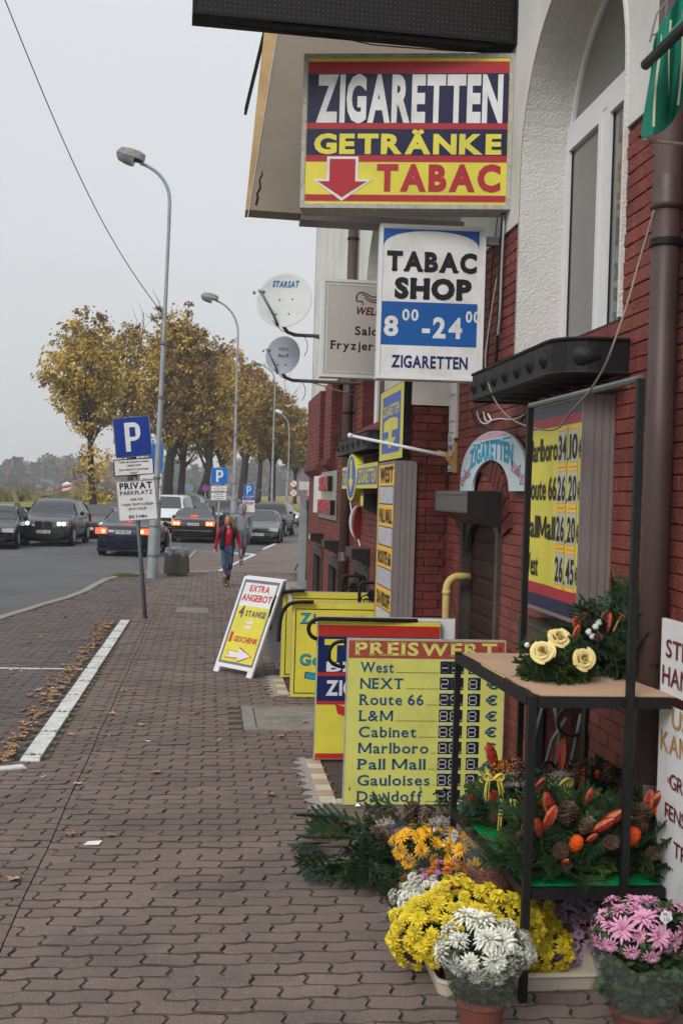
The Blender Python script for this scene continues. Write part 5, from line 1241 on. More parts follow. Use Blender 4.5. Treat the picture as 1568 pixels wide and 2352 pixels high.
# white lettered boards against the wall (parallel to the street)
def wallboard(lab, X, px0, pyt, pyb, lines, ylen=1.0):
    a, c = WX(px0, pyt, X), WX(px0-10, pyb, X); t = thing('lettered_board', lab, 'sign', (X, (a.y+c.y)/2, c.z), R(-90)); h = a.z-c.z
    b = MB(); b.box((0, .001, 0), (ylen, .02, h)); b.build('board', M_white, t, local=True)
    b = MB()
    for (s, x, z, hh, ww, mi) in lines: text(b, s, x, z*h, hh, ww, .01, False, -.003, mi)
    for z in (.62, .45, .275): 
        if len(lines) > 3: b.add([(.13+.015*math.cos(R(60*k)), -.003, z*h+.015*math.sin(R(60*k))) for k in range(6)], [tuple(range(6))], 1)
    b.build('print', [M_wine, M_ochre], t, local=True)
wallboard('upper white board with dark red letters STE and HAN beside the fir arrangement', 1.965, 1522, 1420, 1585, [('STEIN', .06, .50, .075, .36, 0), ('HANDEL', .03, .12, .08, .50, 0)])
wallboard('lower white board with ochre KAMIEN and a list beginning GRABS FENSTER TREPP', 1.965, 1512, 1612, 2040, [('USŁUGI', .14, .90, .085, .50, 1), ('KAMIENIARSKIE', .03, .76, .085, .95, 1), ('GRABSTEINE', .14, .585, .062, .60, 0), ('FENSTERBÄNKE', .10, .42, .062, .72, 0), ('TREPPEN', .20, .25, .062, .45, 0)])
# ================================================================== PLANTS
M_fol = mat('chrysanthemum_leaf', (.04,.078,.026), .65, .3, 25, rnd=.3)
M_fir = mat('fir_needle', (.035,.082,.032), .6, .25, 12, rnd=.25); M_fir2 = mat('fir_needle_light', (.075,.13,.028), .6, .25, 12, rnd=.25); M_fir3 = mat('fir_needle_blue', (.075,.125,.10), .65, .2, 12, rnd=.2)
M_twig = mat('twig_brown', (.06,.035,.02), .8, .2, 20)
M_cone = mat('pine_cone', (.085,.048,.032), .65, .3, 30, rnd=.25); M_cone2 = mat('pale_cone_tip', (.20,.14,.10), .7, .2, 30)
def petal_mat(n, c): return mat(n, c, .55, .10, 30, rnd=.12)
PM = dict(yel=petal_mat('petal_yellow', (.64,.49,.025)), gold=petal_mat('petal_golden', (.72,.37,.015)), whi=petal_mat('petal_white', (.66,.66,.56)), pink=petal_mat('petal_pink', (.60,.27,.42)), lil=petal_mat('petal_lilac', (.46,.31,.44)), rust=petal_mat('petal_rust', (.32,.07,.025)), ora=petal_mat('petal_orange', (.58,.16,.03)))
M_eyeO = mat('flower_eye_brown', (.25,.09,.01), .8, .2, 60); M_eyeY = mat('flower_eye_yellow', (.55,.40,.03), .8, .2, 60); M_eyeG = mat('flower_eye_green', (.45,.47,.15), .8, .2, 60)
def bloom_mesh(name, R0, pm, em, rings, droop=.15, seed=0, wid=.22, curl=.0):
    """rings: list of (n petals, length factor, elevation deg)"""
    rnd = random.Random(seed); b = MB()
    for (n, lf, el) in rings:
        ph = rnd.random()*6
        for k in range(n):
            q = ph+2*math.pi*k/n+rnd.uniform(-.12,.12); e = R(el+rnd.uniform(-9,9)); L_ = R0*lf*rnd.uniform(.86,1.08); w_ = R0*wid*rnd.uniform(.85,1.15)
            d = Vector((math.cos(q)*math.cos(e), math.sin(q)*math.cos(e), math.sin(e))); s_ = Vector((-math.sin(q), math.cos(q), 0)); up = s_.cross(d)*-1
            up = d.cross(s_)
            P = []
            for f, ww, hh in ((.08,.35,0), (.40,.9,.06), (.75,1.0,.05), (1.0,.30,-droop)):
                c = d*L_*f+Vector((0,0,hh*R0*(1 if el < 60 else .3)+curl*f*f*R0)); P += [c-s_*w_*ww*.5, c+s_*w_*ww*.5]
            b.add(P, [(0,1,3,2),(2,3,5,4),(4,5,7,6)], 0)
    if em: 
        r = R0*.16; b.add([(r*math.cos(R(60*k)), r*math.sin(R(60*k)), .05*R0) for k in range(6)]+[(0,0,.14*R0)], [(k, (k+1)%6, 6) for k in range(6)], 1)
    me = bpy.data.meshes.new(name); me.from_pydata(b.v, [], b.f); me.materials.append(pm); me.materials.append(em or pm); me.polygons.foreach_set('material_index', b.m); me.update(); return me
DAISY = [(13,1.0,8),(12,.88,24),(9,.66,42),(7,.42,62)]
POM = [(12,1.0,-12),(12,1.0,12),(11,.95,34),(8,.85,58),(5,.7,80)]
SPID = [(14,1.0,-8),(15,1.0,14),(13,.92,34),(10,.75,54),(7,.55,74)]
BM = dict(gold=[bloom_mesh('bloom', .045, PM['gold'], M_eyeO, DAISY, .12, s) for s in range(2)], yel=[bloom_mesh('bloom', .043, PM['yel'], M_eyeY, [(15,1.0,2),(13,.88,26),(10,.66,50),(6,.4,70)], .12, s, .24) for s in (3,4)],
          whi=[bloom_mesh('bloom', .060, PM['whi'], M_eyeG, SPID, .15, s, .17) for s in (5,6)], pink=[bloom_mesh('bloom', .052, PM['pink'], M_eyeO, DAISY, .10, s, .20) for s in (7,8)],
          lil=[bloom_mesh('bloom', .022, PM['lil'], None, POM, .1, 9, .40)], rust=[bloom_mesh('bloom', .022, PM['rust'], None, POM, .1, 10, .40)], ora=[bloom_mesh('bloom', .036, PM['ora'], M_eyeO, SPID, .1, 11, .2)],
          wsm=[bloom_mesh('bloom', .030, PM['whi'], M_eyeG, SPID, .1, 12, .24)], pur=[bloom_mesh('bloom', .026, petal_mat('petal_purple', (.36,.12,.36)), M_eyeY, DAISY, .1, 13, .24)])
def leafmass(b, c, rx, ry, rz, n, s, rnd, zlo=-9):
    for _ in range(n):
        v = Vector((rnd.gauss(0,1), rnd.gauss(0,1), rnd.gauss(0,1))).normalized()*(rnd.random()**.35); p = Vector((c[0]+v.x*rx, c[1]+v.y*ry, c[2]+v.z*rz))
        if p.z < zlo: continue
        d = Vector((v.x, v.y, v.z*.6+rnd.uniform(-.3,.5))).normalized(); sd = d.cross(Vector((rnd.uniform(-1,1),rnd.uniform(-1,1),1))).normalized(); L_ = s*rnd.uniform(.6,1.3); w_ = L_*.28
        up = sd.cross(d)*L_*.12
        # lobed leaf
        P = [p, p+d*L_*.35+sd*w_*1.1, p+d*L_*.5+sd*w_*.5+up, p+d*L_*.75+sd*w_*.8, p+d*L_, p+d*L_*.75-sd*w_*.8, p+d*L_*.5-sd*w_*.5+up, p+d*L_*.35-sd*w_*1.1]
        b.add(P, [(0,1,2,6,7),(2,3,4,5,6)])
M_pot = mat('terracotta_plastic', (.14,.052,.040), .45, .06, 6)
M_potd = mat('dark_pot', (.045,.016,.013), .5, .1, 6)
def cello_mat():
    m_ = bpy.data.materials.new('cellophane'); m_.use_nodes = True; nt = m_.node_tree; nt.nodes.clear(); L = nt.links.new
    tr = N(nt, 'ShaderNodeBsdfTransparent'); tr.inputs[0].default_value = (.93,.95,.95,1); gl = N(nt, 'ShaderNodeBsdfGlossy'); gl.inputs['Roughness'].default_value = .16; gl.inputs[0].default_value = (.9,.9,.9,1)
    df = N(nt, 'ShaderNodeBsdfDiffuse'); df.inputs[0].default_value = (.55,.58,.58,1)
    geo = N(nt, 'ShaderNodeNewGeometry'); n1 = N(nt, 'ShaderNodeTexNoise'); n1.inputs['Scale'].default_value = 9; n1.inputs['Detail'].default_value = 2; L(geo.outputs['Position'], n1.inputs['Vector'])
    bp = N(nt, 'ShaderNodeBump'); bp.inputs['Strength'].default_value = .5; bp.inputs['Distance'].default_value = .03; L(n1.outputs['Fac'], bp.inputs['Height']); L(bp.outputs[0], gl.inputs['Normal'])
    fr = N(nt, 'ShaderNodeLayerWeight'); fr.inputs['Blend'].default_value = .35; L(bp.outputs[0], fr.inputs['Normal'])
    mr = N(nt, 'ShaderNodeMapRange'); mr.inputs['To Min'].default_value = .03; mr.inputs['To Max'].default_value = .40; L(fr.outputs['Fresnel'], mr.inputs['Value'])
    a = N(nt, 'ShaderNodeMixShader'); L(mr.outputs[0], a.inputs[0]); L(tr.outputs[0], a.inputs[1]); L(gl.outputs[0], a.inputs[2])
    c = N(nt, 'ShaderNodeMixShader'); c.inputs[0].default_value = .07; L(a.outputs[0], c.inputs[1]); L(df.outputs[0], c.inputs[2])
    o = N(nt, 'ShaderNodeOutputMaterial'); L(c.outputs[0], o.inputs[0]); return m_
M_cello = cello_mat()
def rot_to(n, rnd): 
    q = Vector(n).to_track_quat('Z', 'Y').to_euler(); return q
def potplant(lab, x, y, z0, potr, poth, rx, ry, rz, zc, kinds, n, sc=1.0, wrap=None, potm=None, leaf=.05, nl=420, seed=0, zmin=-.15, name='potted_chrysanthemum'):
    rnd = random.Random(seed); t = thing(name, lab, 'flower', (x, y, z0))
    b = MB(); b.lathe([(0,0),(potr*.74,0),(potr*.97,poth*.86),(potr*1.05,poth*.86),(potr*1.05,poth),(potr*.96,poth),(potr*.92,poth*.9),(0,poth*.88)], (x,y,z0), 26); b.build('pot', potm or M_pot, t, smooth=False)
    b = MB(); c = (x, y, z0+zc); kf = .62 if wrap else .75; leafmass(b, (x, y, z0+(zc+poth)/2), rx*kf, ry*kf, (zc-poth)*.62+.03, nl, leaf, rnd, z0+poth*.97); leafmass(b, c, rx*(.78 if wrap else .9), ry*(.78 if wrap else .9), rz*.75, nl//2, leaf, rnd, z0+poth)
    b.tube([(x, y, z0+poth*.8), (x+.01, y, z0+zc)], .012, 5); b.build('foliage', M_fol, t)
    k = 0; placed = []
    tries = 0
    while k < n and tries < n*40:
        tries += 1
        v = Vector((rnd.gauss(0,1), rnd.gauss(0,1), rnd.gauss(.35,1))).normalized()
        if v.z < zmin or v.y > .55: continue
        p = Vector((v.x*rx, v.y*ry, v.z*rz))*rnd.uniform(.86, 1.08)*(1+.12*math.sin(math.atan2(v.y, v.x)*3+seed)+.08*math.sin(v.z*6+seed*2))
        kd_ = kinds[rnd.randrange(len(kinds))]; me = BM[kd_][rnd.randrange(len(BM[kd_]))]
        md = (.062 if kd_ in ('whi','gold','pink') else (.047 if kd_ in ('yel','ora') else .028))*sc*1.05
        if any((p-q).length < md for q in placed): continue
        placed.append(p); nrm = Vector((v.x/rx, v.y/ry, v.z/rz)).normalized()+Vector((rnd.uniform(-.5,.5), rnd.uniform(-.55,.15), rnd.uniform(-.2,.45)))
        q = sub(me, 'bloom', t, (p.x, p.y, zc+p.z), rot_to(nrm, rnd), sc*rnd.uniform(.68,1.15)); k += 1
    if wrap:
        r0, r1, zt_ = wrap; b = MB(); V = []; n_ = 40; rings = 7
        for j in range(rings):
            f = j/(rings-1); r = r0+(r1-r0)*f**.85; 
            for i in range(n_):
                q = 2*math.pi*i/n_; rr = r*(1+.035*math.sin(q*5+j*.4)+.03*math.sin(q*11+j)*f); zz = z0+poth*.93+(zt_-poth*.93)*f+(.030*math.sin(q*2+seed)+.014*math.sin(q*7))*f*f
                V.append((x+rr*math.cos(q), y+rr*math.sin(q), zz))
        b.add(V, [(j*n_+i, j*n_+(i+1)%n_, (j+1)*n_+(i+1)%n_, (j+1)*n_+i) for j in range(rings-1) for i in range(n_)]); b.build('cellophane_wrap', M_cello, t, smooth=True)
    return t
def P0(px, py, Y): p = AY(px, py, Y); return p
# front white pot in cellophane
x = G(1103, 2400).x; Yw_ = 4.29
p = P0(1103, 2330, Yw_); pz = P0(1103, 2290, Yw_).z
potplant('large white chrysanthemum in a cellophane cone, front row left of the rack post', p.x, Yw_, 0, .100, .165, .165, .13, .10, AY(1103,2185,Yw_).z, ['whi'], 26, 1.0, (.104, .190, AY(1103,2172,Yw_).z), seed=1, nl=620, zmin=-.95)
# pink right pot
Yp_ = 4.27; p = P0(1470, 2300, Yp_)
potplant('large pink chrysanthemum in a cellophane cone at the lower right', p.x, Yp_, 0, .12, .12, .20, .15, .10, AY(1470,2138,Yp_).z, ['pink'], 40, 1.0, (.125, .215, AY(1470,2165,Yp_).z), seed=2, nl=900, leaf=.06, zmin=-.4)
# big yellow
Yy = 4.80; p = P0(1060, 2150, Yy)
potplant('broad bright yellow chrysanthemum behind the white cellophane one', p.x, Yy, .03, .12, .17, .295, .20, .205, AY(1068,2140,Yy).z-.03, ['yel'], 150, 1.0, None, potm=M_potd, seed=3, nl=1000, zmin=-.42)
# yellow right of the post
Yy2 = 4.95; p = P0(1215, 2170, Yy2)
potplant('golden yellow chrysanthemum behind the thick rack post', p.x, Yy2, .03, .11, .15, .165, .15, .19, AY(1222,2175,Yy2).z-.03, ['yel'], 95, .95, None, potm=M_potd, seed=4, nl=400, zmin=-.8)
# lilac
Yl_ = 5.05; p = P0(1315, 2170, Yl_)
potplant('dusty lilac pompom chrysanthemum between the golden and pink ones', p.x+.01, Yl_, .03, .12, .15, .19, .15, .19, AY(1315,2175,Yl_).z-.03, ['lil'], 170, 1.25, None, potm=M_pot, seed=5, nl=400, zmin=-.8)
Yl2 = 5.40; p = P0(1255, 2105, Yl2)
potplant('small lilac pompom chrysanthemum at the back under the green shelf', p.x, Yl2, .0, .10, .15, .11, .10, .09, AY(1255,2110,Yl2).z, ['lil'], 60, 1.2, (.10,.15,.42), seed=15, nl=200, zmin=-.5)
# white small left of yellow
Yv = 5.05; p = P0(925, 2110, Yv)
potplant('small flowered white chrysanthemum peeping out left of the bright yellow one', p.x+.10, Yv, .0, .11, .15, .15, .13, .17, AY(925,2105,Yv).z, ['wsm'], 95, .9, None, seed=6, nl=400, zmin=-.8, potm=M_potd)
Yr_ = 5.22; p = P0(1015, 2030, Yr_)
potplant('mixed orange and purple chrysanthemum behind the bright yellow one', p.x, Yr_, .0, .10, .15, .17, .12, .10, AY(1005,2040,Yr_).z, ['ora','pur','ora'], 48, .8, None, seed=7, nl=250, zmin=-.4, potm=M_potd)
Yr_ = 5.25; p = P0(1128, 2062, Yr_)
potplant('rust red pompom chrysanthemum just left of the rack', p.x, Yr_, .0, .10, .15, .115, .11, .13, AY(1128,2062,Yr_).z, ['rust'], 110, 1.05, (.10,.16,.50), seed=8, nl=220, zmin=-.5, potm=M_potd)
# orange-gold pair
Yg_ = 5.72; p = P0(972, 1935, Yg_)
potplant('golden orange chrysanthemum in cellophane nearest the fir branches', p.x, Yg_, .0, .115, .16, .175, .15, .105, AY(972,1950,Yg_).z, ['gold'], 36, 1.0, (.11,.20,.36), seed=9, nl=420, zmin=-.35)
Yg2 = 5.52; p = P0(1105, 1965, Yg2)
potplant('second golden orange chrysanthemum partly behind the rear rack post', p.x, Yg2, .0, .11, .16, .155, .14, .115, AY(1105,1975,Yg2).z, ['gold'], 34, 1.05, (.11,.17,.33), seed=10, nl=350, zmin=-.35)
Yg3 = 5.2; p = P0(1175, 2050, Yg3)
# price tags
def pricetag(lab, px, py, Y, s, m, txt, rz=0, tilt=0, shape='oval'):
    c = AY(px, py, Y); t = thing('price_tag', lab, 'price tag', tuple(c), R(rz)); b = MB()
    if shape == 'oval': P = [(s*.55*math.cos(R(a))*(1 if math.sin(R(a)) > 0 else .9), s*(math.sin(R(a)) if math.sin(R(a)) > 0 else math.sin(R(a))*1.0)) for a in range(0, 360, 18)]
    else: P = [(-s*.7,-s*.3),(-s*.1,-s*.8),(s*.7,-s*.2),(s*.5,s*.5),(-s*.1,s*.8),(-s*.6,s*.5)]
    b.prism([(q[0], 0, q[1]) for q in P][::-1], (0, .002, 0)); b.build('tag', m, t, local=True)
    b = MB(); text(b, txt[0], 0, s*.15, s*.42, s*.7, .0, False, -.001, 0, 'c'); text(b, txt[1], 0, -s*.45, s*.42, s*.7, .0, False, -.001, 0, 'c'); b.build('print', M_ink, t, local=True)
    b = MB(); b.tube([(0, .004, -s*.8), (0, .02, -s*3.2)], .002, 5); b.build('stick', M_pvc, t, local=True)
M_neon = mat('neon_label', (.52,.80,.03), .5, .02)
pricetag('small white price tag among the golden orange chrysanthemums', 1043, 1920, 5.36, .030, M_white, ('10', '4,50'), 10)
pricetag('white handwritten price tag stuck in the pink chrysanthemum', 1530, 2108, 4.12, .034, M_white, ('14,-', '3,50'), -8, shape='d')
# beige trays
M_tray = mat('beige_tray', (.50,.45,.36), .45, .05, 5)
def tray(lab, x0, x1, y0, y1, h):
    t = thing('plant_tray', lab, 'tray', ((x0+x1)/2, y0, 0))
    b = MB(); o = rrect(x0, y0, x1, y1, .05); n = len(o); cx_, cy_ = (x0+x1)/2, (y0+y1)/2
    V = []
    for (sc_, z) in ((.90, 0), (.985, h-.012), (1.02, h-.012), (1.02, h), (.96, h), (.87, .01)):
        V += [(cx_+(p[0]-cx_)*sc_, cy_+(p[1]-cy_)*sc_, z) for p in o]
    b.add(V, [(j*n+k, j*n+(k+1)%n, (j+1)*n+(k+1)%n, (j+1)*n+k) for j in range(5) for k in range(n)]+[tuple(range(5*n, 6*n))]); b.build('tray', M_tray, t, smooth=False)
a = G(962, 2215); c = G(1000, 2325)
tray('beige plastic plant tray left of the white cellophane chrysanthemum', AY(1003,2320,4.63).x, AY(1150,2310,4.63).x, 4.62, 5.10, .075)
tray('beige plastic plant tray behind the thick rack post', AY(1180,2318,4.66).x, AY(1385,2318,4.66).x, 4.65, 5.25, .085)
# ---------------------------------------------------------------- fir sprigs
def sprig_mesh(L_, w_, n, seed, m, side=2, thick=.0019):
    rnd = random.Random(seed); b = MB(); b.tube([(0,0,0),(L_*.5,0,.01),(L_,0,0)], [.003,.0025,.001], 4)
    ns_ = len(b.f)
    def br(o, d, L2, n2):
        s_ = d.cross(Vector((0,0,1))).normalized()
        for k in range(n2):
            f = k/n2; p = o+d*L2*f
            for sg in (-1, -.55, .1, .55, 1):
                e = (d*.60+s_*sg*1.0+Vector((0,0,1.05*(1-abs(sg))**.6+rnd.uniform(-.25,.25)))).normalized(); nl = w_*(1-.35*f)*rnd.uniform(.75,1.15)
                q = e.cross(Vector((0,0,1))).normalized()*thick
                b.add([p-q, p+q, p+e*nl], [(0,1,2)], 1)
    br(Vector((0,0,0)), Vector((1,0,0)), L_, n)
    if side:
        for k in range(side*2):
            f = .25+.55*(k//2)/max(1,side-1) if side > 1 else .4; sg = 1 if k % 2 else -1; d = Vector((.75, sg*.65, 0)).normalized(); L2 = L_*(.55-.3*f)
            o = Vector((L_*f, 0, 0)); b.tube([o, o+d*L2], [.002,.001], 3); br(o, d, L2, int(n*.5))
    me = bpy.data.meshes.new('fir_sprig'); me.from_pydata(b.v, [], b.f); me.materials.append(M_twig); me.materials.append(m); me.polygons.foreach_set('material_index', b.m); me.update(); return me
SP = [sprig_mesh(.17, .019, 52, 1, M_fir, 2), sprig_mesh(.15, .018, 48, 2, M_fir2, 2), sprig_mesh(.16, .018, 52, 3, M_fir3, 2), sprig_mesh(.12, .016, 40, 4, M_fir, 2), sprig_mesh(.26, .021, 78, 5, M_fir, 4), sprig_mesh(.25, .020, 74, 6, M_fir3, 4)]
def sprig_at(me, par, p, d, rnd, sc=1.0, roll=None):
    d = Vector(d).normalized(); q = d.to_track_quat('X', 'Z'); e = (q @ Matrix.Rotation(rnd.uniform(-1.5,1.5) if roll is None else roll, 3, 'X').to_quaternion()).to_euler()
    l = par.location if par else Vector((0,0,0)); return sub(me, 'fir_sprig', par, (p[0]-l.x, p[1]-l.y, p[2]-l.z), e, sc)
def cone_mesh(R0, H0, n, seed):
    rnd = random.Random(seed); b = MB(); b.lathe([(0,0),(R0*.55,H0*.08),(R0*.6,H0*.35),(R0*.4,H0*.7),(0,H0*.98)], (0,0,0), 8)
    for k in range(n):
        f = k/n; z = H0*(.04+.92*f); r = R0*(math.sin(math.pi*min(1, .18+.80*(1-f)*.98+.02))**.6)*(1.02 if f < .7 else 1-.55*(f-.7)/.3); q = k*2.399963
        d = Vector((math.cos(q), math.sin(q), .15+.7*f)).normalized(); s_ = Vector((-math.sin(q), math.cos(q), 0)); c = Vector((0,0,z)); w_ = R0*.30*(1-.5*f)
        i0, i1 = c+d*r*.35, c+d*r; up = Vector((0,0,R0*.10)); dn = Vector((0,0,-R0*.05))
        b.add([i0-s_*w_*.4, i0+s_*w_*.4, i1+s_*w_*.75+up, i1-s_*w_*.75+up, i1+d*r*.08+up*.4+dn], [(0,1,2,3)], 0); b.add([i1+s_*w_*.75+up, i1-s_*w_*.75+up, i1-s_*w_*.5+dn, i1+s_*w_*.5+dn], [(0,1,2,3)], 1 if k % 2 else 0)
    me = bpy.data.meshes.new('pine_cone'); me.from_pydata(b.v, [], b.f); me.materials.append(M_cone); me.materials.append(M_cone2); me.polygons.foreach_set('material_index', b.m); me.update(); return me
CN = [cone_mesh(.040, .085, 70, 1), cone_mesh(.030, .06, 60, 2)]
# pods, roses, physalis
M_pod = mat('dried_pod_red', (.26,.022,.014), .5, .5, 60); M_podo = mat('dried_pod_streak', (.42,.12,.05), .5, .3, 60); M_phy = mat('orange_ball', (.60,.07,.008), .55, .1, 30); M_strobe = mat('yellow_tuft', (.66,.36,.02), .7, .15, 40); M_raff = mat('raffia_yellow', (.60,.50,.09), .6, .1, 20); M_rose = mat('rose_cream', (.72,.58,.25), .55, .06, 20); M_lichen = mat('grey_lichen', (.34,.30,.28), .9, .2, 40); M_cotton = mat('cotton_white', (.66,.66,.66), .9, .05, 20)
def mkmesh(b, name, ms):
    me = bpy.data.meshes.new(name); me.from_pydata(b.v, [], b.f); [me.materials.append(q) for q in ms]; me.polygons.foreach_set('material_index', b.m); me.update(); return me
b = MB()
for k in range(7):
    q = 2*math.pi*k/7; P = []
    for f, r in ((0,.004),(.3,.016),(.6,.019),(.85,.013),(1.0,.005)):
        for s in (-.42,.42): P.append((r*math.cos(q+s), r*math.sin(q+s), .10*f))
    b.add(P, [(0,1,3,2),(2,3,5,4),(4,5,7,6),(6,7,9,8)], k % 2)
POD = mkmesh(b, 'dried_pod', [M_pod, M_podo])
b = MB(); b.lathe([(0,-.032),(.014,-.028),(.023,-.01),(.024,.008),(.018,.024),(0,.034)], (0,0,0), 12); BALL = mkmesh(b, 'orange_ball', [M_phy])
rnd = random.Random(77); b = MB()
for k in range(70):
    v = Vector((rnd.gauss(0,1),rnd.gauss(0,1),rnd.gauss(0,1))).normalized(); s_ = v.cross(Vector((.3,.5,1))).normalized()*.0018; b.add([v*.004-s_, v*.004+s_, v*.021*rnd.uniform(.8,1.1)], [(0,1,2)])
TUFT = mkmesh(b, 'yellow_tuft', [M_strobe])
b = MB()
for k in range(140):
    o = Vector((rnd.gauss(0,1),rnd.gauss(0,1),rnd.gauss(0,.5)))*.014; v = Vector((rnd.gauss(0,1),rnd.gauss(0,1),rnd.gauss(.4,1))).normalized(); s_ = v.cross(Vector((.3,.5,1))).normalized()*.0018; b.add([o-s_, o+s_, o+v*.018], [(0,1,2)])
LICH = mkmesh(b, 'lichen_tuft', [M_lichen])
def rose_mesh():
    b = MB(); rnd = random.Random(4)
    for j, (r, h, n, op) in enumerate(((.004,.052,2,.0),(.009,.052,3,.001),(.015,.051,3,.004),(.021,.049,4,.008),(.027,.045,4,.013),(.032,.039,5,.019),(.036,.030,5,.026))):
        for k in range(n):
            q0 = 2*math.pi*k/n+j*.9; aw = 2*math.pi/n*1.25; P = []; m_ = 6
            for i in range(m_+1):
                q = q0+aw*(i/m_-.5); e = 1-abs(i/m_-.5)*.5
                rk_ = r*(1+.22*math.sin(k*2.3+j)+.10*(i/m_-.5)); P += [(rk_*.35*math.cos(q), rk_*.35*math.sin(q), 0), (rk_*.98*math.cos(q), rk_*.98*math.sin(q), h*.5), ((rk_+op*.25)*math.cos(q), (rk_+op*.25)*math.sin(q), h*.9*e), ((rk_+op)*math.cos(q), (rk_+op)*math.sin(q), (h-op*.35)*e)]
            b.add(P, [(4*i+s, 4*i+4+s, 4*i+5+s, 4*i+1+s) for i in range(m_) for s in range(3)])
    me = mkmesh(b, 'rose', [M_rose]); me.polygons.foreach_set('use_smooth', [True]*len(me.polygons)); return me
ROSE = rose_mesh()
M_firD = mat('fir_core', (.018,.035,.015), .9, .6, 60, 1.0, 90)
def mound(name, lab, cat, cx_, cy_, z0, rx, ry, rz, n, mix, seed, sc=1.0, yfrontonly=True):
    rnd = random.Random(seed); t = thing(name, lab, cat, (cx_, cy_, z0))
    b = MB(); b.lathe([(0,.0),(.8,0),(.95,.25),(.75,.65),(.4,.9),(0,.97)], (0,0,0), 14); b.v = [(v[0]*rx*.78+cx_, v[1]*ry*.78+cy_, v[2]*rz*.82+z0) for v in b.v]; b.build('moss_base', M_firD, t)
    for k in range(n):
        v = Vector((rnd.gauss(0,1), rnd.gauss(-.25,1), abs(rnd.gauss(0,.8)))).normalized()
        p = (cx_+v.x*rx*.62, cy_+v.y*ry*.62, z0+max(.01, v.z*rz*.75)); d = Vector((v.x, v.y, v.z*.75+rnd.uniform(-.30,.45)))+Vector((rnd.uniform(-.35,.35), rnd.uniform(-.35,.35), 0))
        sprig_at(SP[mix[rnd.randrange(len(mix))]], t, p, d, rnd, sc*rnd.uniform(.7,1.05))
    return t
def deco(par, me, name, px, py, Y, sc=1.0, d=(0,-.5,1), lab=None):
    p = AY(px, py, Y); l = par.location; e = Vector(d).to_track_quat('Z','Y').to_euler(); return sub(me, name, par, (p.x-l.x, p.y-l.y, p.z-l.z), e, sc, lab)
def roundball(name, m, r): b = MB(); b.lathe([(0,-r),(r*.6,-r*.8),(r,0),(r*.6,r*.8),(0,r)], (0,0,0), 10); return mkmesh(b, name, [m])
COT = roundball('cotton_ball', M_cotton, .022)
# top shelf arrangements
Y1 = 4.98; p = AY(1275, 1560, Y1)
t = mound('rose_arrangement', 'fir arrangement with three cream yellow roses on the cardboard shelf', 'flower arrangement', p.x, Y1, zs1+.01, .165, .15, .19, 150, [0,1,1,3,3,0], 21, .62)
for (px, py, dd) in ((1246,1493,(-.35,-1,.45)), (1337,1509,(.15,-1,.30)), (1281,1463,(.1,-.8,.75))): deco(t, ROSE, 'rose', px, py+6, Y1-.14 if py > 1480 else Y1-.05, .86, dd)
deco(t, COT, 'cotton_ball', 1210, 1482, Y1-.02, .6); deco(t, POD, 'dried_pod', 1315, 1470, Y1+.05, .8, (.3,-.3,1))
Y2 = 5.22; p = AY(1425, 1530, Y2)
t = mound('fir_arrangement', 'fir arrangement with red pods, white cotton and a curly orange wire', 'flower arrangement', p.x+.05, Y2, zs1+.01, .36, .24, .38, 290, [0,0,2,1,4], 22, .80)
for (px, py, s, d) in ((1395,1452,1,(0,-.3,1)), (1328,1455,.9,(-.4,-.3,1)), (1480,1432,1.1,(.9,-.3,.8)), (1462,1445,.9,(.3,-.3,1))): deco(t, POD, 'dried_pod', px, py, Y2-.12, s, d)
for (px, py) in ((1367,1440),(1352,1452),(1375,1430),(1360,1462)): deco(t, COT, 'cotton_ball', px, py, Y2-.13, .75)
deco(t, CN[0], 'pine_cone', 1345, 1440, Y2-.1, .8, (-.3,-.5,1)); deco(t, CN[1], 'pine_cone', 1368, 1470, Y2-.15, .8, (0,-1,.5))
b = MB(); P = []
for k in range(70):
    q = k*.26; r = .062*(1-k/88); c = AY(1400+k*.35, 1425-k*.02, Y2-.05); P.append((c.x+r*math.cos(q), c.y-.001*k, c.z+r*.62*math.sin(q)+.01))
b.tube(P, .0028, 5); b.build('curly_wire', mat('orange_wire', (.50,.13,.03), .4, .1), t, smooth=True)
for (a, c) in (((1500,1455),(1538,1428)), ((1378,1470),(1368,1436)), ((1408,1450),(1420,1425))):
    b = MB(); b.tube([AY(*a, Y2-.12), AY(*c, Y2-.12)], [.006,.004], 6); b.build('cinnamon_stick', mat('cinnamon', (.40,.24,.13), .7, .1), t)
# lower shelf wreaths
def wreath(lab, px, py, Y, rx, ry, rz, n, mix, seed, decos, sc=.7):
    p = AY(px, py, Y); t = mound('fir_wreath', lab, 'wreath', p.x, Y, zs2+.008, rx, ry, rz, n, mix, seed, sc)
    for (k, qx, qy, s, d) in decos:
        me, nm = dict(c=(CN[0],'pine_cone'), d=(CN[1],'pine_cone'), p=(POD,'dried_pod'), b=(BALL,'orange_ball'), t=(TUFT,'yellow_tuft'), l=(LICH,'lichen_tuft'))[k]; deco(t, me, nm, qx, qy, Y-ry*.72-(.03 if qy > 1900 else -.04), s*1.25, d)
    r5 = random.Random(seed*3)
    for k in range(16):
        az = r5.uniform(-2.7, -.45); el = r5.uniform(.15, 1.15); v = Vector((math.cos(az)*math.cos(el), math.sin(az)*math.cos(el), math.sin(el)))
        me, nm = ((POD,'dried_pod'), (CN[1],'pine_cone'), (TUFT,'yellow_tuft'), (POD,'dried_pod'), (LICH,'lichen_tuft'), (BALL,'orange_ball'), (CN[0],'pine_cone'))[k % 7]
        sub(me, nm, t, (v.x*rx*.95, v.y*ry*.98, .03+v.z*rz*.90), (v+Vector((r5.uniform(-.4,.4), 0, .3))).to_track_quat('Z','Y').to_euler(), r5.uniform(.5,.85))
    return t
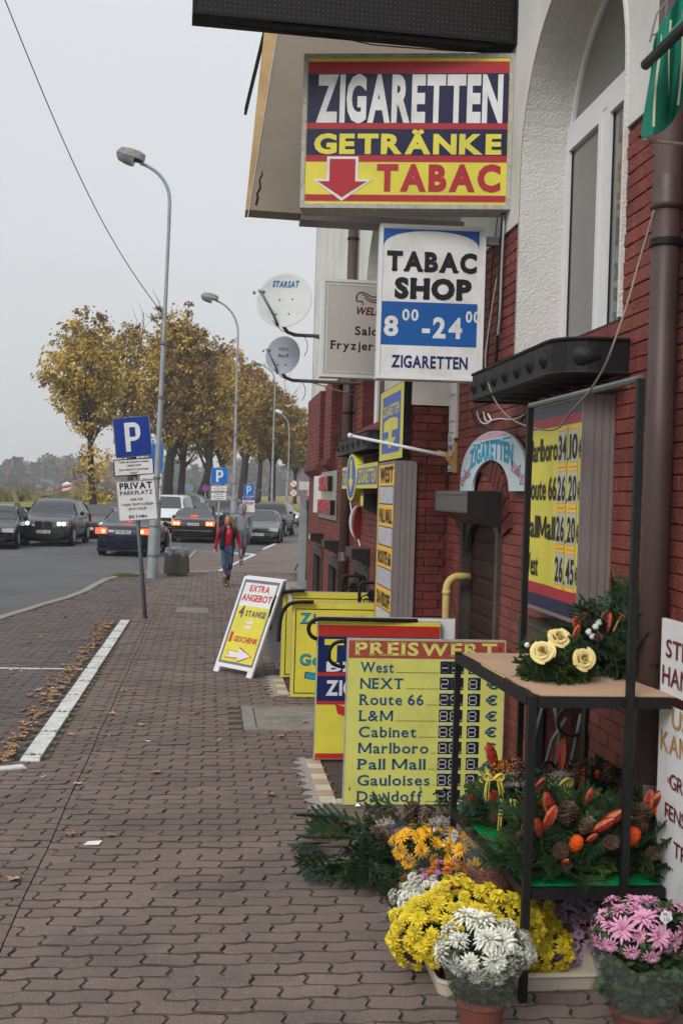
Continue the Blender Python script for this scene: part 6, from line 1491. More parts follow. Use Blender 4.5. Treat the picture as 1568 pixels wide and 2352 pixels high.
t1 = wreath('large fir wreath with an orange ball at the front left of the green shelf', 1275, 1985, 4.84, .30, .25, .32, 280, [0,0,1,3,3,4], 31,
  [('p',1265,1880,1.1,(-.3,-.3,1)),('b',1323,1938,1.0,(.2,-.4,1)),('d',1283,1960,1.05,(-.2,-1,.5)),('c',1296,1890,.9,(.1,-.5,1)),('p',1240,1925,.9,(-.3,-.4,.9)),('d',1205,1905,.8,(0,-1,.4)),('t',1255,1838,.9,(0,0,1)),('p',1250,1905,1.0,(.3,-.4,1)),('p',1372,1905,1.15,(.8,-.4,.8)),('p',1358,1912,1.0,(.6,-.5,.6))])
t2 = wreath('fir wreath with an orange ball at the right of the green shelf', 1500, 1985, 4.83, .27, .24, .32, 260, [0,0,1,3,4], 32,
  [('b',1452,1922,1.15,(.1,-.4,1)),('p',1535,1935,1.4,(.8,-.5,.7)),('p',1548,1908,1.2,(.9,-.3,.7)),('c',1465,1895,.95,(0,-.6,1)),('p',1482,1875,1.0,(.1,-.2,1)),('d',1490,1960,.9,(0,-1,.3)),('d',1393,1935,.95,(0,-1,.3)),('p',1480,1850,.9,(.7,-.2,.6))])
t3 = wreath('fir wreath with raffia bows and yellow tufts, rear left of the green shelf', 1165, 1850, 5.50, .24, .20, .29, 260, [0,2,1,3,0], 33,
  [('p',1140,1768,1.2,(-.4,-.2,1)),('p',1155,1862,1.3,(-.6,-.5,.8)),('t',1160,1872,1.2,(0,0,1)),('t',1186,1838,1.3,(0,0,1)),('c',1175,1890,.9,(0,-.6,.8)),('c',1185,1790,.9,(0,0,1)),('l',1190,1800,1.2,(0,0,1)),('l',1178,1776,1.0,(0,0,1)),('c',1200,1855,.8,(0,-.8,.6))])
t4 = wreath('fir wreath with one raffia bow and a tall pod, rear of the green shelf', 1360, 1850, 5.45, .30, .20, .31, 280, [0,0,2,3], 34,
  [('p',1290,1770,1.3,(0,-.1,1)),('c',1315,1800,1.1,(.1,-.4,1)),('t',1255,1840,1.3,(0,0,1)),('t',1330,1798,.9,(0,0,1)),('p',1330,1815,1.1,(0,-.4,1)),('c',1300,1855,1.0,(0,-.8,.7)),('l',1285,1785,1.2,(0,0,1)),('l',1305,1780,1.1,(0,0,1)),('c',1395,1800,.9,(0,0,1)),('p',1250,1860,1.0,(.2,-.4,1)),('c',1420,1835,.9,(0,-.3,1))])
def raffia(par, px, py, Y, spread, seed):
    rnd = random.Random(seed); b = MB(); c = AY(px, py, Y)
    for k in range(16):
        q = rnd.uniform(-.3, .3)+(math.pi if k % 2 else 0); L_ = spread*rnd.uniform(.5,1)
        P = [c, c+Vector((math.cos(q)*L_*.5, -.02, abs(math.sin(q))*L_*.4+.02)), c+Vector((math.cos(q)*L_*.9, -.03, -.01-rnd.random()*.03)), c+Vector((math.cos(q)*L_*1.1, -.04, -.03-rnd.random()*.10))]
        b.tube(P, [.0022,.0026,.0022,.0012], 4)
    for sg in (-1, 1):
        for j in range(4): b.tube([c+Vector((sg*spread*(.75+.1*j)*math.sin(R(a)), -.02-.004*j, spread*.32*math.sin(R(2*a))+.25*spread*math.sin(R(a)))) for a in range(0, 181, 15)], .0022, 4)
    b.build('raffia_bow', M_raff, par)
raffia(t3, 1130, 1787, 5.30, .05, 1); raffia(t3, 1160, 1845, 5.26, .045, 2); raffia(t4, 1280, 1800, 5.24, .065, 3)
rnd = random.Random(9); b = MB(); c = AY(1160, 1762, 5.36)
for k in range(90):
    v = Vector((rnd.gauss(0,1.6), rnd.gauss(0,.7), rnd.gauss(.1,.6)))*.025; e = Vector((rnd.gauss(0,1), rnd.gauss(0,1), rnd.gauss(.3,1))).normalized()*.022; s_ = e.cross(Vector((0,1,.3))).normalized()*.0022; b.add([c+v-s_, c+v+s_, c+v+e], [(0,1,2)])
b.build('orange_tuft', mat('orange_fibre', (.62,.20,.03), .7, .15, 40), t3)
pricetag('neon green price label on the right pod wreath', 1443, 1876, 4.64, .020, M_neon, ('7,5', 'E'), shape='d'); pricetag('neon green price label at the middle of the green shelf', 1403, 1832, 5.22, .020, M_neon, ('26', '9'), shape='d'); pricetag('neon green price label beside the thick rack post', 1237, 1835, 5.22, .018, M_neon, ('6', '-'), shape='d')
# fir bouquet on the pavement
p = G(830, 1985); t = thing('fir_bouquet', 'fir branches with pine cones and a red ribbon lying on the pavers', 'bouquet', (p.x, p.y, 0)); rnd = random.Random(12)
def fan(px, py, dx, dy, n, mi, spread, z=.02, sc=1.0):
    for k in range(n):
        o = G(px+rnd.uniform(-18,18), py+rnd.uniform(-10,10)); a_ = rnd.gauss(0, spread); d = Vector((dx*math.cos(a_)-dy*math.sin(a_), dx*math.sin(a_)+dy*math.cos(a_), rnd.uniform(-.12,.20)))
        sprig_at(SP[rnd.choice(mi)], t, (o.x, o.y, z+rnd.random()*.10), d, rnd, sc*rnd.uniform(.85,1.15))
fan(800, 1925, -1, .05, 9, [4,4,5,0,2], .18, .02, 1.0); fan(770, 1960, -1, -.1, 5, [1,5], .25, .01, .8); fan(790, 2020, -1, -.25, 8, [4,0,5], .22, .02, .95); fan(840, 2030, -.6, -.8, 16, [4,4,0,0], .45, .03, 1.0); fan(880, 2010, -.5, -.9, 14, [0,2,4], .5, .08, .9); fan(850, 1950, -.7, -.3, 12, [2,0,0], .8, .07, .9); fan(900, 1985, -.2, -.8, 14, [0,4,0], .6, .03, 1.0); fan(900, 1900, -.6, .2, 8, [2,0], .6, .05, .9); fan(1010, 1880, .3, .2, 8, [2,0], .8, .05, .8); fan(930, 1960, -.4, -.5, 8, [0], .7, .1, .8); fan(905, 2050, -.2, -.8, 10, [0,4,0], .5, .02, .9); fan(860, 1990, -.9, -.4, 12, [0,2,3,4], .5, .09, .9)
def gdeco(me, nm, px, py, Y, s, d): deco(t, me, nm, px, py, Y, s, d)
Yb_ = 6.75
for (px, py, s, d) in ((945,1895,1.6,(0,-.2,1)), (905,1890,1.0,(-.5,-.2,1)), (975,1890,.9,(.4,0,1)), (1000,1885,.9,(.8,-.1,.8)), (885,1880,.8,(-.8,0,.7)), (862,1948,1.45,(.1,-.5,1)), (858,1898,.9,(-.6,-.1,.8)), (1030,1885,.8,(.3,-.2,1))): gdeco(CN[0], 'pine_cone', px, py, Yb_-.0 if py < 1930 else 6.35, s, d)
for (px, py, s) in ((890,1893,1.7),(915,1908,1.4),(1010,1888,1.6),(872,1980,1.7),(852,1985,1.3),(880,1975,1.3),(925,1905,1.5),(1045,1885,1.4)): gdeco(LICH, 'lichen_tuft', px, py, 6.5 if py < 1930 else 6.2, s, (0,0,1))
M_rib = mat('ribbon_red', (.42,.02,.05), .45, .08)
def ribbon(pts, w_, Y, par=t):
    b = MB(); P = [AY(*q, Y) for q in pts]; n = len(P)
    V = []
    for i, q in enumerate(P): V += [tuple(q+Vector((0,-.01,w_/2))), tuple(q+Vector((0,.02,-w_/2)))]
    b.add(V, [(2*i, 2*i+1, 2*i+3, 2*i+2) for i in range(n-1)]); b.build('ribbon', M_rib, par)
ribbon([(818,1955),(835,1957),(855,1955),(872,1950)], .022, 6.3); ribbon([(822,1963),(842,1966),(868,1962)], .02, 6.28); ribbon([(868,1978),(885,1984),(902,1986),(915,1984)], .036, 6.15); ribbon([(770,1893),(800,1896),(830,1900)], .018, 6.7)
gdeco(POD, 'dried_pod', 870, 1962, 6.2, .7, (-.5,-.6,.5))
b = MB()
for k in range(60):
    o = AY(830+rnd.uniform(-26,26), 1942+rnd.uniform(-6,8), 6.45); e = Vector((rnd.gauss(-.5,1), rnd.gauss(0,.6), rnd.gauss(.2,.4))).normalized()*.035; s_ = e.cross(Vector((0,0,1))).normalized()*.003; b.add([o-s_, o+s_, o+e], [(0,1,2)])
b.build('yellow_frond', mat('frond_yellow', (.42,.42,.05), .6, .15, 20), t)
# ---------------------------------------------------------------- fallen leaves and litter
def leaf_mesh(seed, s=.06):
    rnd = random.Random(seed); b = MB(); n = 15; P = []
    for k in range(n):
        q = 2*math.pi*k/n; r = s*(1.0 if k % 3 == 0 else (.55 if k % 3 == 1 else .72))*rnd.uniform(.85,1.15)*(1.15 if k == 0 else 1)
        x, y = r*math.cos(q), r*math.sin(q)*.85; P.append((x, y, .012+.9*abs(y)*rnd.uniform(.1,.45)+.10*abs(x)*rnd.random()))
    P.append((0,0,.004)); b.add(P, [(k, (k+1)%n, n) for k in range(n)]); b.tube([(-s*.5,0,.008),(-s*1.4,.01,.015)], .0012, 3)
    return mkmesh(b, 'fallen_leaf', [M_leafd])
LF = [leaf_mesh(k) for k in range(5)]
LOOSE = []
rnd = random.Random(41)
spots = [(357,1778),(178,1804),(160,1920),(252,1922),(33,2025),(622,1831),(490,1610),(450,1642),(663,1682),(325,1668),(285,1588),(308,1592),(258,1642),(88,1588),(35,1702),(160,1690),(655,1572),(610,1578),(608,1585),(612,1595),(430,1489),(385,1469),(455,1490),(590,1465),(395,1450),(325,1445),(700,1585),(645,1695),(150,1420),(65,1478),(205,1422),(460,1512),(95,1465),(310,1352),(340,1360),(360,1350),(420,1375),(520,1378),(560,1390),(300,1390),(250,1402),(390,1345),(410,1355),(480,1420),(700,1660),(85,1640),(120,1680),(240,1440),(415,1420),(350,1355)]
for k, (px, py) in enumerate(spots):
    p = G(px, py); q = bpy.data.objects.new('fallen_leaf', LF[k % 5]); COL.objects.link(q); q.location = (p.x, p.y, .002); q.rotation_euler = (rnd.uniform(-.15,.15), rnd.uniform(-.15,.15), rnd.random()*6.3); s_ = rnd.uniform(.65,1.0)*(.85 if py < 1700 else .95); q.scale = (s_, s_, s_)
    tag(q, None, 'leaf', 'fallen leaves scattered over the paving'); LOOSE.append((q, px, py, 'dry tan leaf'))
# leaf drift along the white kerb
b = MB(); L_ = (c1-c0).length
for k in range(420):
    f = rnd.random(); la = .13+abs(rnd.gauss(0, .10))+.02; o = c0+kd*L_*(f*1.0-.02)+kn*la; base = LF[k % 5]; s_ = rnd.uniform(.35,.85); q = rnd.random()*6.3; ca, sa = math.cos(q)*s_, math.sin(q)*s_; tz = rnd.uniform(-.5,.5); z = .004+rnd.random()*.035*math.exp(-(la-.13)*12)
    vs_ = [(o.x+v.co.x*ca-v.co.y*sa, o.y+v.co.x*sa+v.co.y*ca, z+v.co.z*s_+abs(tz*v.co.x*s_)) for v in base.vertices]; b.add(vs_, [tuple(pp.vertices) for pp in base.polygons])
tag(b.build('leaf_litter', M_leafd), 'drift of dry brown leaves piled along the white kerb', 'leaf litter', kind='stuff')
b = MB()
for k in range(900):     # moss between the kerb stones
    j = rnd.randrange(nst+1); side = rnd.random()
    if side < .5: o = c0+kd*L_*j/nst+kn*rnd.uniform(-.11,.11); 
    else: o = c0+kd*L_*rnd.random()*.7-kn*(.115+abs(rnd.gauss(0,.012)))
    z = .05 if side < .5 else .0; h_ = rnd.uniform(.006,.02); e = Vector((rnd.gauss(0,.5), rnd.gauss(0,.5), 1))*h_; s_ = Vector((rnd.gauss(0,1), rnd.gauss(0,1), 0)).normalized()*.006; o = Vector((o.x, o.y, z)); b.add([o-s_, o+s_, o+e], [(0,1,2)])
tag(b.build('moss', M_moss), 'green moss growing in the joints of the white kerb', 'moss', kind='stuff')
p = G(212, 1941); b = MB(); b.add([(p.x-.05,p.y-.02,.006),(p.x+.04,p.y-.03,.010),(p.x+.055,p.y+.02,.02),(p.x-.03,p.y+.03,.012)], [(0,1,2,3)]); b.add([(p.x-.05,p.y-.02,.005),(p.x+.04,p.y-.03,.009),(p.x+.055,p.y+.02,.019),(p.x-.03,p.y+.03,.011)], [(3,2,1,0)]); tag(b.build('paper_scrap', M_white), 'torn white paper scrap lying on the pavers', 'paper')
for k, (px, py) in enumerate([(95,1788),(1290,1),(345,1705),(250,1693),(124,1582),(500,1702),(340,1352),(28,1540),(50,1543)]):
    if py < 100: continue
    p = G(px, py); b = MB(); q = rnd.random()*3; b.tube([(p.x,p.y,.008),(p.x+.05*math.cos(q),p.y+.05*math.sin(q),.008)], .004, 6); LOOSE.append((tag(b.build('cigarette_butt', M_pvc), None, 'cigarette butt', 'cigarette butts on the paving'), px, py, 'white cigarette butt'))
for (px, py, lb) in ((822,1853,'crumpled foil scrap under the left end of the PREISWERT board'), (848,1856,'crumpled foil scrap just right of the other under the PREISWERT board')):
    p = G(px, py); b = MB(); b.add([(p.x-.02,p.y,.004),(p.x+.012,p.y-.012,.006),(p.x+.02,p.y+.01,.02),(p.x-.006,p.y+.015,.03),(p.x,p.y,.018)], [(0,1,4),(1,2,4),(2,3,4),(3,0,4)]); tag(b.build('foil_scrap', M_steel), lb, 'litter')

LM = [('the white paper scrap',212,1941),('the concrete manhole slab',640,1650),('the EXTRA ANGEBOT board',535,1545),('the leaning signpost foot',335,1421),('the near end of the white kerb',70,1755),('the litter bin',405,1322),('the PREISWERT board',790,1840),('the white bay line',100,1536),('the grass tuft',290,1326),('the asphalt road edge',110,1395)]
ORD = ['nearest','second nearest','third nearest','fourth nearest','fifth nearest','sixth nearest','seventh nearest','eighth nearest','ninth nearest','tenth nearest','eleventh nearest','twelfth nearest']
cl_ = {}
for q, px, py, what in LOOSE:
    k = min(range(len(LM)), key=lambda i: math.hypot(LM[i][1]-px, (LM[i][2]-py)*1.3)); cl_.setdefault((k, what), []).append((math.hypot(LM[k][1]-px, LM[k][2]-py), px, q))
for (k, what), L3 in cl_.items():
    L3.sort(key=lambda e: e[0])
    for i, (d_, px, q) in enumerate(L3): q['label'] = what+' on the paving, '+ORD[i]+' to '+LM[k][0]
# ================================================================== STREET FURNITURE
M_signback = mat('sign_back_grey', (.16,.165,.17), .5, .1, 6)
def tube_p(b, pts, r, n=10): b.tube([Vector(p) for p in pts], r, n)
# --- leaning signpost with the PRIVAT PARKPLATZ boards
pb = G(335, 1421); Yq = pb.y
t = thing('signpost', 'leaning signpost with big blue P and PRIVAT PARKPLATZ board', 'road sign', (pb.x, pb.y, 0))
def q3(px, py, dy=0): return AY(px, py, Yq+dy)
b = MB(); tube_p(b, [tuple(pb-Vector((0,0,.1))), tuple(q3(318,1215)), tuple(q3(302,955))], .034, 12); b.build('pole', M_galvd, t, smooth=True)
def signface(par, C4, m, nm, d=.02, r=.03, prints=None, edge=None):
    """C4 pixel corners bl, br, tr, tl on a plane in front of the pole; prints(b, w, h) draws in local coords"""
    P = [q3(*c, -.06) for c in C4]; o = P[0]; ex = (P[1]-P[0]); w = ex.length; ex.normalize(); ez = (P[3]-P[0]); h = ez.length; ez.normalize(); ny = ex.cross(ez)*-1
    def T(v): q = o+ex*v[0]+ez*v[2]+ny*(-v[1]); return (q.x, q.y, q.z)
    ny = ex.cross(ez)*-1   # away from camera?
    if ny.y < 0: ny = -ny
    def T(v): q = o+ex*v[0]+ez*v[2]+ny*v[1]; return (q.x, q.y, q.z)
    b = MB(); b.prism([(p[0], .002, p[1]) for p in rrect(0, 0, w, h, r)][::-1], (0, d, 0)); b.v = [T(v) for v in b.v]; b.build(nm, edge or M_galv, par)
    b = MB(); b.add([(p[0], 0, p[1]) for p in rrect(.012, .012, w-.012, h-.012, r*.8)], [tuple(range(24))]); b.v = [T(v) for v in b.v]; b.build(nm+'_face', m, par)
    if prints:
        b = MB(); prints(b, w, h); b.v = [T(v) for v in b.v]; b.build('print', [M_white, M_ink], par)
def Pprint(b, w, h):   # white P drawn as plain strokes
    x0, x1, z0, z1, tk = w*.30, w*.72, h*.14, h*.86, w*.13; zm = h*.40; zi = z0
    rect(b, x0, z0, x0+tk, z1, 0, -.003)
    out = [(x0+tk, z1)]+[(x1-(z1-zm)*.38+(z1-zm)*.38*math.sin(R(a)), z1-(z1-zm)*.38+(z1-zm)*.38*math.cos(R(a))) for a in range(0, 91, 15)]+[(x1-(z1-zm)*.38+(z1-zm)*.38*math.cos(R(a)), zm+(z1-zm)*.38-(z1-zm)*.38*math.sin(R(a))) for a in range(0, 91, 15)]+[(x0+tk, zm)]
    inn = [(x0+tk, z1-tk)]+[(x1-tk-.02*w+.02*w*math.sin(R(a)), z1-tk-.02*w+.02*w*math.cos(R(a))) for a in range(0, 91, 15)]+[(x1-tk-.02*w+.02*w*math.cos(R(a)), zm+tk*.85+.02*w-.02*w*math.sin(R(a))) for a in range(0, 91, 15)]+[(x0+tk, zm+tk*.85)]
    n = len(out); b.add([(p[0], -.003, p[1]) for p in out]+[(p[0], -.003, p[1]) for p in inn], [(k, k+1, n+k+1, n+k)[::-1] for k in range(n-1)], 0)
b = MB(); P = [q3(258+86,962,.02), q3(351,958,.12), q3(356,1046,.12), q3(348,1050,.02)]
signface(t, [(266,1053),(350,1045),(342,955),(258,961)], M_pblue, 'parking_sign', .14, .03, Pprint, M_signback)
def pr1(b, w, h):
    frame(b, .008, .008, w-.008, h-.008, .008, 1, -.002)
    text(b, 'Tylko dla klientów sklepu', w/2, h*.76, h*.115, w*.76, .025, False, -.003, 1, 'c'); text(b, 'TABAK SHOP', w/2, h*.54, h*.12, w*.36, .02, False, -.003, 1, 'c'); text(b, 'oraz salonu fryzjerskiego', w/2, h*.32, h*.115, w*.74, .025, False, -.003, 1, 'c'); text(b, '"ANIA"', w/2, h*.10, h*.12, w*.22, .02, False, -.003, 1, 'c')
signface(t, [(262,1095),(354,1089),(351,1050),(260,1056)], M_white, 'small_board', .03, .02, pr1, M_ink)
def pr2(b, w, h):
    frame(b, .012, .012, w-.012, h-.012, .004, 1, -.002)
    text(b, 'PRIVAT', w/2, h*.795, h*.15, w*.82, .04, False, -.003, 1, 'c'); text(b, 'PARKPLATZ', w/2, h*.65, h*.095, w*.82, .02, False, -.003, 1, 'c'); text(b, 'NUR FÜR', w/2, h*.50, h*.06, w*.33, .015, False, -.003, 1, 'c')
    text(b, 'TABAK SHOP KUNDEN', w/2, h*.38, h*.06, w*.82, .015, False, -.003, 1, 'c'); text(b, '(ERSTE KELLER', w/2, h*.27, h*.06, w*.46, .015, False, -.003, 1, 'c'); text(b, 'BIS 5 MIN.', w/2, h*.07, h*.075, w*.47, .025, False, -.003, 1, 'c')
signface(t, [(273,1199),(364,1193),(356,1101),(265,1106)], M_white, 'large_board', .02, .03, pr2)
# --- second post right behind it (seen from its side)
p2 = G(339, 1300); Yq = p2.y
t = thing('signpost', 'second signpost behind the lamp post, its blue board seen edge on', 'road sign', (p2.x, p2.y, 0))
b = MB(); tube_p(b, [tuple(p2), tuple(q3(345,1190)), tuple(q3(352,1010))], .03, 10); b.build('pole', M_galvd, t, smooth=True)
signface(t, [(340,1084),(374,1083),(377,1020),(343,1019)], M_pblue2, 'parking_sign', .02, .03, lambda b, w, h: rect(b, w*.70, h*.42, w*.78, h*.48, 0, -.003))
def pr4(b, w, h): text(b, 'klientów skl', w*.42, h*.5, h*.16, w*.6, .01, False, -.003, 1, 'c')
signface(t, [(320,1118),(371,1117),(373,1087),(321,1088)], M_white, 'small_board', .02, .02, pr4)
signface(t, [(322,1148),(369,1147),(371,1120),(322,1121)], M_white, 'small_board', .02, .02, None)
# --- lamp posts
M_head_ = mat('lamp_housing_grey', (.20,.20,.19), .5, .3, 12)
def lamp(lab, base, top, head, scale=1.0, lw=1.0, sleeve=True, m=M_galv, arm=None, bpx=None):
    p = G(*base); Yl = p.y; t = thing('street_lamp', lab, 'street lamp', (p.x, p.y, 0))
    T_ = lambda c: AY(c[0], c[1], Yl)
    pts = [T_(c) for c in arm]; H_ = pts[0].z
    p0 = Vector((p.x, p.y, -.1)); r0, r1 = .075*scale, .05*scale
    b = MB(); n = 6; low = [p0+(pts[0]-p0)*k/n for k in range(n+1)]
    P = low[:-1]+pts; 
    for _ in range(1):
        Q = [P[0]]
        for i in range(len(P)-1): Q += [P[i]*.75+P[i+1]*.25, P[i]*.25+P[i+1]*.75]
        Q.append(P[-1]); P = Q
    b.tube(P, [r0+(r1*.7-r0)*min(1, (q.z+.1)/(H_+.5)) for q in P], 12); b.build('pole', m, t, smooth=True)
    if sleeve:
        b = MB(); e = low[1]-p0; d = (pts[0]-p0).normalized(); b.tube([p0, p0+d*1.9], .115*scale, 16); b.tube([p0+d*1.9, p0+d*1.96, p0+d*1.961], [.135*scale,.135*scale,.08], 16); b.build('sleeve', m, t, smooth=False)
        b = MB(); b.box((p.x+.10, p.y-.10, .55), (p.x+.17, p.y+.02, 1.25)); b.tube([p0+d*.62, p0+d*.66], .13*scale, 16); b.tube([p0+d*1.32, p0+d*1.35], .13*scale, 16); b.build('service_hatch', M_galvd, t)
    for f in (.35, .62, .80):
        q = p0+(pts[0]-p0)*f; b = MB(); b.tube([q-Vector((0,0,.03)), q+Vector((0,0,.03))], r0*1.08, 12); b.build('band', M_galvd, t)
    if len(head) == 2:
        a, c = T_(head[0]), T_(head[1]); v = (c-a); L_ = v.length; d = v.normalized(); 
        up = Vector((0,1,0)).cross(d).normalized(); up = up if up.z > 0 else -up
        def S(u, vv, s): return a+d*u*L_+Vector((0,1,0))*vv+up*s
        hw, hh = .15*lw, .15*lw
        rings = [(-.08,.3,.3,.0),(.06,.75,.8,.0),(.45,1,1,.02),(.80,.9,1.0,.0),(1.05,.75,.8,.0)]
        b = MB(); V = []
        for (u, a_, h_, o) in rings:
            for (yy, zz) in ((-1,0),(-.8,.75),(0,1.05),(.8,.75),(1,0)): V.append(S(u, yy*hw*a_, zz*hh*h_+o*0))
        b.add(V, [(j*5+k, j*5+k+1, (j+1)*5+k+1, (j+1)*5+k) for j in range(4) for k in range(4)]+[(4*5+0,4*5+1,4*5+2,4*5+3,4*5+4),(4,3,2,1,0)]); b.build('lamp_housing', M_head_ if sleeve else M_dish, t, smooth=True)
        b = MB(); V = []
        for (u, a_, h_, o) in rings[:4]:
            for (yy, zz) in ((-1,0),(-.7,-.55),(0,-.8),(.7,-.55),(1,0)): V.append(S(.02+u*.85, yy*hw*a_*.95, zz*hh*h_))
        b.add(V, [(j*5+k, j*5+k+1, (j+1)*5+k+1, (j+1)*5+k) for j in range(3) for k in range(4)]+[(0,1,2,3,4),(19,18,17,16,15)]); b.build('lamp_glass', mat('lamp_glass', (.22,.24,.24), .25, .2, 5), t, smooth=True)
    return t
lamp('nearest tall street lamp, leaning slightly, beside the concrete litter bin', (349,1328), None, [(272,352),(326,372)], 1.15, 1.5, arm=[(382,650),(390,470),(388,440),(378,415),(360,394),(340,381),(322,374)])
lamp('second street lamp along the road, behind the man in the grey hood', (535,1250), None, [(464,680),(498,690)], 1.15, 1.45, arm=[(544,840),(547,770),(545,745),(536,722),(522,705),(508,695),(496,690)])
lamp('third street lamp, its head just under the small satellite dish', (622,1208), None, [(588,832),(607,840)], 1.2, 1.3, False, arm=[(629,960),(632,880),(629,862),(621,850),(606,840)])
lamp('fourth street lamp with a white head near the brick corner', (655,1192), None, [(632,944),(646,952)], 1.5, 1.6, False, arm=[(663,1050),(664,985),(661,968),(654,957),(645,952)])
lamp('faint fifth street lamp close to the brick corner', (698,1170), None, [(692,1046),(699,1050)], 2.0, 1.8, False, M_galvd, arm=[(706,1110),(707,1075),(704,1058),(698,1050)])
# overhead wire
a = AY(374, 722, G(349,1328).y); c = AY(8, -10, 20); P = [a+(c-a)*k/20-Vector((0,0,.55*math.sin(math.pi*k/20))) for k in range(21)]
b = MB(); b.tube(P, .010, 5); tag(b.build('overhead_wire', M_blackp), 'thin overhead wire rising to the upper left from the nearest lamp', 'wire')
# --- litter bin
p = G(405, 1322); s = .30; t = thing('litter_bin', 'square exposed aggregate concrete litter bin lined with a grey plastic bag', 'litter bin', (p.x, p.y, 0), R(-6))
M_agg = mat('exposed_aggregate', (.085,.08,.068), .95, .4, 60, .9, 90, dirt=(.05,.05,.03), dscale=5)
b = MB()
def frustum(b, s0, s1, z0, z1, mi=0): b.add([(x*s0, y*s0, z0) for x, y in ((-1,-1),(1,-1),(1,1),(-1,1))]+[(x*s1, y*s1, z1) for x, y in ((-1,-1),(1,-1),(1,1),(-1,1))], [(3,2,1,0),(4,5,6,7),(0,1,5,4),(1,2,6,5),(2,3,7,6),(3,0,4,7)], mi)
frustum(b, .28, .285, .06, .09); frustum(b, .285, .255, .0901, .56); b.build('body', M_agg, t, local=True)
b = MB(); frustum(b, .21, .21, 0, .059); b.build('foot', M_conc, t, local=True)
rnd = random.Random(6); b = MB(); V = []; n = 44
for j, (r, z) in enumerate(((.262,.50),(.275,.58),(.272,.66),(.25,.685),(.20,.60))):
    for k in range(n):
        q = 2*math.pi*k/n; m_ = 1/max(abs(math.cos(q)), abs(math.sin(q))); rr = min(m_, 1.25)*r*(1+rnd.uniform(-.035,.035)); V.append((rr*math.cos(q), rr*math.sin(q), z+rnd.uniform(-.022,.022)+(.03*math.sin(q*3) if j == 0 else .012*math.sin(q*5))))
b.add(V, [(j*n+k, j*n+(k+1)%n, (j+1)*n+(k+1)%n, (j+1)*n+k) for j in range(4) for k in range(n)]); b.build('plastic_bag', mat('grey_plastic_bag', (.20,.22,.245), .28, .25, 14), t, local=True)
# grass tuft at the kerb
b = MB(); p = G(290, 1324); rnd = random.Random(8)
for k in range(420):
    o = Vector((p.x+rnd.gauss(0,.16), p.y+rnd.gauss(0,.12), 0)); h_ = rnd.uniform(.03,.11); e = Vector((rnd.gauss(0,.35), rnd.gauss(0,.3), 1))*h_; s_ = Vector((1,0,0))*.005; b.add([o-s_, o+s_, o+e], [(0,1,2)])
tag(b.build('grass_tuft', M_grass), 'green grass tuft growing at the kerb beside the nearest lamp post', 'grass', kind='stuff')
# --- middle distance signs
def roadsign(lab, base, parts, name='road_sign', pole_r=.03, top=None):
    p = G(*base); global Yq; Yq = p.y; t = thing(name, lab, 'road sign', (p.x, p.y, 0)); b = MB(); tube_p(b, [(p.x, p.y, 0), tuple(q3(*top))], pole_r, 8); b.build('pole', M_galv, t, smooth=True)
    for f in parts: f(t)
    return t
def lines(n, red=None): 
    def f(b, w, h):
        for k in range(n): text(b, ('Tylko dla', 'klientów sklepu', 'i salonu')[k % 3], w/2, h*(.72-.28*k), h*.14, w*(.5,.8,.6)[k % 3], .01, False, -.003, 1, 'c')
    return f
roadsign('parking sign P with two small white boards behind the woman in red', (497,1268), [
    lambda t: signface(t, [(485,1112),(523,1112),(524,1074),(485,1074)], M_pblue2, 'parking_sign', .02, .04, Pprint),
    lambda t: signface(t, [(484,1129),(521,1129),(522,1115),(485,1115)], M_white, 'small_board', .02, .02, lines(3)),
    lambda t: signface(t, [(484,1149),(520,1149),(521,1131),(484,1131)], M_white, 'small_board', .02, .02, lines(3))], top=(507,1072))
def joker(b, w, h):
    text(b, 'JOKER', w/2, h*.48, h*.15, w*.80, .03, False, -.003, 0, 'c'); text(b, 'PARKING', w/2, h*.86, h*.07, w*.6, .01, False, -.003, 1, 'c')
def jk(t):
    signface(t, [(557,1177),(585,1177),(585,1139),(557,1139)], M_white, 'small_board', .02, .02, None)
    P = [q3(*c, -.066) for c in ((557,1177),(585,1177),(585,1139),(557,1139))]; w = (P[1]-P[0]).length; h = (P[3]-P[0]).length; o = P[0]
    b = MB(); rect(b, .02, h*.76, w-.02, h*.97, 1, -.004); text(b, 'JOKER', w/2, h*.50, h*.15, w*.80, .04, False, -.005, 0, 'c'); text(b, 'PARKING', w/2, h*.84, h*.08, w*.55, .0, False, -.006, 2, 'c')
    b.v = [(o.x+v[0], o.y+v[1], o.z+v[2]) for v in b.v]; b.build('lettering', [M_lred, M_lblue, M_white], t)
roadsign('light blue P sign over a white JOKER board standing by the parked silver-grey car', (571,1249), [lambda t: signface(t, [(559,1139),(583,1139),(583,1112),(559,1112)], M_pblue2, 'parking_sign', .02, .05, Pprint), jk], top=(571,1110))
def disc(t, px, py, rpx, m1, m2, cross=None, dy=-.06):
    c = q3(px, py, dy); r = (q3(px+rpx, py, dy)-c).length
    b = MB(); b.lathe([(0,.02),(r,.02),(r,0),(r*.99,-.002)], c, 24, axis='Y'); b.build('disc_rim', m1, t)
    b = MB(); b.lathe([(r*.80,-.004),(0,-.004)], c, 24, axis='Y'); b.build('disc_face', m2, t)
    if cross:
        b = MB()
        for sg in cross[1]: 
            d = Vector((sg*math.cos(R(45)), 0, math.sin(R(45)))); nn = Vector((d.z, 0, -d.x))*r*.10; a, e = c-d*r*.8, c+d*r*.8; y = c.y-.006-.001*sg
            b.add([((a-nn).x, y, (a-nn).z), ((a+nn).x, y, (a+nn).z), ((e+nn).x, y, (e+nn).z), ((e-nn).x, y, (e-nn).z)], [(0,1,2,3)])
        b.build('bar', cross[0], t)
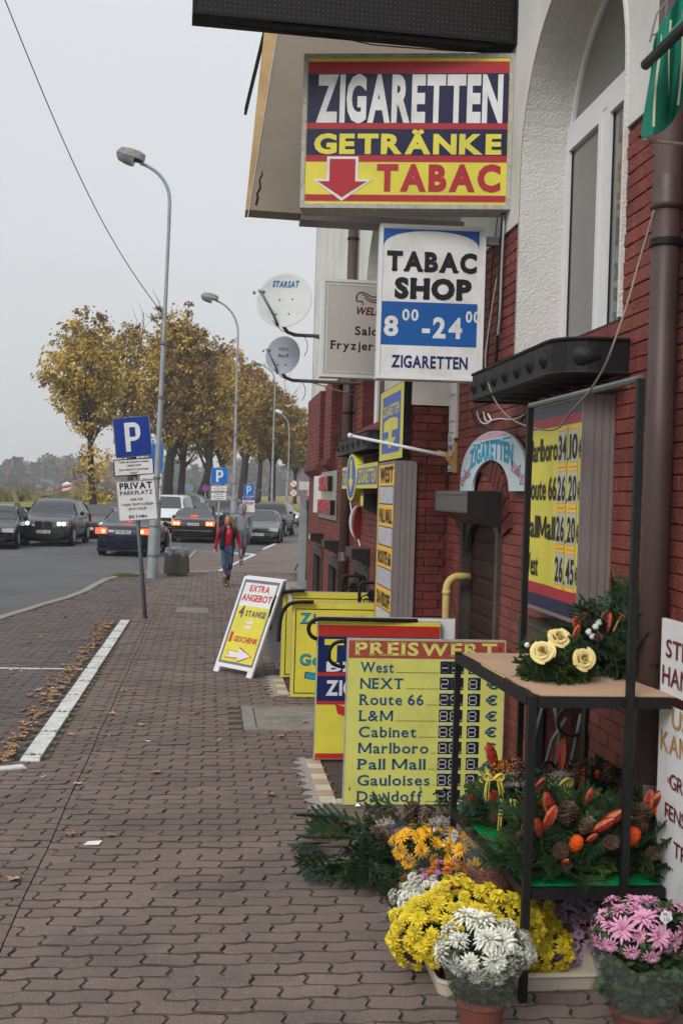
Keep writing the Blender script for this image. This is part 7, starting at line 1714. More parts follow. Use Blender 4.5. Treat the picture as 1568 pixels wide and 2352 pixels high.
roadsign('round red and blue no stopping sign among the parked cars', (471,1200), [lambda t: disc(t, 472, 1121, 8.5, M_red2, M_lblue, (M_red2, (1,-1)))], top=(472,1118))
roadsign('two round red rimmed signs one above the other near the brick corner', (670,1190), [lambda t: disc(t, 674, 1111, 9, M_red2, M_white, (M_red2, (-1,))), lambda t: disc(t, 674, 1132, 8.5, mat('orange_rim', (.6,.2,.08), .5, 0), M_white, (mat('orange_rim', (.6,.2,.08), .5, 0), (1,-1)))], top=(675,1100))
roadsign('round sign seen from behind over a grey plate, under the leftmost tree', (211,1166), [lambda t: disc(t, 213, 1106, 12, M_signback, M_signback), lambda t: signface(t, [(201,1131),(226,1131),(226,1120),(201,1120)], M_signback, 'plate', .02, .02, None, M_signback)], top=(213,1100))
roadsign('two small blue-grey signs on a thin post between the tree trunks', (431,1160), [lambda t: signface(t, [(424,1128),(432,1128),(432,1112),(423,1112)], mat('pale_blue_sign', (.14,.22,.33), .5, .05), 'plate', .02, .02, None), lambda t: signface(t, [(434,1128),(443,1128),(443,1113),(434,1113)], mat('pale_blue_sign', (.14,.22,.33), .5, .05), 'plate', .02, .02, None)], top=(433,1104))
# red-white border post, picnic bench
p = G(152, 1166, -.3); Yq = p.y; t = thing('border_post', 'red and white striped border post with a pointed top', 'border post', (p.x, p.y, -.3)); wpx = 11.0
a, c = q3(142,1150), q3(164,1150); w = (c.x-a.x)/2; cx_ = (a.x+c.x)/2; z0, z1, z2 = p.z, q3(152,1112).z, q3(152,1106).z
b = MB(); b.box((cx_-w*.85, Yq-w, z0), (cx_+w*.85, Yq+w, z1)); b.add([(cx_-w, Yq-w*1.1, z1), (cx_+w, Yq-w*1.1, z1), (cx_+w, Yq+w*1.1, z1), (cx_-w, Yq+w*1.1, z1), (cx_, Yq, z2)], [(0,1,4),(1,2,4),(2,3,4),(3,0,4),(3,2,1,0)]); b.build('post', M_white, t)
b = MB(); zz = z1-.05; st = (z1-z0)/5.2; k = 0
while zz-st*.5 > z0:
    b.add([(cx_-w*.86, Yq-w-.01, zz-st*.45), (cx_+w*.86, Yq-w-.01, zz-st*.0-st*.0+(-st*.0)), (cx_+w*.86, Yq-w-.01, zz-st*.5), (cx_-w*.86, Yq-w-.01, zz-st*.95)], [(3,2,1,0)]); zz -= st
b.build('stripe', M_red2, t)
p = G(180, 1166, -.3); Yq = p.y; t = thing('picnic_bench', 'brown wooden picnic bench on the verge next to the striped post', 'bench', (p.x, p.y, -.3)); M_bw = mat('bench_wood', (.16,.06,.035), .7, .15, 8)
a, c = q3(172,1127), q3(186,1135); b = MB(); b.box((a.x, Yq-.1, c.z), (c.x, Yq, a.z)); b.build('backrest', M_bw, t); a, c = q3(172,1142), q3(197,1145); b = MB(); b.box((a.x, Yq-.5, c.z), (c.x, Yq+.3, a.z)); b.build('seat', M_bw, t)
b = MB(); 
for px in (176, 190): a = q3(px, 1145); b.box((a.x-.06, Yq-.3, -.35), (a.x+.06, Yq+.1, a.z)); 
b.build('leg', M_bw, t)
# --- glass display case, oval board, green board at the far corner
Yk = 24.6; Yq = Yk
t = thing('display_case', 'grey framed glass display case behind the far brick corner', 'display case', (q3(700,1300).x, Yk, 0))
a, c = q3(690,1305), q3(740,1100); zT_ = q3(700,1092).z; zB_ = .12
b = MB(); f = .12; 
b.box((a.x-.06, Yk-.05, 0), (a.x+.10, Yk+.05, zT_)); b.box((a.x+.101, Yk-.05, zB_-.1), (a.x+1.6, Yk+.05, zB_+.10)); b.box((a.x+.101, Yk-.05, zT_-.12), (a.x+1.6, Yk+.05, zT_)); b.box((a.x+1.6, Yk-.05, 0), (a.x+1.7, Yk+.05, zT_)); b.build('frame', M_galv, t)
mg = bpy.data.materials.new('clear_glass'); mg.use_nodes = True; nt_ = mg.node_tree; nt_.nodes.clear(); tr = N(nt_, 'ShaderNodeBsdfTransparent'); tr.inputs[0].default_value = (.75,.80,.78,1); gl = N(nt_, 'ShaderNodeBsdfGlossy'); gl.inputs['Roughness'].default_value = .03; mxx = N(nt_, 'ShaderNodeMixShader'); mxx.inputs[0].default_value = .18; oo = N(nt_, 'ShaderNodeOutputMaterial'); nt_.links.new(tr.outputs[0], mxx.inputs[1]); nt_.links.new(gl.outputs[0], mxx.inputs[2]); nt_.links.new(mxx.outputs[0], oo.inputs[0])
b = MB(); b.box((a.x+.101, Yk-.01, zB_+.101), (a.x+1.599, Yk+.01, zT_-.121)); b.build('pane', mg, t)
b = MB()
for k in range(6): b.tube([(a.x+.1, Yk+.03, .4+.3*k), (a.x+.7, Yk+.03, .15+.3*k)], .008, 4); b.tube([(a.x+.1, Yk+.035, .2+.3*k), (a.x+.7, Yk+.035, .6+.3*k)], .008, 4)
b.build('lattice', M_galv, t)
b = MB(); b.tube([q3(690,1280), q3(677,1311)], .015, 6); b.build('stay', M_blackp, t)
c = q3(700,1120); t = thing('oval_board', 'faded mauve oval board with a white band at the far brick corner', 'sign', tuple(c)); rx, rz = (q3(729,1120).x-q3(684,1120).x)/2, (q3(700,1069).z-q3(700,1166).z)/2
cxx = (q3(729,1120).x+q3(684,1120).x)/2; czz = (q3(700,1069).z+q3(700,1166).z)/2
b = MB(); b.prism([(cxx+rx*math.cos(R(a))*(1 if math.sin(R(a)) > 0 else .9), Yk-.12, czz+rz*math.sin(R(a))) for a in range(0, 360, 12)][::-1], (0, .03, 0)); b.build('board', mat('mauve_board', (.26,.20,.25), .6, .08, 5), t)
a, c2_ = q3(686,1106), q3(722,1126); b = MB(); b.box((a.x, Yk-.125, c2_.z), (c2_.x, Yk-.121, a.z)); b.build('white_band', M_white, t)
t = thing('green_board', 'dark green folded board leaning behind the far brick corner', 'board', (q3(715,1250).x, Yk-.3, 0)); b = MB(); P = [q3(703,1148,-.3), q3(713,1148,-.3), q3(716,1250,-.3), q3(709,1250,-.3)]; b.prism([tuple(p) for p in P][::-1], (0,.03,0)); P = [q3(714,1140,-.25), q3(722,1140,-.25), q3(718,1250,-.25), q3(714,1220,-.25)]; b.prism([tuple(p) for p in P][::-1], (0,.03,0)); b.build('panel', mat('dark_green_paint', (.01,.07,.035), .4, .1), t)
t = thing('cream_sign', 'small cream arched sign with a dark palm mark at the far brick corner', 'sign', tuple(q3(712,1120,-.35))); b = MB(); P = [(705,1139),(721,1137),(724,1090),(719,1092),(714,1099),(710,1110)]; b.prism([tuple(q3(*p, -.35)) for p in P][::-1], (0,.05,0)); b.build('board', mat('cream_board', (.55,.54,.42), .5, .05), t)
b = MB(); b.add([tuple(q3(*p, -.353)) for p in ((713,1134),(716,1128),(714,1113),(711,1124))], [(0,1,2,3)]); b.build('print', M_galvd, t)
# ================================================================== CARS
M_tyre = mat('tyre_rubber', (.015,.015,.015), .8, .1, 10); M_rim = mat('alloy_rim', (.40,.41,.42), .35, .1, 10, metal=.6); M_cglass = mat('car_glass', (.018,.024,.023), .05, .0, spec=.8); M_ctrim = mat('car_black_trim', (.012,.012,.013), .5, .1)
M_tail = mat('tail_lamp', (.25,.01,.01), .3, .1); M_tailon = mat('tail_lamp_lit', (.5,.02,.01), .3, 0, emis=(1,.07,.03), estr=3.2); M_tailhot = mat('brake_bulb_lit', (.8,.3,.1), .3, 0, emis=(1,.45,.12), estr=7); M_headon = mat('head_lamp_lit', (.8,.8,.8), .3, 0, emis=(1,.93,.80), estr=5); M_ring = mat('ring_lamp_lit', (.8,.8,.8), .3, 0, emis=(.75,1,.95), estr=3.5); M_head = mat('head_lamp_glass', (.42,.45,.47), .12, .1, 30); M_amber = mat('amber_lamp', (.5,.2,.03), .3, 0); M_chrome = mat('chrome', (.5,.5,.5), .18, .05, metal=.9)
M_plate = mat('plate_white', (.55,.55,.53), .4, .03)
def paint(n, c, met=.3): return mat(n, c, .25, .05, 3, coat=.25, metal=0, spec=.4)
PR = {  # x fraction from the front, hood/roof height, belt height
 'sedan': dict(L=4.6, W=1.78, H=1.42, st=[(0,.52,.52),(.012,.66,.62),(.06,.72,.70),(.15,.82,.80),(.26,.91,.90),(.30,.94,.92),(.40,1.25,.93),(.47,1.39,.94),(.56,1.42,.95),(.68,1.39,.96),(.76,1.24,.97),(.85,1.01,.98),(.95,.98,.96),(.985,.90,.86),(1,.60,.58)]),
 'suv': dict(L=4.67, W=1.87, H=1.72, st=[(0,.62,.62),(.012,.82,.78),(.05,.92,.90),(.14,1.03,1.01),(.24,1.09,1.08),(.27,1.11,1.09),(.36,1.48,1.10),(.41,1.64,1.11),(.52,1.72,1.12),(.70,1.71,1.13),(.84,1.66,1.14),(.92,1.50,1.14),(.97,1.16,1.12),(.99,1.0,.98),(1,.70,.68)]),
 'estate': dict(L=4.5, W=1.74, H=1.48, st=[(0,.52,.52),(.012,.66,.62),(.06,.74,.72),(.15,.84,.82),(.25,.92,.91),(.29,.96,.93),(.38,1.28,.94),(.45,1.42,.95),(.56,1.48,.96),(.72,1.46,.98),(.85,1.40,.99),(.92,1.26,1.0),(.975,1.00,.98),(.99,.86,.84),(1,.6,.58)]),
 'van': dict(L=4.8, W=1.90, H=1.90, st=[(0,.62,.62),(.012,.86,.84),(.05,.98,.96),(.12,1.12,1.10),(.17,1.18,1.14),(.24,1.55,1.15),(.30,1.82,1.16),(.40,1.90,1.17),(.60,1.90,1.18),(.80,1.89,1.18),(.94,1.86,1.18),(.975,1.66,1.18),(.99,1.18,1.16),(.995,.9,.88),(1,.6,.58)]),
}
def make_car(lab, kind, pm, pos, head, sx=1.0, lights='', plate='', rails=False, grille='bars', name='car', cat='car', dark=False):
    """pos = ground point of the middle of the car; head = heading angle, 0 = driving away from the camera (+Y)"""
    K = PR[kind]; L_, W_, H_ = K['L'], K['W'], K['H']; t = thing(name, lab, cat, (pos[0], pos[1], ZR), head)
    st = K['st']; n = len(st); V = []; w2 = W_/2
    def half(f): 
        e = min(f, 1-f); return w2*(.80+.20*min(1, (e/.10))**.6) if e < .10 else w2
    for (f, zt, zb) in st:
        y = L_/2-f*L_; hw = half(f); cab = max(0.0, min(1, (zt-zb)/(H_*.30)))
        bow = 0
        ring = [(hw*.90, .24), (hw*.985, .40), (hw, .62 if zb > .66 else zb*.92), (hw*.965, zb), (hw*(.965-.20*cab), zb+(zt-zb)*.90), (hw*(.80-.13*cab), zt-.0), (hw*.35, zt+.015)]
        if f > .02 and f < .98:
            pass
        full = [(x, z) for x, z in ring]+[(-x, z) for x, z in ring[::-1]]
        for (x, z) in full: V.append((x, y+(-.05*(abs(x)/hw)**3 if f < .05 else (.05*(abs(x)/hw)**3 if f > .95 else 0)), z))
    m_ = 14; F = []
    for i in range(n-1):
        for j in range(m_-1): F.append((i*m_+j, (i+1)*m_+j, (i+1)*m_+j+1, i*m_+j+1))
        F.append((i*m_+m_-1, (i+1)*m_+m_-1, (i+1)*m_, i*m_))
    F.append(tuple(range(m_))); F.append(tuple((n-1)*m_+j for j in range(m_-1, -1, -1)))
    b = MB(); b.add(V, F); o = b.build('body', pm, t, local=True, smooth=True)
    sb = o.modifiers.new('s', 'SUBSURF'); sb.levels = sb.render_levels = 1
    # glass: side windows and screens, sat just proud of the body
    zc = lambda v: Vector(v)
    def inset(P, s, out): 
        c = sum(P, Vector())/len(P); nn = (P[1]-P[0]).cross(P[2]-P[1]).normalized()
        if nn.dot(c-Vector((0, 0, .8))) < 0: nn = -nn
        return [p+(c-p)*s+nn*out for p in P]
    cab = [i for i in range(n) if st[i][1]-st[i][2] > .2]
    i0, i1 = cab[0], cab[-1]
    def vat(i, j): return Vector(V[i*m_+j])
    for sd in (0, 1):
        ja, jb = (3, 4) if sd == 0 else (10, 9)
        segs = [(i0, (i0+i1)//2), ((i0+i1)//2, i1-1 if kind != 'sedan' else i1)]
        if kind in ('suv','estate','van'): segs = [(i0, i0+2 if kind != 'van' else i0+1), (i0+2 if kind != 'van' else i0+1, i1-2), (i1-2, i1)]
        for (a, c) in segs:
            if a >= c: continue
            lo = [vat(k, ja)*.93+vat(k, jb)*.07 for k in range(a, c+1)]; hi = [vat(k, ja)*.06+vat(k, jb)*.94 for k in range(a, c+1)]
            P = lo+hi[::-1]; cc = sum(P, Vector())/len(P); xo = .022*(1 if sd == 0 else -1)
            P = [Vector((p.x+xo, cc.y+(p.y-cc.y)*.95, p.z)) for p in P]
            b = MB(); b.add(P, [tuple(range(len(P)))]); b.build('window', M_cglass, t, local=True)
    def screen(i, k, nm):
        A = [vat(i, 4)*.0+Vector((0,0,0))]
        lo_l, lo_r = vat(i, 5), vat(i, 8); hi_l, hi_r = vat(k, 5), vat(k, 8)
        mid = []
        b = MB(); nn = ((lo_r-lo_l).cross(hi_l-lo_l)).normalized(); 
        if nn.z < 0: nn = -nn
        lo_l.x *= 1.10; lo_r.x *= 1.10
        P = [p+nn*.028 for p in (lo_l, (lo_l+lo_r)/2+Vector((0,(.05 if i < k else -.05),.0)), lo_r, hi_r, (hi_l+hi_r)/2+Vector((0,0,.012)), hi_l)]
        c = sum(P, Vector())/6; P = [c+(p-c)*.93 for p in P]; b.add(P, [(0,1,4,5),(1,2,3,4)]); b.build(nm, M_cglass, t, local=True)
    tops = [i for i in range(n) if st[i][1] > H_*.955]
    screen(i0-1, tops[0], 'windscreen')
    if kind in ('sedan',): screen(i1+1 if i1+1 < n else i1, tops[-1], 'rear_screen')
    else: screen(n-3, tops[-1], 'rear_screen')
    # wheels
    rw = .33 if kind not in ('suv',) else .37
    for sx_ in (-1, 1):
        for fy in (.185, .80):
            y = L_/2-fy*L_
            b = MB(); b.lathe([(rw*.62,-.10),(rw*.95,-.10),(rw,-.07),(rw,.07),(rw*.95,.10),(rw*.62,.10)], (sx_*(w2-.08), y, rw), 22, axis='X'); wh = b.build('wheel', M_tyre, t, local=True, smooth=True)
            b = MB(); xf = sx_*(w2-.08+.085); b.lathe([(rw*.64,0),(rw*.60,.004),(rw*.52,-.02),(0,-.02)], (xf, y, rw), 22, axis='X'); 
            b.build('rim', M_rim, wh, local=True)
            b = MB()
            for k in range(5):
                q = 2*math.pi*k/5+.3; d = Vector((0, math.cos(q), math.sin(q))); e = Vector((0, math.cos(q+.62), math.sin(q+.62))); x_ = xf+sx_*.004; c_ = Vector((x_, y, rw))
                b.add([c_+d*rw*.20+Vector((0,0,0)), c_+(d+e).normalized()*rw*.12, c_+e*rw*.20, c_+(e*.8+d*.2).normalized()*rw*.52, c_+(d*.8+e*.2).normalized()*rw*.52], [(0,1,2,3,4)])
            b.build('rim_opening', M_ctrim, wh, local=True)
            b = MB(); b.lathe([(rw*1.13,0),(0,0)], (sx_*(w2+.006), y, rw+.02), 22, axis='X'); b.v = [v for v in b.v]; b.build('wheel_arch', M_ctrim, t, local=True)
    for o_ in list(t.children):
        if o_.name.startswith('wheel_arch'): o_.scale = (1,1,1)
    yf, yr = L_/2, -L_/2
    def bx(nm, x0, x1, y0, y1, z0, z1, m): b = MB(); b.box((x0,y0,z0),(x1,y1,z1)); return b.build(nm, m, t, local=True)
    hgt = 1.20 if kind in ('suv','van') else 1.0
    # front
    bx('lower_grille', -w2*.62, w2*.62, yf-.02, yf+.012, .30, .40*hgt, M_ctrim)
    zg0, zg1 = .50*hgt, .64*hgt
    if grille == 'kidney':
        for sg in (-1, 1):
            b = MB(); b.prism([(p[0]+sg*.16, yf-.015, p[1]) for p in rrect(-.135, .70, .135, .90, .05)], (0, .045, 0)); b.build('grille', M_ctrim, t, local=True)
    elif grille == 'chevron':
        bx('grille', -w2*.5, w2*.5, yf-.01, yf+.02, .56, .70, M_ctrim); b = MB(); b.tube([(-w2*.6,yf+.03,.60),(-.12,yf+.035,.62),(0,yf+.04,.69),(.12,yf+.035,.62),(w2*.6,yf+.03,.60)], .014, 5); b.tube([(-w2*.6,yf+.03,.67),(-.12,yf+.035,.68),(0,yf+.04,.75),(.12,yf+.035,.68),(w2*.6,yf+.03,.67)], .014, 5); b.build('badge_strip', M_chrome, t, local=True)
    else:
        bx('grille', -w2*.42, w2*.42, yf-.01, yf+.015, zg0, zg1, M_ctrim)
        if grille == 'chrome': bx('grille_strip', -w2*.52, w2*.52, yf+.016, yf+.026, zg0+.06, zg0+.10, M_chrome)
    for sg in (-1, 1):
        x0, x1 = sg*w2*.50, sg*w2*.93; z0, z1 = (.57*hgt, .70*hgt)
        if kind == 'suv': z0, z1 = .74, .88
        b = MB(); b.prism([(x0, yf+.0-.02, z0+.02), (x1, yf-.13, z0+.0), (x1, yf-.15, z1+.03), (x0, yf-.03, z1)] if sg > 0 else [(x0, yf-.03, z1), (x1, yf-.15, z1+.03), (x1, yf-.13, z0), (x0, yf-.02, z0+.02)], (0, .045, 0)); hd = b.build('headlight', M_head, t, local=True)
        if 'F' in lights:
            b = MB(); b.lathe([(0,.0),(.055,.0),(.06,-.02)], ((x0*.55+x1*.45), yf+.005, (z0+z1)/2+.01), 14, axis='Y'); b.build('bulb', M_headon, hd, local=True)
        if 'R' in lights:
            for fx in (.22, .62):
                b = MB(); c_ = (x0+(x1-x0)*fx, yf+.012-.10*fx, (z0+z1)/2+.01); b.tube([(c_[0]+.058*math.cos(R(a)), c_[1]+.012, c_[2]+.058*math.sin(R(a))) for a in range(0, 361, 24)], .012, 5); b.build('bulb_ring', M_ring, hd, local=True)
            b = MB(); b.box((x1-sg*.02, yf-.12, z0+.03), (x1-sg*.10, yf-.05, z1-.0)); b.build('indicator', M_amber, hd, local=True)
    # rear
    zr0, zr1 = (.72, .90) if kind == 'sedan' else ((.80, 1.12) if kind in ('suv','estate') else (.9, 1.3))
    for sg in (-1, 1):
        x0, x1 = sg*w2*.58, sg*w2*.93
        on = 'B' in lights
        b = MB(); b.box((min(x0,x1), yr-.012, zr0), (max(x0,x1), yr+.10, zr1)); b.box((min(x1, sg*w2*.975), yr+.02, zr0), (max(x1, sg*w2*.975), yr+.18, zr1)); tl = b.build('taillight', M_tail if not on else M_tailon, t, local=True)
        if on:
            for fx in (.30, .72):
                if 'S' in lights and fx > .5: continue
                b = MB(); b.lathe([(.055,-.004),(0,-.008)], (x0+(x1-x0)*fx, yr-.014, zr0+(zr1-zr0)*.48), 12, axis='Y'); b.build('bulb', M_tailhot, tl, local=True)
    if 'B' in lights: bx('high_brake_light', -.16, .16, -L_/2+L_*.16, -L_/2+L_*.165, (1.08 if kind == 'sedan' else 1.4)+.02, 1.12 if kind == 'sedan' else 1.44, M_tailon)
    bx('bumper_strip', -w2*.90, w2*.90, yr-.018, yr+.03, .50*hgt, .53*hgt, M_chrome if 'C' in lights else M_ctrim)
    for (yy, sg) in ((yf+.022, 1), (yr-.020, -1)):
        pz = .44*hgt if sg > 0 else (.66 if kind == 'sedan' else .70)
        if lights and 'H' in lights and sg < 0: pz = .78
        b = MB(); b.box((-.26, yy-.006, pz-.055), (.26, yy+.006, pz+.055)); pl = b.build('number_plate', M_plate, t, local=True)
        if plate and ((sg > 0) == ('P' not in lights)):
            b = MB(); q = MB(); text(q, plate, .03, pz-.033, .07, .40, .03, False, 0, 0, 'c'); 
            b.add([(-sg*v[0] if sg > 0 else v[0], yy+sg*.0085, v[2]) for v in q.v], q.f); b.build('lettering', M_ink, pl, local=True)
            b = MB(); s_ = 1 if sg > 0 else -1; b.box((s_*.26 if s_ > 0 else -.26, yy+sg*.007, pz-.054), ((.215 if s_ > 0 else -.215), yy+sg*.0082, pz+.054)); b.build('blue_band', M_blue, pl, local=True)
    # mirrors, sills, rails
    ym_ = L_/2-st[i0][0]*L_-.25
    for sg in (-1, 1): 
        b = MB(); b.lathe([(0,-.09),(.06,-.07),(.085,0),(.06,.07),(0,.09)], (sg*(w2+.09), ym_, st[i0][2]+.08), 10, axis='X'); b.build('mirror', M_ctrim, t, local=True, smooth=True)
    b = MB(); b.box((-w2*.93, yr+.1, .17), (w2*.93, yf-.1, .26)); b.build('underbody', M_ctrim, t, local=True)
    if rails:
        for sg in (-1, 1): 
            ya, yb_ = L_/2-st[tops[0]][0]*L_, L_/2-st[tops[-1]][0]*L_; b = MB(); x_ = sg*w2*.66; b.tube([(x_, ya, H_-.02), (x_, ya-.15, H_+.05), (x_, yb_+.15, H_+.05), (x_, yb_, H_-.04)], .018, 6); b.build('roof_rail', M_ctrim, t, local=True)
    # door lines
    b = MB()
    for sg in (-1, 1):
        for f in (.36, .56, .74): y = L_/2-f*L_; b.box((sg*(w2+.001), y-.006, .34), (sg*(w2+.006), y+.006, .88*hgt)); 
        for f in (.53, .71): y = L_/2-f*L_; b.box((sg*(w2+.001), y-.08, .80*hgt), (sg*(w2+.022), y+.08, .83*hgt))
    b.build('door_seam', M_ctrim, t, local=True)
    return t
def carpos(px, py, off, head):  # ground point under the near bumper middle -> car centre
    p = G(px, py, ZR); return (p.x+off*math.sin(-head), p.y+off*math.cos(head))
BLK = paint('paint_black', (.008,.008,.010)); DGR = paint('paint_dark_grey', (.030,.034,.040)); NAV = paint('paint_navy', (.006,.009,.03)); WHI = paint('paint_white', (.52,.55,.57), 0); SIL = paint('paint_grey_blue', (.06,.072,.085)); GRN = paint('paint_grey_green', (.10,.12,.11)); PLUM = paint('paint_dark_plum', (.014,.010,.013)); PSI = paint('paint_silver', (.30,.32,.33))
PI = math.pi
def facing(px, py, head, L_): return carpos(px, py, L_/2, 0) if False else (lambda p: (p.x-math.sin(head)*-0-(-math.sin(head))*L_/2*-1*0+math.sin(head)*0, 0))(G(px,py,ZR))
def place(px, py, h, L_, front):   # front=True: the car's nose is at the pixel, else its tail
    p = G(px, py, ZR); d = Vector((-math.sin(h), math.cos(h)))   # heading vector
    c = Vector((p.x, p.y))-d*L_/2 if front else Vector((p.x, p.y))+d*L_/2
    return (c.x, c.y)
h = PI-R(4); make_car('dark grey SUV with lit ring headlights and roof rails coming towards us', 'suv', DGR, place(98,1255,h,4.67,True), h, lights='R', plate='LOS AY 152', rails=True, grille='kidney')
h = PI+R(2); make_car('black estate car with roof rails cut by the left edge of the photo', 'estate', BLK, place(-28,1262,h,4.5,True), h, rails=True)
h = PI-R(5); make_car('dark saloon with lit headlights behind the ring-lit SUV', 'sedan', mat('paint_graphite', (.02,.023,.027), .25, .05, 3, coat=.25), place(200,1238,h,4.6,True), h, lights='F', grille='chrome')
h = R(-6); make_car('dark navy saloon with brake lights on driving away behind the PRIVAT sign', 'sedan', NAV, place(281,1279,h,4.5,False), h, lights='BSHP', plate='PWR 282AS')
h = PI-R(8); make_car('white minivan facing us behind the nearest lamp post', 'van', WHI, place(374,1224,h,4.8,True), h, lights='', name='van', cat='van')
h = PI-R(6); make_car('dark green van right behind the white minivan', 'van', GRN, place(424,1202,h,4.8,True), h, name='van', cat='van')
h = R(-3); make_car('black saloon with bright brake lights beside the P sign behind the woman', 'sedan', PLUM, place(441,1248,h,4.9,False), h, lights='BCHP', plate='LOS 40 20')
h = PI-R(6); make_car('parked grey car with chevron grille behind the man in the hood', 'sedan', SIL, place(590,1252,h,4.6,True), h, grille='chevron', plate='FSL 30CW')
h = PI-R(12); make_car('black off-roader parked behind the grey chevron-grille car', 'suv', BLK, place(606,1233,h,4.6,True), h)
h = PI+R(45); make_car('silver white small car with lit headlamps seen near the glass display case', 'estate', PSI, place(690,1210,h,4.2,True), h, lights='F')
for (px, py, k, pm, h, lab) in ((262,1218,'sedan',DGR,PI-R(5),'dark car roof showing above the navy saloon'), (452,1208,'sedan',GRN,PI,'grey-green car roof behind the black saloon with brake lights'), (498,1207,'suv',DGR,PI,'dark grey SUV behind the P sign'), (528,1212,'suv',BLK,PI,'black SUV roof just left of the man in the hood'), (620,1214,'estate',PLUM,PI,'dark estate roof behind the chevron-grille car')):
    make_car(lab, k, pm, place(px,py,h,4.5,True), h, lights='')
# ================================================================== PEOPLE
def skin(name, joints, edges, mats, par, sub=2, root=0):
    me = bpy.data.meshes.new(name); me.from_pydata([j[0] for j in joints], edges, []); o = bpy.data.objects.new(name, me); COL.objects.link(o); o.parent = par
    me.materials.append(mats); md = o.modifiers.new('skin', 'SKIN'); md.use_smooth_shade = True
    for i, j in enumerate(joints):
        r = j[1]; r = (r, r) if not isinstance(r, tuple) else r; me.skin_vertices[0].data[i].radius = r
    me.skin_vertices[0].data[root].use_root = True
    s = o.modifiers.new('sub', 'SUBSURF'); s.levels = s.render_levels = sub; return o
def chain(n, a=0): return [(a+i, a+i+1) for i in range(n-1)]
M_skin = mat('skin', (.42,.22,.15), .5, .04, 20); M_hair = mat('blonde_hair', (.23,.155,.075), .55, .3, 60); M_sweat = mat('red_knit', (.30,.006,.018), .9, .12, 60, .3, 120); M_vest = mat('black_quilt', (.010,.010,.012), .5, .2, 30); M_jean = mat('blue_denim', (.035,.075,.14), .85, .4, 14); M_boot = mat('brown_boot', (.045,.028,.022), .6, .2, 20); M_hood = mat('grey_hoodie', (.20,.215,.25), .9, .1, 30, .3, 90); M_jog = mat('grey_jogger', (.10,.11,.135), .9, .1, 30); M_shoe = mat('dark_shoe', (.03,.03,.035), .6, .1)
def person(lab, pos, H_, rz, woman):
    t = thing('person', lab, 'person', (pos[0], pos[1], 0), rz); k = H_/1.70
    def S(*v): return tuple(c*k for c in v)
    # facing -Y (towards the camera); walking: left leg (x+) behind, right leg forward
    pel, ch, nk, hd = (0,0,.93), (0,.0,1.30), (0,-.01,1.45), (0,-.02,1.58)
    hipR, knR, anR, toR = (-.085,0,.90), (-.075,-.13,.50), (-.035,-.12,.09), (-.04,-.26,.03)
    hipL, knL, anL, toL = (.085,0,.90), (.075,-.02,.49), (.055,.24,.17), (.06,.16,.04)
    shR, elR, wrR = (-.18,0,1.38), (-.25,.08,1.12), (-.31,-.03,.88)
    shL, elL, wrL = (.18,0,1.38), (.27,.02,1.11), (.32,-.10,.89)
    if not woman: shR, elR, wrR = (-.20,0,1.40), (-.27,.03,1.14), (-.26,-.04,.90); shL, elL, wrL = (.20,0,1.40), (.27,.05,1.14), (.26,.0,.90)
    J = [(S(*pel),.115*k),(S(0,0,1.08),.10*k),(S(*ch),.115*k),(S(*nk),.048*k),(S(0,-.015,1.54),.055*k),
         (S(*hipR),.085*k),(S(*knR),.055*k),(S(*anR),.036*k),(S(*toR),.032*k),(S(*hipL),.085*k),(S(*knL),.055*k),(S(*anL),.036*k),(S(*toL),.032*k),
         (S(*shR),.052*k),(S(*elR),.038*k),(S(*wrR),.025*k),(S(*shL),.052*k),(S(*elL),.038*k),(S(*wrL),.025*k)]
    E = [(0,1),(1,2),(2,3),(3,4),(0,5),(5,6),(6,7),(7,8),(0,9),(9,10),(10,11),(11,12),(2,13),(13,14),(14,15),(2,16),(16,17),(17,18)]
    nj = len(J)
    # hands: palm and fingers rooted at the wrists
    for (w_, sg) in ((15,-1),(18,1)):
        wv = Vector(J[w_][0]); base = len(J); J.append((tuple(wv+Vector((sg*.008,-.01,-.055))*k), .022*k)); E.append((w_, base))
        for f in range(4):
            a = wv+Vector((sg*.01+0, -.035+.020*f, -.085))*k; l = (.055,.065,.060,.048)[f]; b0 = len(J); J += [(tuple(a), .009*k), (tuple(a+Vector((-sg*.006,-.004,-l*.5))*k), .008*k), (tuple(a+Vector((-sg*.018,-.008,-l*.9))*k), .0065*k)]; E += [(base, b0), (b0, b0+1), (b0+1, b0+2)]
        b0 = len(J); J += [(tuple(wv+Vector((-sg*.006,-.045,-.06))*k), .009*k), (tuple(wv+Vector((-sg*.012,-.055,-.085))*k), .007*k)]; E += [(base, b0), (b0, b0+1)]
    skin('body', J, E, M_skin, t, 1)
    # head: shaped lathe with brow, nose and chin, turned
    yaw = R(-38) if woman else R(25)
    b = MB(); hc = Vector(S(0,-.02,1.60)); V = []; n = 16; rows = [(-.115,.030,.03),(-.105,.048,.02),(-.08,.060,.01),(-.04,.069,.0),(0,.074,-.004),(.04,.076,-.004),(.075,.068,.0),(.10,.048,.004),(.115,.02,.006)]
    for (z, r, yo) in rows:
        for q in range(n):
            a = 2*math.pi*q/n; x, y = r*math.sin(a), -r*1.22*math.cos(a)+.0
            if q == 0 and -.05 < z < .01: y -= .020 if z < -.02 else .008
            if q in (1, n-1) and -.01 < z < .05: y += .008
            y -= .012*max(0, math.cos(a)) if z < -.07 else 0
            V.append((x*math.cos(yaw)-y*math.sin(yaw), x*math.sin(yaw)+y*math.cos(yaw), z))
    V = [tuple(hc+Vector(v)*k) for v in V]; b.add(V, [(j*n+q, j*n+(q+1)%n, (j+1)*n+(q+1)%n, (j+1)*n+q) for j in range(8) for q in range(n)]+[tuple(range(n-1,-1,-1)), tuple(8*n+q for q in range(n))]); hd_ = b.build('head', M_skin, t, local=True, smooth=True)
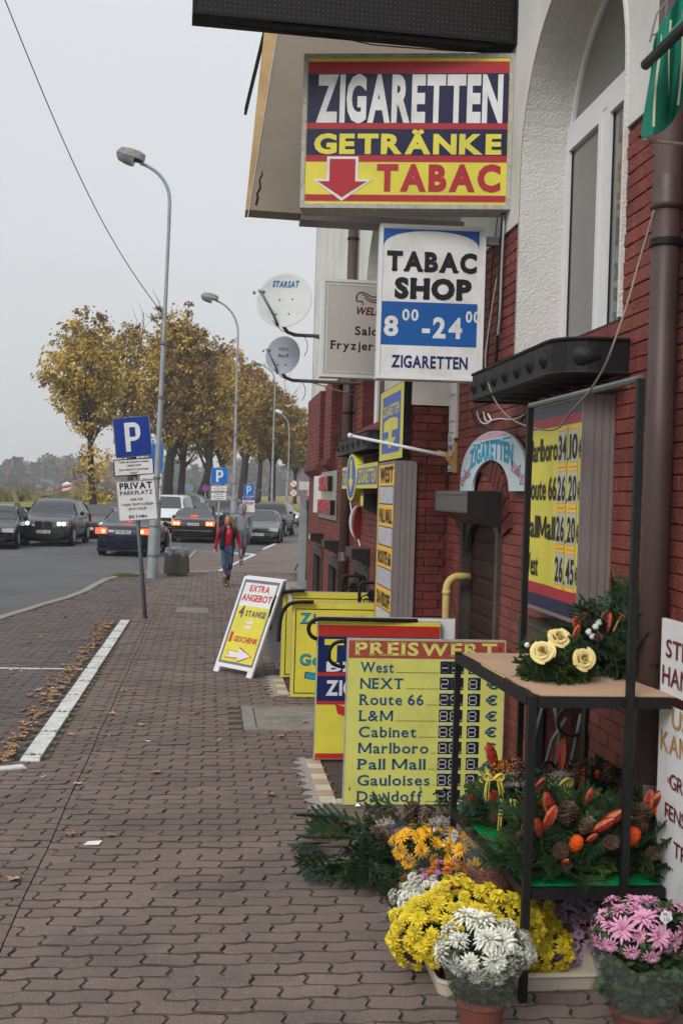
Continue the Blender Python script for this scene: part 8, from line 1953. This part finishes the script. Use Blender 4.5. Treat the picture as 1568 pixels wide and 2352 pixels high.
    ry = lambda x, y, z: tuple(hc+Vector((x*math.cos(yaw)-y*math.sin(yaw), x*math.sin(yaw)+y*math.cos(yaw), z))*k)
    b = MB(); 
    for x in (-.028,.028): c_ = ry(x,-.086,.012); b.lathe([(0,-.008),(.008,0),(0,.008)], c_, 8)
    b.add([ry(-.022,-.092,-.058), ry(.022,-.092,-.058), ry(.016,-.090,-.068), ry(-.016,-.090,-.068)], [(0,1,2,3)]); b.build('eyes_and_mouth', M_boot, hd_, local=True)
    b = MB()
    for x in (-.078,.078): b.lathe([(0,-.03),(.012,-.01),(.014,.012),(0,.028)], ry(x,.005,-.0), 8)
    b.build('ear', M_skin, hd_, local=True)
    top = M_sweat if woman else M_hood
    g = 1.0
    a = .012 if woman else .028
    Jt = [(S(0,0,.90),(.125+a)*k),(S(0,0,1.08),(.105+a)*k),(S(*ch),(.122+a)*k),(S(0,-.005,1.43),.062*k),(S(*shR),.068*k),(S(*elR),.050*k),(S(*wrR),.036*k),(S(*shL),.068*k),(S(*elL),.050*k),(S(*wrL),.036*k)]
    skin('sweater' if woman else 'hooded_top', Jt, [(0,1),(1,2),(2,3),(2,4),(4,5),(5,6),(2,7),(7,8),(8,9)], top, t, 2, 2)
    pant = M_jean if woman else M_jog; pw = .0 if woman else .012
    Jp = [(S(0,0,.92),.118*k),(S(*hipR),(.094+pw)*k),(S(*knR),(.066+pw)*k),(S(anR[0],anR[1],anR[2]+(.17 if woman else .05)),(.052+pw)*k),(S(*hipL),(.094+pw)*k),(S(*knL),(.066+pw)*k),(S(anL[0]*1.0,anL[1]*.75,anL[2]+(.14 if woman else .05)),(.052+pw)*k)]
    skin('jeans' if woman else 'trousers', Jp, [(0,1),(1,2),(2,3),(0,4),(4,5),(5,6)], pant, t, 2)
    for (kn, an, to) in ((knR, anR, toR), (knL, anL, toL)):
        up = Vector(an)+(Vector(kn)-Vector(an))*(.42 if woman else .08)
        Js = [(S(*an),.050*k),(S(*up),.056*k),(S(to[0]*.8+an[0]*.2, to[1]*.5+an[1]*.5, to[2]+.012),.044*k),(S(*to),.036*k),(S(an[0], an[1]+.04, an[2]-.045),.040*k)]
        skin('boot' if woman else 'shoe', Js, [(0,1),(0,2),(2,3),(0,4)], M_boot if woman else M_shoe, t, 2)
    if woman:
        # open quilted vest: two front panels, back and collar
        b = MB(); n = 18; V = []; rows = [(.90,.150),(1.0,.150),(1.12,.142),(1.24,.158),(1.36,.172),(1.43,.10),(1.48,.085)]
        for (z, r) in rows:
            for q in range(n+1):
                a_ = R(32)+R(296)*q/n; V.append(S(r*1.14*math.sin(a_), -r*.92*math.cos(a_)+.0, z+.0))
        b.add(V, [(j*(n+1)+q, j*(n+1)+q+1, (j+1)*(n+1)+q+1, (j+1)*(n+1)+q) for j in range(6) for q in range(n)]); o = b.build('vest', M_vest, t, local=True, smooth=True); sm = o.modifiers.new('t', 'SOLIDIFY'); sm.thickness = .03*k; sm.offset = 0
        b = MB(); rnd = random.Random(5)
        for j in range(260):
            a_ = rnd.uniform(R(88), R(272)); ln = rnd.uniform(.10,.34); r0 = .078; p0 = Vector((r0*math.sin(a_)*.9, -r0*1.1*math.cos(a_), rnd.uniform(.02,.11))); p0.z = .115-abs(rnd.gauss(0,.04)) if rnd.random() < .5 else p0.z
            P = [p0]; d = Vector((math.sin(a_)*.30+.10, -math.cos(a_)*.25+.15, -1)).normalized()
            for s_ in range(4): P.append(P[-1]+d*ln/4+Vector((math.sin(s_*1.6+j)*.012, 0, 0)))
            P = [Vector((p.x*math.cos(yaw)-p.y*math.sin(yaw), p.x*math.sin(yaw)+p.y*math.cos(yaw), p.z)) for p in P]
            b.tube([hc+p*k for p in P], [.010*k,.012*k,.011*k,.008*k,.003*k], 4)
        V = []
        for (z, r) in ((-.02,.080),(.03,.086),(.08,.078),(.112,.05),(.126,.015)):
            for q in range(13): a_ = R(80)+R(200)*q/12; x, y = r*math.sin(a_), -r*1.22*math.cos(a_)-.0; V.append(tuple(hc+Vector((x*math.cos(yaw)-y*math.sin(yaw), x*math.sin(yaw)+y*math.cos(yaw), z))*k))
        b.add(V, [(j*13+q, j*13+q+1, (j+1)*13+q+1, (j+1)*13+q) for j in range(4) for q in range(12)]); V2 = []
        b.build('hair', M_hair, t, local=True, smooth=True)
        b = MB(); V = []
        for (z, r) in ((.085,.074),(.108,.058),(.124,.02)):
            for q in range(16): a_ = 2*math.pi*q/16; x, y = r*math.sin(a_), -r*1.2*math.cos(a_)+.006; V.append(tuple(hc+Vector((x*math.cos(yaw)-y*math.sin(yaw), x*math.sin(yaw)+y*math.cos(yaw), z))*k))
        b.add(V, [(j*16+q, j*16+(q+1)%16, (j+1)*16+(q+1)%16, (j+1)*16+q) for j in range(2) for q in range(16)]+[tuple(32+q for q in range(16))]); b.build('hair', M_hair, t, local=True, smooth=True)
    else:
        b = MB(); V = []; n = 18
        for (z, r, op) in ((-.16,.095,18),(-.11,.086,40),(-.05,.092,44),(.02,.098,42),(.08,.092,34),(.125,.06,14),(.145,.015,0)):
            for q in range(n+1): a_ = R(op)+(2*math.pi-2*R(op))*q/n; x, y = r*math.sin(a_), -r*1.2*math.cos(a_)+.012; V.append(tuple(hc+Vector((x*math.cos(yaw)-y*math.sin(yaw), x*math.sin(yaw)+y*math.cos(yaw), z))*k))
        b.add(V, [(j*(n+1)+q, j*(n+1)+q+1, (j+1)*(n+1)+q+1, (j+1)*(n+1)+q) for j in range(6) for q in range(n)]); o = b.build('hood', M_hood, t, local=True, smooth=True); sm = o.modifiers.new('t', 'SOLIDIFY'); sm.thickness = .02; sm.offset = 0
        b = MB(); b.tube([tuple(hc+Vector((x, -.13, z))*k) for x, z in ((-.03,-.15),(-.032,-.3))], .005, 4); b.tube([tuple(hc+Vector((x, -.13, z))*k) for x, z in ((.03,-.15),(.034,-.28))], .005, 4); b.build('drawstring', M_ctrim, t, local=True)
    return t
p = G(520, 1347); hgt = AY(520, 1183, p.y).z; person('woman with long blonde hair in red sweater, black vest and jeans walking towards us', (p.x, p.y+.05), hgt*.985, R(6), True)
p = G(541, 1296); hgt = AY(548, 1157, p.y).z; person('man in a grey hooded top with the hood up walking behind the woman in red', (p.x+.16, p.y+.05), hgt*.975, R(10), False)
# ================================================================== VERGE, TREES, FAR BANK
def ground_strip(name, near, far_, z0, z1, m, kind='structure', nx=30):
    b = MB(); V = []; ny = 6
    for j in range(ny+1):
        f = j/ny
        for i in range(nx+1):
            u = i/nx; a = Vector(near(u)); c = Vector(far_(u)); p = a+(c-a)*f; zz = z0+(z1-z0)*(f**.8)+.06*math.sin(i*1.3+j*2); V.append((p.x, p.y, zz if j else z0-.15))
    b.add(V, [(j*(nx+1)+i, j*(nx+1)+i+1, (j+1)*(nx+1)+i+1, (j+1)*(nx+1)+i) for j in range(ny) for i in range(nx)]); return b.build(name, m, kind=kind, smooth=True)
def lerp_pts(P):
    def f(u):
        s = u*(len(P)-1); i = min(int(s), len(P)-2); return Vector(P[i]).lerp(Vector(P[i+1]), s-i)
    return f
YT = 104.0; ZB = .75
nearP = [gpt(-500,1176,ZR), gpt(100,1173,ZR), gpt(300,1171,ZR), gpt(420,1178,ZR), gpt(520,1186,ZR), gpt(620,1188,ZR), gpt(655,1182,ZR), gpt(690,1168,ZR), gpt(760,1160,ZR)]
farP = []
for (px, py) in ((-500,1168),(100,1164),(300,1158),(420,1152),(520,1146),(600,1143),(655,1141),(690,1140),(760,1143)):
    p = G(px, py, ZB); farP.append((p.x, p.y))
N3 = lerp_pts([(p[0], p[1], 0) for p in nearP]); F3 = lerp_pts([(p[0], p[1], 0) for p in farP])
ground_strip('verge', N3, F3, ZR-.02, ZB, M_verge)
back = lerp_pts([(p[0]*1.6, p[1]*1.6, 0) for p in farP]); ground_strip('verge_top', F3, back, ZB+.10, ZB-.3, M_verge)
# yellow leaf carpet scattered over the verge
M_leafy = mat('autumn_leaf', (.41,.285,.05), .75, .38, .35, rnd=.36)
M_leafo = mat('autumn_leaf_brown', (.27,.155,.045), .75, .4, .35, rnd=.4)
M_bark = mat('bark', (.035,.028,.023), .95, .3, 3, .4, 8)
rnd = random.Random(5); b = MB()
for k in range(5200):
    u = rnd.uniform(.33, .92); f = rnd.random(); a, c = N3(u), F3(u); p = a+(c-a)*f; z = ZR-.02+(ZB-ZR)*f**.8+.10; s_ = rnd.uniform(.08,.2); q = rnd.random()*6.3
    b.add([(p.x+s_*math.cos(q+j*1.57), p.y+s_*math.sin(q+j*1.57), z+rnd.uniform(0,.08)) for j in range(4)], [(0,1,2,3)])
tag(b.build('leaf_carpet', M_leafy), 'yellow fallen leaves carpeting the grass verge under the trees', 'leaf litter', kind='stuff')
def tree(lab, base, topy, crown, seed, Yt=None, lean=0, nleaf=5200, brown=.3, low=0, zb=ZB, trunk=1.0):
    """base pixel of the trunk, top pixel row, crown pixel box (x0, x1, ybottom)"""
    rnd = random.Random(seed)
    Y = Yt or G(base[0], base[1], zb).y; pb = AY(base[0], base[1], Y); zb_ = pb.z-.3
    x0, x1, yb = crown; L0, R0_, T0, B0 = AY(x0, topy, Y), AY(x1, topy, Y), AY((x0+x1)/2, topy, Y), AY((x0+x1)/2, yb, Y)
    cx_, rx = (L0.x+R0_.x)/2, (R0_.x-L0.x)/2; zt_, zl = T0.z, B0.z; cz_, rz = (zt_+zl)/2, (zt_-zl)/2; ry_ = rx*.9
    t = thing('tree', lab, 'tree', (pb.x, Y, zb_))
    H_ = zt_-zb_; tr = H_*.021*trunk
    segs = []     # (p0, p1, r0, r1)
    fork = zb_+(zl-zb_)*.75+H_*.06; f0 = Vector((pb.x, Y, zb_)); f1 = Vector((pb.x+(cx_-pb.x)*.35+lean, Y, fork)); f2 = Vector((cx_*.8+pb.x*.2, Y, cz_+rz*.35))
    b = MB(); b.tube([f0-Vector((0,0,.2)), f0+Vector((0,0,H_*.02)), f0.lerp(f1,.5)+Vector((rnd.uniform(-.1,.1)*H_*.05,0,0)), f1], [tr*1.5, tr*1.1, tr*.9, tr*.8], 9)
    ends = []
    def limb(p, d, L_, r, lev):
        q = p; P = [p]; dd = d.copy(); m_ = 4
        for k in range(m_):
            dd = (dd+Vector((rnd.gauss(0,.12), rnd.gauss(0,.12), .06+rnd.gauss(0,.06)))).normalized(); q = q+dd*L_/m_; P.append(q)
        b.tube(P, [r*(1-.16*k) for k in range(m_+1)], 5 if lev else 6, caps=False)
        if lev < 3:
            for k in range(3 if lev < 2 else 3):
                i = rnd.randint(1, m_); az = rnd.random()*6.3; side = Vector((math.cos(az), math.sin(az)*.9, rnd.uniform(-.05,.75))).normalized(); nd = (dd*.75+side*.75).normalized(); limb(P[i], nd, L_*rnd.uniform(.5,.72), r*.45, lev+1)
        else: ends.append(P[-1]); ends.append(P[2])
    nl = 9
    limb(f1, (f2-f1).normalized(), (f2-f1).length*.80, tr*.75, 0)
    for k in range(nl):
        az = 2*math.pi*k/nl+rnd.uniform(-.3,.3); f = rnd.uniform(.75,1) if k % 2 else rnd.uniform(.95,1.0); o = f0.lerp(f1, f) if k < 6 else f1.lerp(f2, rnd.uniform(.1,.6))
        tgt = Vector((cx_+rx*.85*math.cos(az), Y+ry_*.85*math.sin(az), cz_+rz*rnd.uniform(-.45,.65))); v = tgt-o; limb(o, (v.normalized()+Vector((0,0,.18))).normalized(), v.length*.50, tr*.42, 1)
    b.build('trunk', M_bark, t)
    # leaves: clumps on a lumpy ellipsoid, denser near twig ends, ragged outline
    lf = [MB(), MB()]; s0 = (.006*Y/100*17)*.55
    s0 = max(.08, .0013*Y)
    ncl = 430; cl = []
    for k in range(ncl):
        v = Vector((rnd.gauss(0,1), rnd.gauss(0,1), rnd.gauss(0,1))).normalized()*(rnd.random()**.40); 
        lump = 1+.13*math.sin(v.x*5+seed)+.10*math.sin(v.z*7+seed*2)
        p = Vector((cx_+v.x*rx*lump*.92, Y+v.y*ry_*.95, cz_+v.z*rz*lump*.94)); 
        if v.z < -.3: p.x = cx_+(p.x-cx_)*(1+.5*(v.z+.3))
        cl.append((p, rnd.uniform(.035,.075)*(rx+rz), rnd.random()))
    for e in ends: 
        (cl.append((e, rnd.uniform(.03,.05)*(rx+rz), rnd.random())) if ((e.x-cx_)/rx)**2+((e.z-cz_)/rz)**2 < 1.0 else None)
    if low:
        for k in range(low): f = rnd.uniform(.12,.9); p = f0.lerp(f1, f); az = rnd.random()*6.3; p = p+Vector((math.cos(az), math.sin(az), 0))*rx*.42*rnd.random(); cl.append((p, rx*.16, rnd.random()))
    per = max(8, int(nleaf*1.75/len(cl)))
    for (p, r, q) in cl:
        which = 1 if q < brown+(.25 if p.z > cz_+rz*.5 else 0) else 0
        for _ in range(per):
            o = p+Vector((rnd.gauss(0,.5), rnd.gauss(0,.5), rnd.gauss(0,.42)))*r; n_ = Vector((rnd.gauss(0,1), rnd.gauss(0,1), rnd.gauss(0,1))).normalized(); u_ = n_.orthogonal().normalized(); w_ = n_.cross(u_); s = s0*rnd.uniform(.6,1.4)
            lf[which].add([o+u_*s, o+w_*s*.75, o-u_*s, o-w_*s*.75], [(0,1,2,3)])
    o1 = lf[0].build('crown', M_leafy, t); o2 = lf[1].build('crown', M_leafo, t)
    return t
tree('leftmost autumn lime tree with a round crown and leafy lower trunk', (214,1160), 722, (78,312,992), 1, nleaf=9500, brown=.22, low=46, trunk=.9)
tree('second autumn tree behind the PRIVAT signpost', (300,1162), 738, (222,372,1050), 2, nleaf=6500, brown=.3, Yt=112)
tree('tallest autumn tree rising behind the nearest lamp post', (384,1160), 690, (318,500,1040), 3, nleaf=9500, brown=.45, trunk=1.25)
tree('dark trunked tree just right of the tallest one', (415,1158), 745, (372,500,1060), 4, nleaf=5500, brown=.5, Yt=118)
tree('leaning forked tree left of the second street lamp', (452,1162), 770, (400,540,1060), 5, nleaf=6500, brown=.45, lean=1.0, trunk=1.1)
tree('narrow tree close behind the leaning forked one', (468,1158), 775, (440,560,1055), 6, nleaf=5500, brown=.5, Yt=122)
tree('autumn tree behind the second street lamp', (505,1160), 790, (462,590,1060), 7, nleaf=6500, brown=.5, trunk=1.1)
tree('thick trunked tree just right of the second street lamp', (555,1156), 830, (520,640,1060), 8, nleaf=6000, brown=.4, trunk=1.5)
tree('rusty topped tree between the second and third lamps', (592,1152), 850, (560,665,1060), 9, nleaf=5000, brown=.6, Yt=135)
tree('brown autumn tree behind the third street lamp', (624,1150), 886, (575,695,1065), 10, nleaf=6500, brown=.35, trunk=1.4, Yt=118)
tree('greyer tree near the brick corner behind the fourth lamp', (676,1148), 928, (640,725,1090), 11, nleaf=4500, brown=.45, Yt=140)
tree('small pale tree seen just beside the brick corner', (710,1148), 960, (690,760,1100), 12, nleaf=2500, brown=.3, Yt=165)
# hand rail on the verge slope
t = thing('verge_railing', 'thin metal handrail going up the grassy slope right of the P signs', 'railing', (G(615,1180).x, 92, 0)); b = MB(); Pq = [AY(592,1142,92), AY(592,1124,92), AY(616,1134,92), AY(637,1160,92), AY(637,1178,92)]; b.tube([Pq[0], Pq[1], Pq[2], Pq[3]], .05, 5); b.tube([Pq[3], Pq[4]], .05, 5); b.tube([Pq[2], AY(616,1150,92)], .05, 5); b.build('rail', M_galvd, t)
# far wooded bank
rnd = random.Random(31); b = [MB(), MB(), MB()]
def wood_h(px): return 1050+10*math.sin(px*.03)+7*math.sin(px*.09+1)+(px-120)*.02+ (12 if px < 20 else 0)
for k in range(780):
    px = rnd.uniform(-260, 1100); Yh = rnd.uniform(560, 720); top = wood_h(px)+rnd.uniform(0,40); r = rnd.uniform(5,9)
    if k > 600: Yh = rnd.uniform(450, 512); top = rnd.uniform(1106, 1117); r = rnd.uniform(2.5,4); px = rnd.uniform(-200, 500)
    p = AY(px, top, Yh)
    mi = 1 if (rnd.random() < .22 or 120 < px < 170 and rnd.random() < .6) else (2 if rnd.random() < .3 else 0)
    for _ in range(70):
        v = Vector((rnd.gauss(0,1), rnd.gauss(0,1), rnd.gauss(0,1))).normalized()*rnd.random()**.4; o = p+Vector((v.x*r, v.y*r, v.z*r*1.15-r)); n_ = Vector((rnd.gauss(0,1), rnd.gauss(0,1), rnd.gauss(.4,1))).normalized(); u_ = n_.orthogonal().normalized(); w_ = n_.cross(u_); s = rnd.uniform(.8,1.8)
        b[mi].add([o+u_*s, o+w_*s, o-u_*s, o-w_*s], [(0,1,2,3)])
for k, (c, nm) in enumerate((((.035,.055,.025),'dark_wood_leaf'), ((.16,.075,.035),'rusty_wood_leaf'), ((.07,.085,.03),'olive_wood_leaf'))):
    tag(b[k].build(('far_wood','far_wood','far_wood')[k], mat(nm, c, .9, .3, .05, rnd=.3)), ('hazy dark green wood on the far river bank', 'rust coloured trees in the hazy far wood', 'olive green trees in the hazy far wood')[k], 'wood', kind='stuff')
b = MB(); V = []
for i in range(41):
    px = -400+1700*i/40; V += [tuple(AY(px, 1128, 640)-Vector((0,0,8))), tuple(AY(px, wood_h(px)+34, 640))]
b.add(V, [(2*i, 2*i+2, 2*i+3, 2*i+1) for i in range(40)]); V2 = len(b.v); b.add([(v[0], v[1]+200, v[2]) for v in V], [(2*i+1, 2*i+3, 2*i+2, 2*i) for i in range(40)]); b.add([V[2*i+1] for i in range(41)]+[(V[2*i+1][0], V[2*i+1][1]+200, V[2*i+1][2]) for i in range(41)], [(i, i+1, 42+i, 41+i) for i in range(40)])
b.build('far_hill', mat('far_hill_ground', (.05,.06,.03), .95, .3, .02), kind='structure')
# reeds and scrub on the river flat
rnd = random.Random(17); b = MB()
for k in range(5200):
    px = rnd.uniform(-250, 480) if k % 3 else rnd.uniform(-150, 120); Yh = rnd.uniform(118, 320) if k % 2 else rnd.uniform(112,150); p = AY(px, 1130, Yh); o = Vector((p.x, p.y, -.35)); h_ = rnd.uniform(.5,1.5)*(1+.5*math.sin(px*.045)); 
    if h_ < .2: continue
    for _ in range(2):
        e = Vector((rnd.gauss(0,.5), 0, 1)).normalized()*h_; s_ = Vector((1,0,0))*.3; q = o+Vector((rnd.gauss(0,.8), 0, 0)); b.add([q-s_, q+s_, q+e+s_*.7, q+e-s_*.7], [(0,1,2,3)])
tag(b.build('reeds', mat('reed', (.20,.18,.075), .9, .4, .12, rnd=.3)), 'pale olive reeds and scrub on the river flat', 'reeds', kind='stuff')
b = MB(); b.add([(-1500,110,-.33),(1500,110,-.33),(1500,330,-.33),(-1500,330,-.33)], [(0,1,2,3)]); b.build('river_flat', mat('river_flat_ground', (.20,.19,.14), .95, .3, .05, dirt=(.13,.14,.07), dscale=.03, damt=.6), kind='structure')
# distant blue building spot
p = AY(107, 1104, 520); t = thing('far_shed', 'small hazy blue shed below the far wood', 'shed', (p.x, 520, 0)); b = MB(); b.box((p.x-3, 520, AY(107,1108,520).z-6), (p.x+3, 526, AY(107,1101,520).z)); b.build('wall', mat('shed_blue', (.06,.16,.32), .6, .1), t); b = MB(); b.box((p.x-3.4, 519.6, AY(107,1101,520).z), (p.x+3.4, 526.4, AY(107,1100,520).z)); b.build('roof', M_galvd, t)
# ================================================================== HAZE
b = MB(); b.box((-900, -60, -1.5), (900, 1100, 42)); hz_ = b.build('haze', [], kind='stuff')
mh_ = bpy.data.materials.new('haze_air'); mh_.use_nodes = True; nt = mh_.node_tree; nt.nodes.clear(); v = N(nt, 'ShaderNodeVolumePrincipled'); v.inputs['Color'].default_value = (.96,.975,1,1); v.inputs['Density'].default_value = .0006; v.inputs['Anisotropy'].default_value = .0; o = N(nt, 'ShaderNodeOutputMaterial'); nt.links.new(v.outputs[0], o.inputs['Volume']); hz_.data.materials.append(mh_)
tag(hz_, 'thin pale autumn haze over the whole street', 'haze')
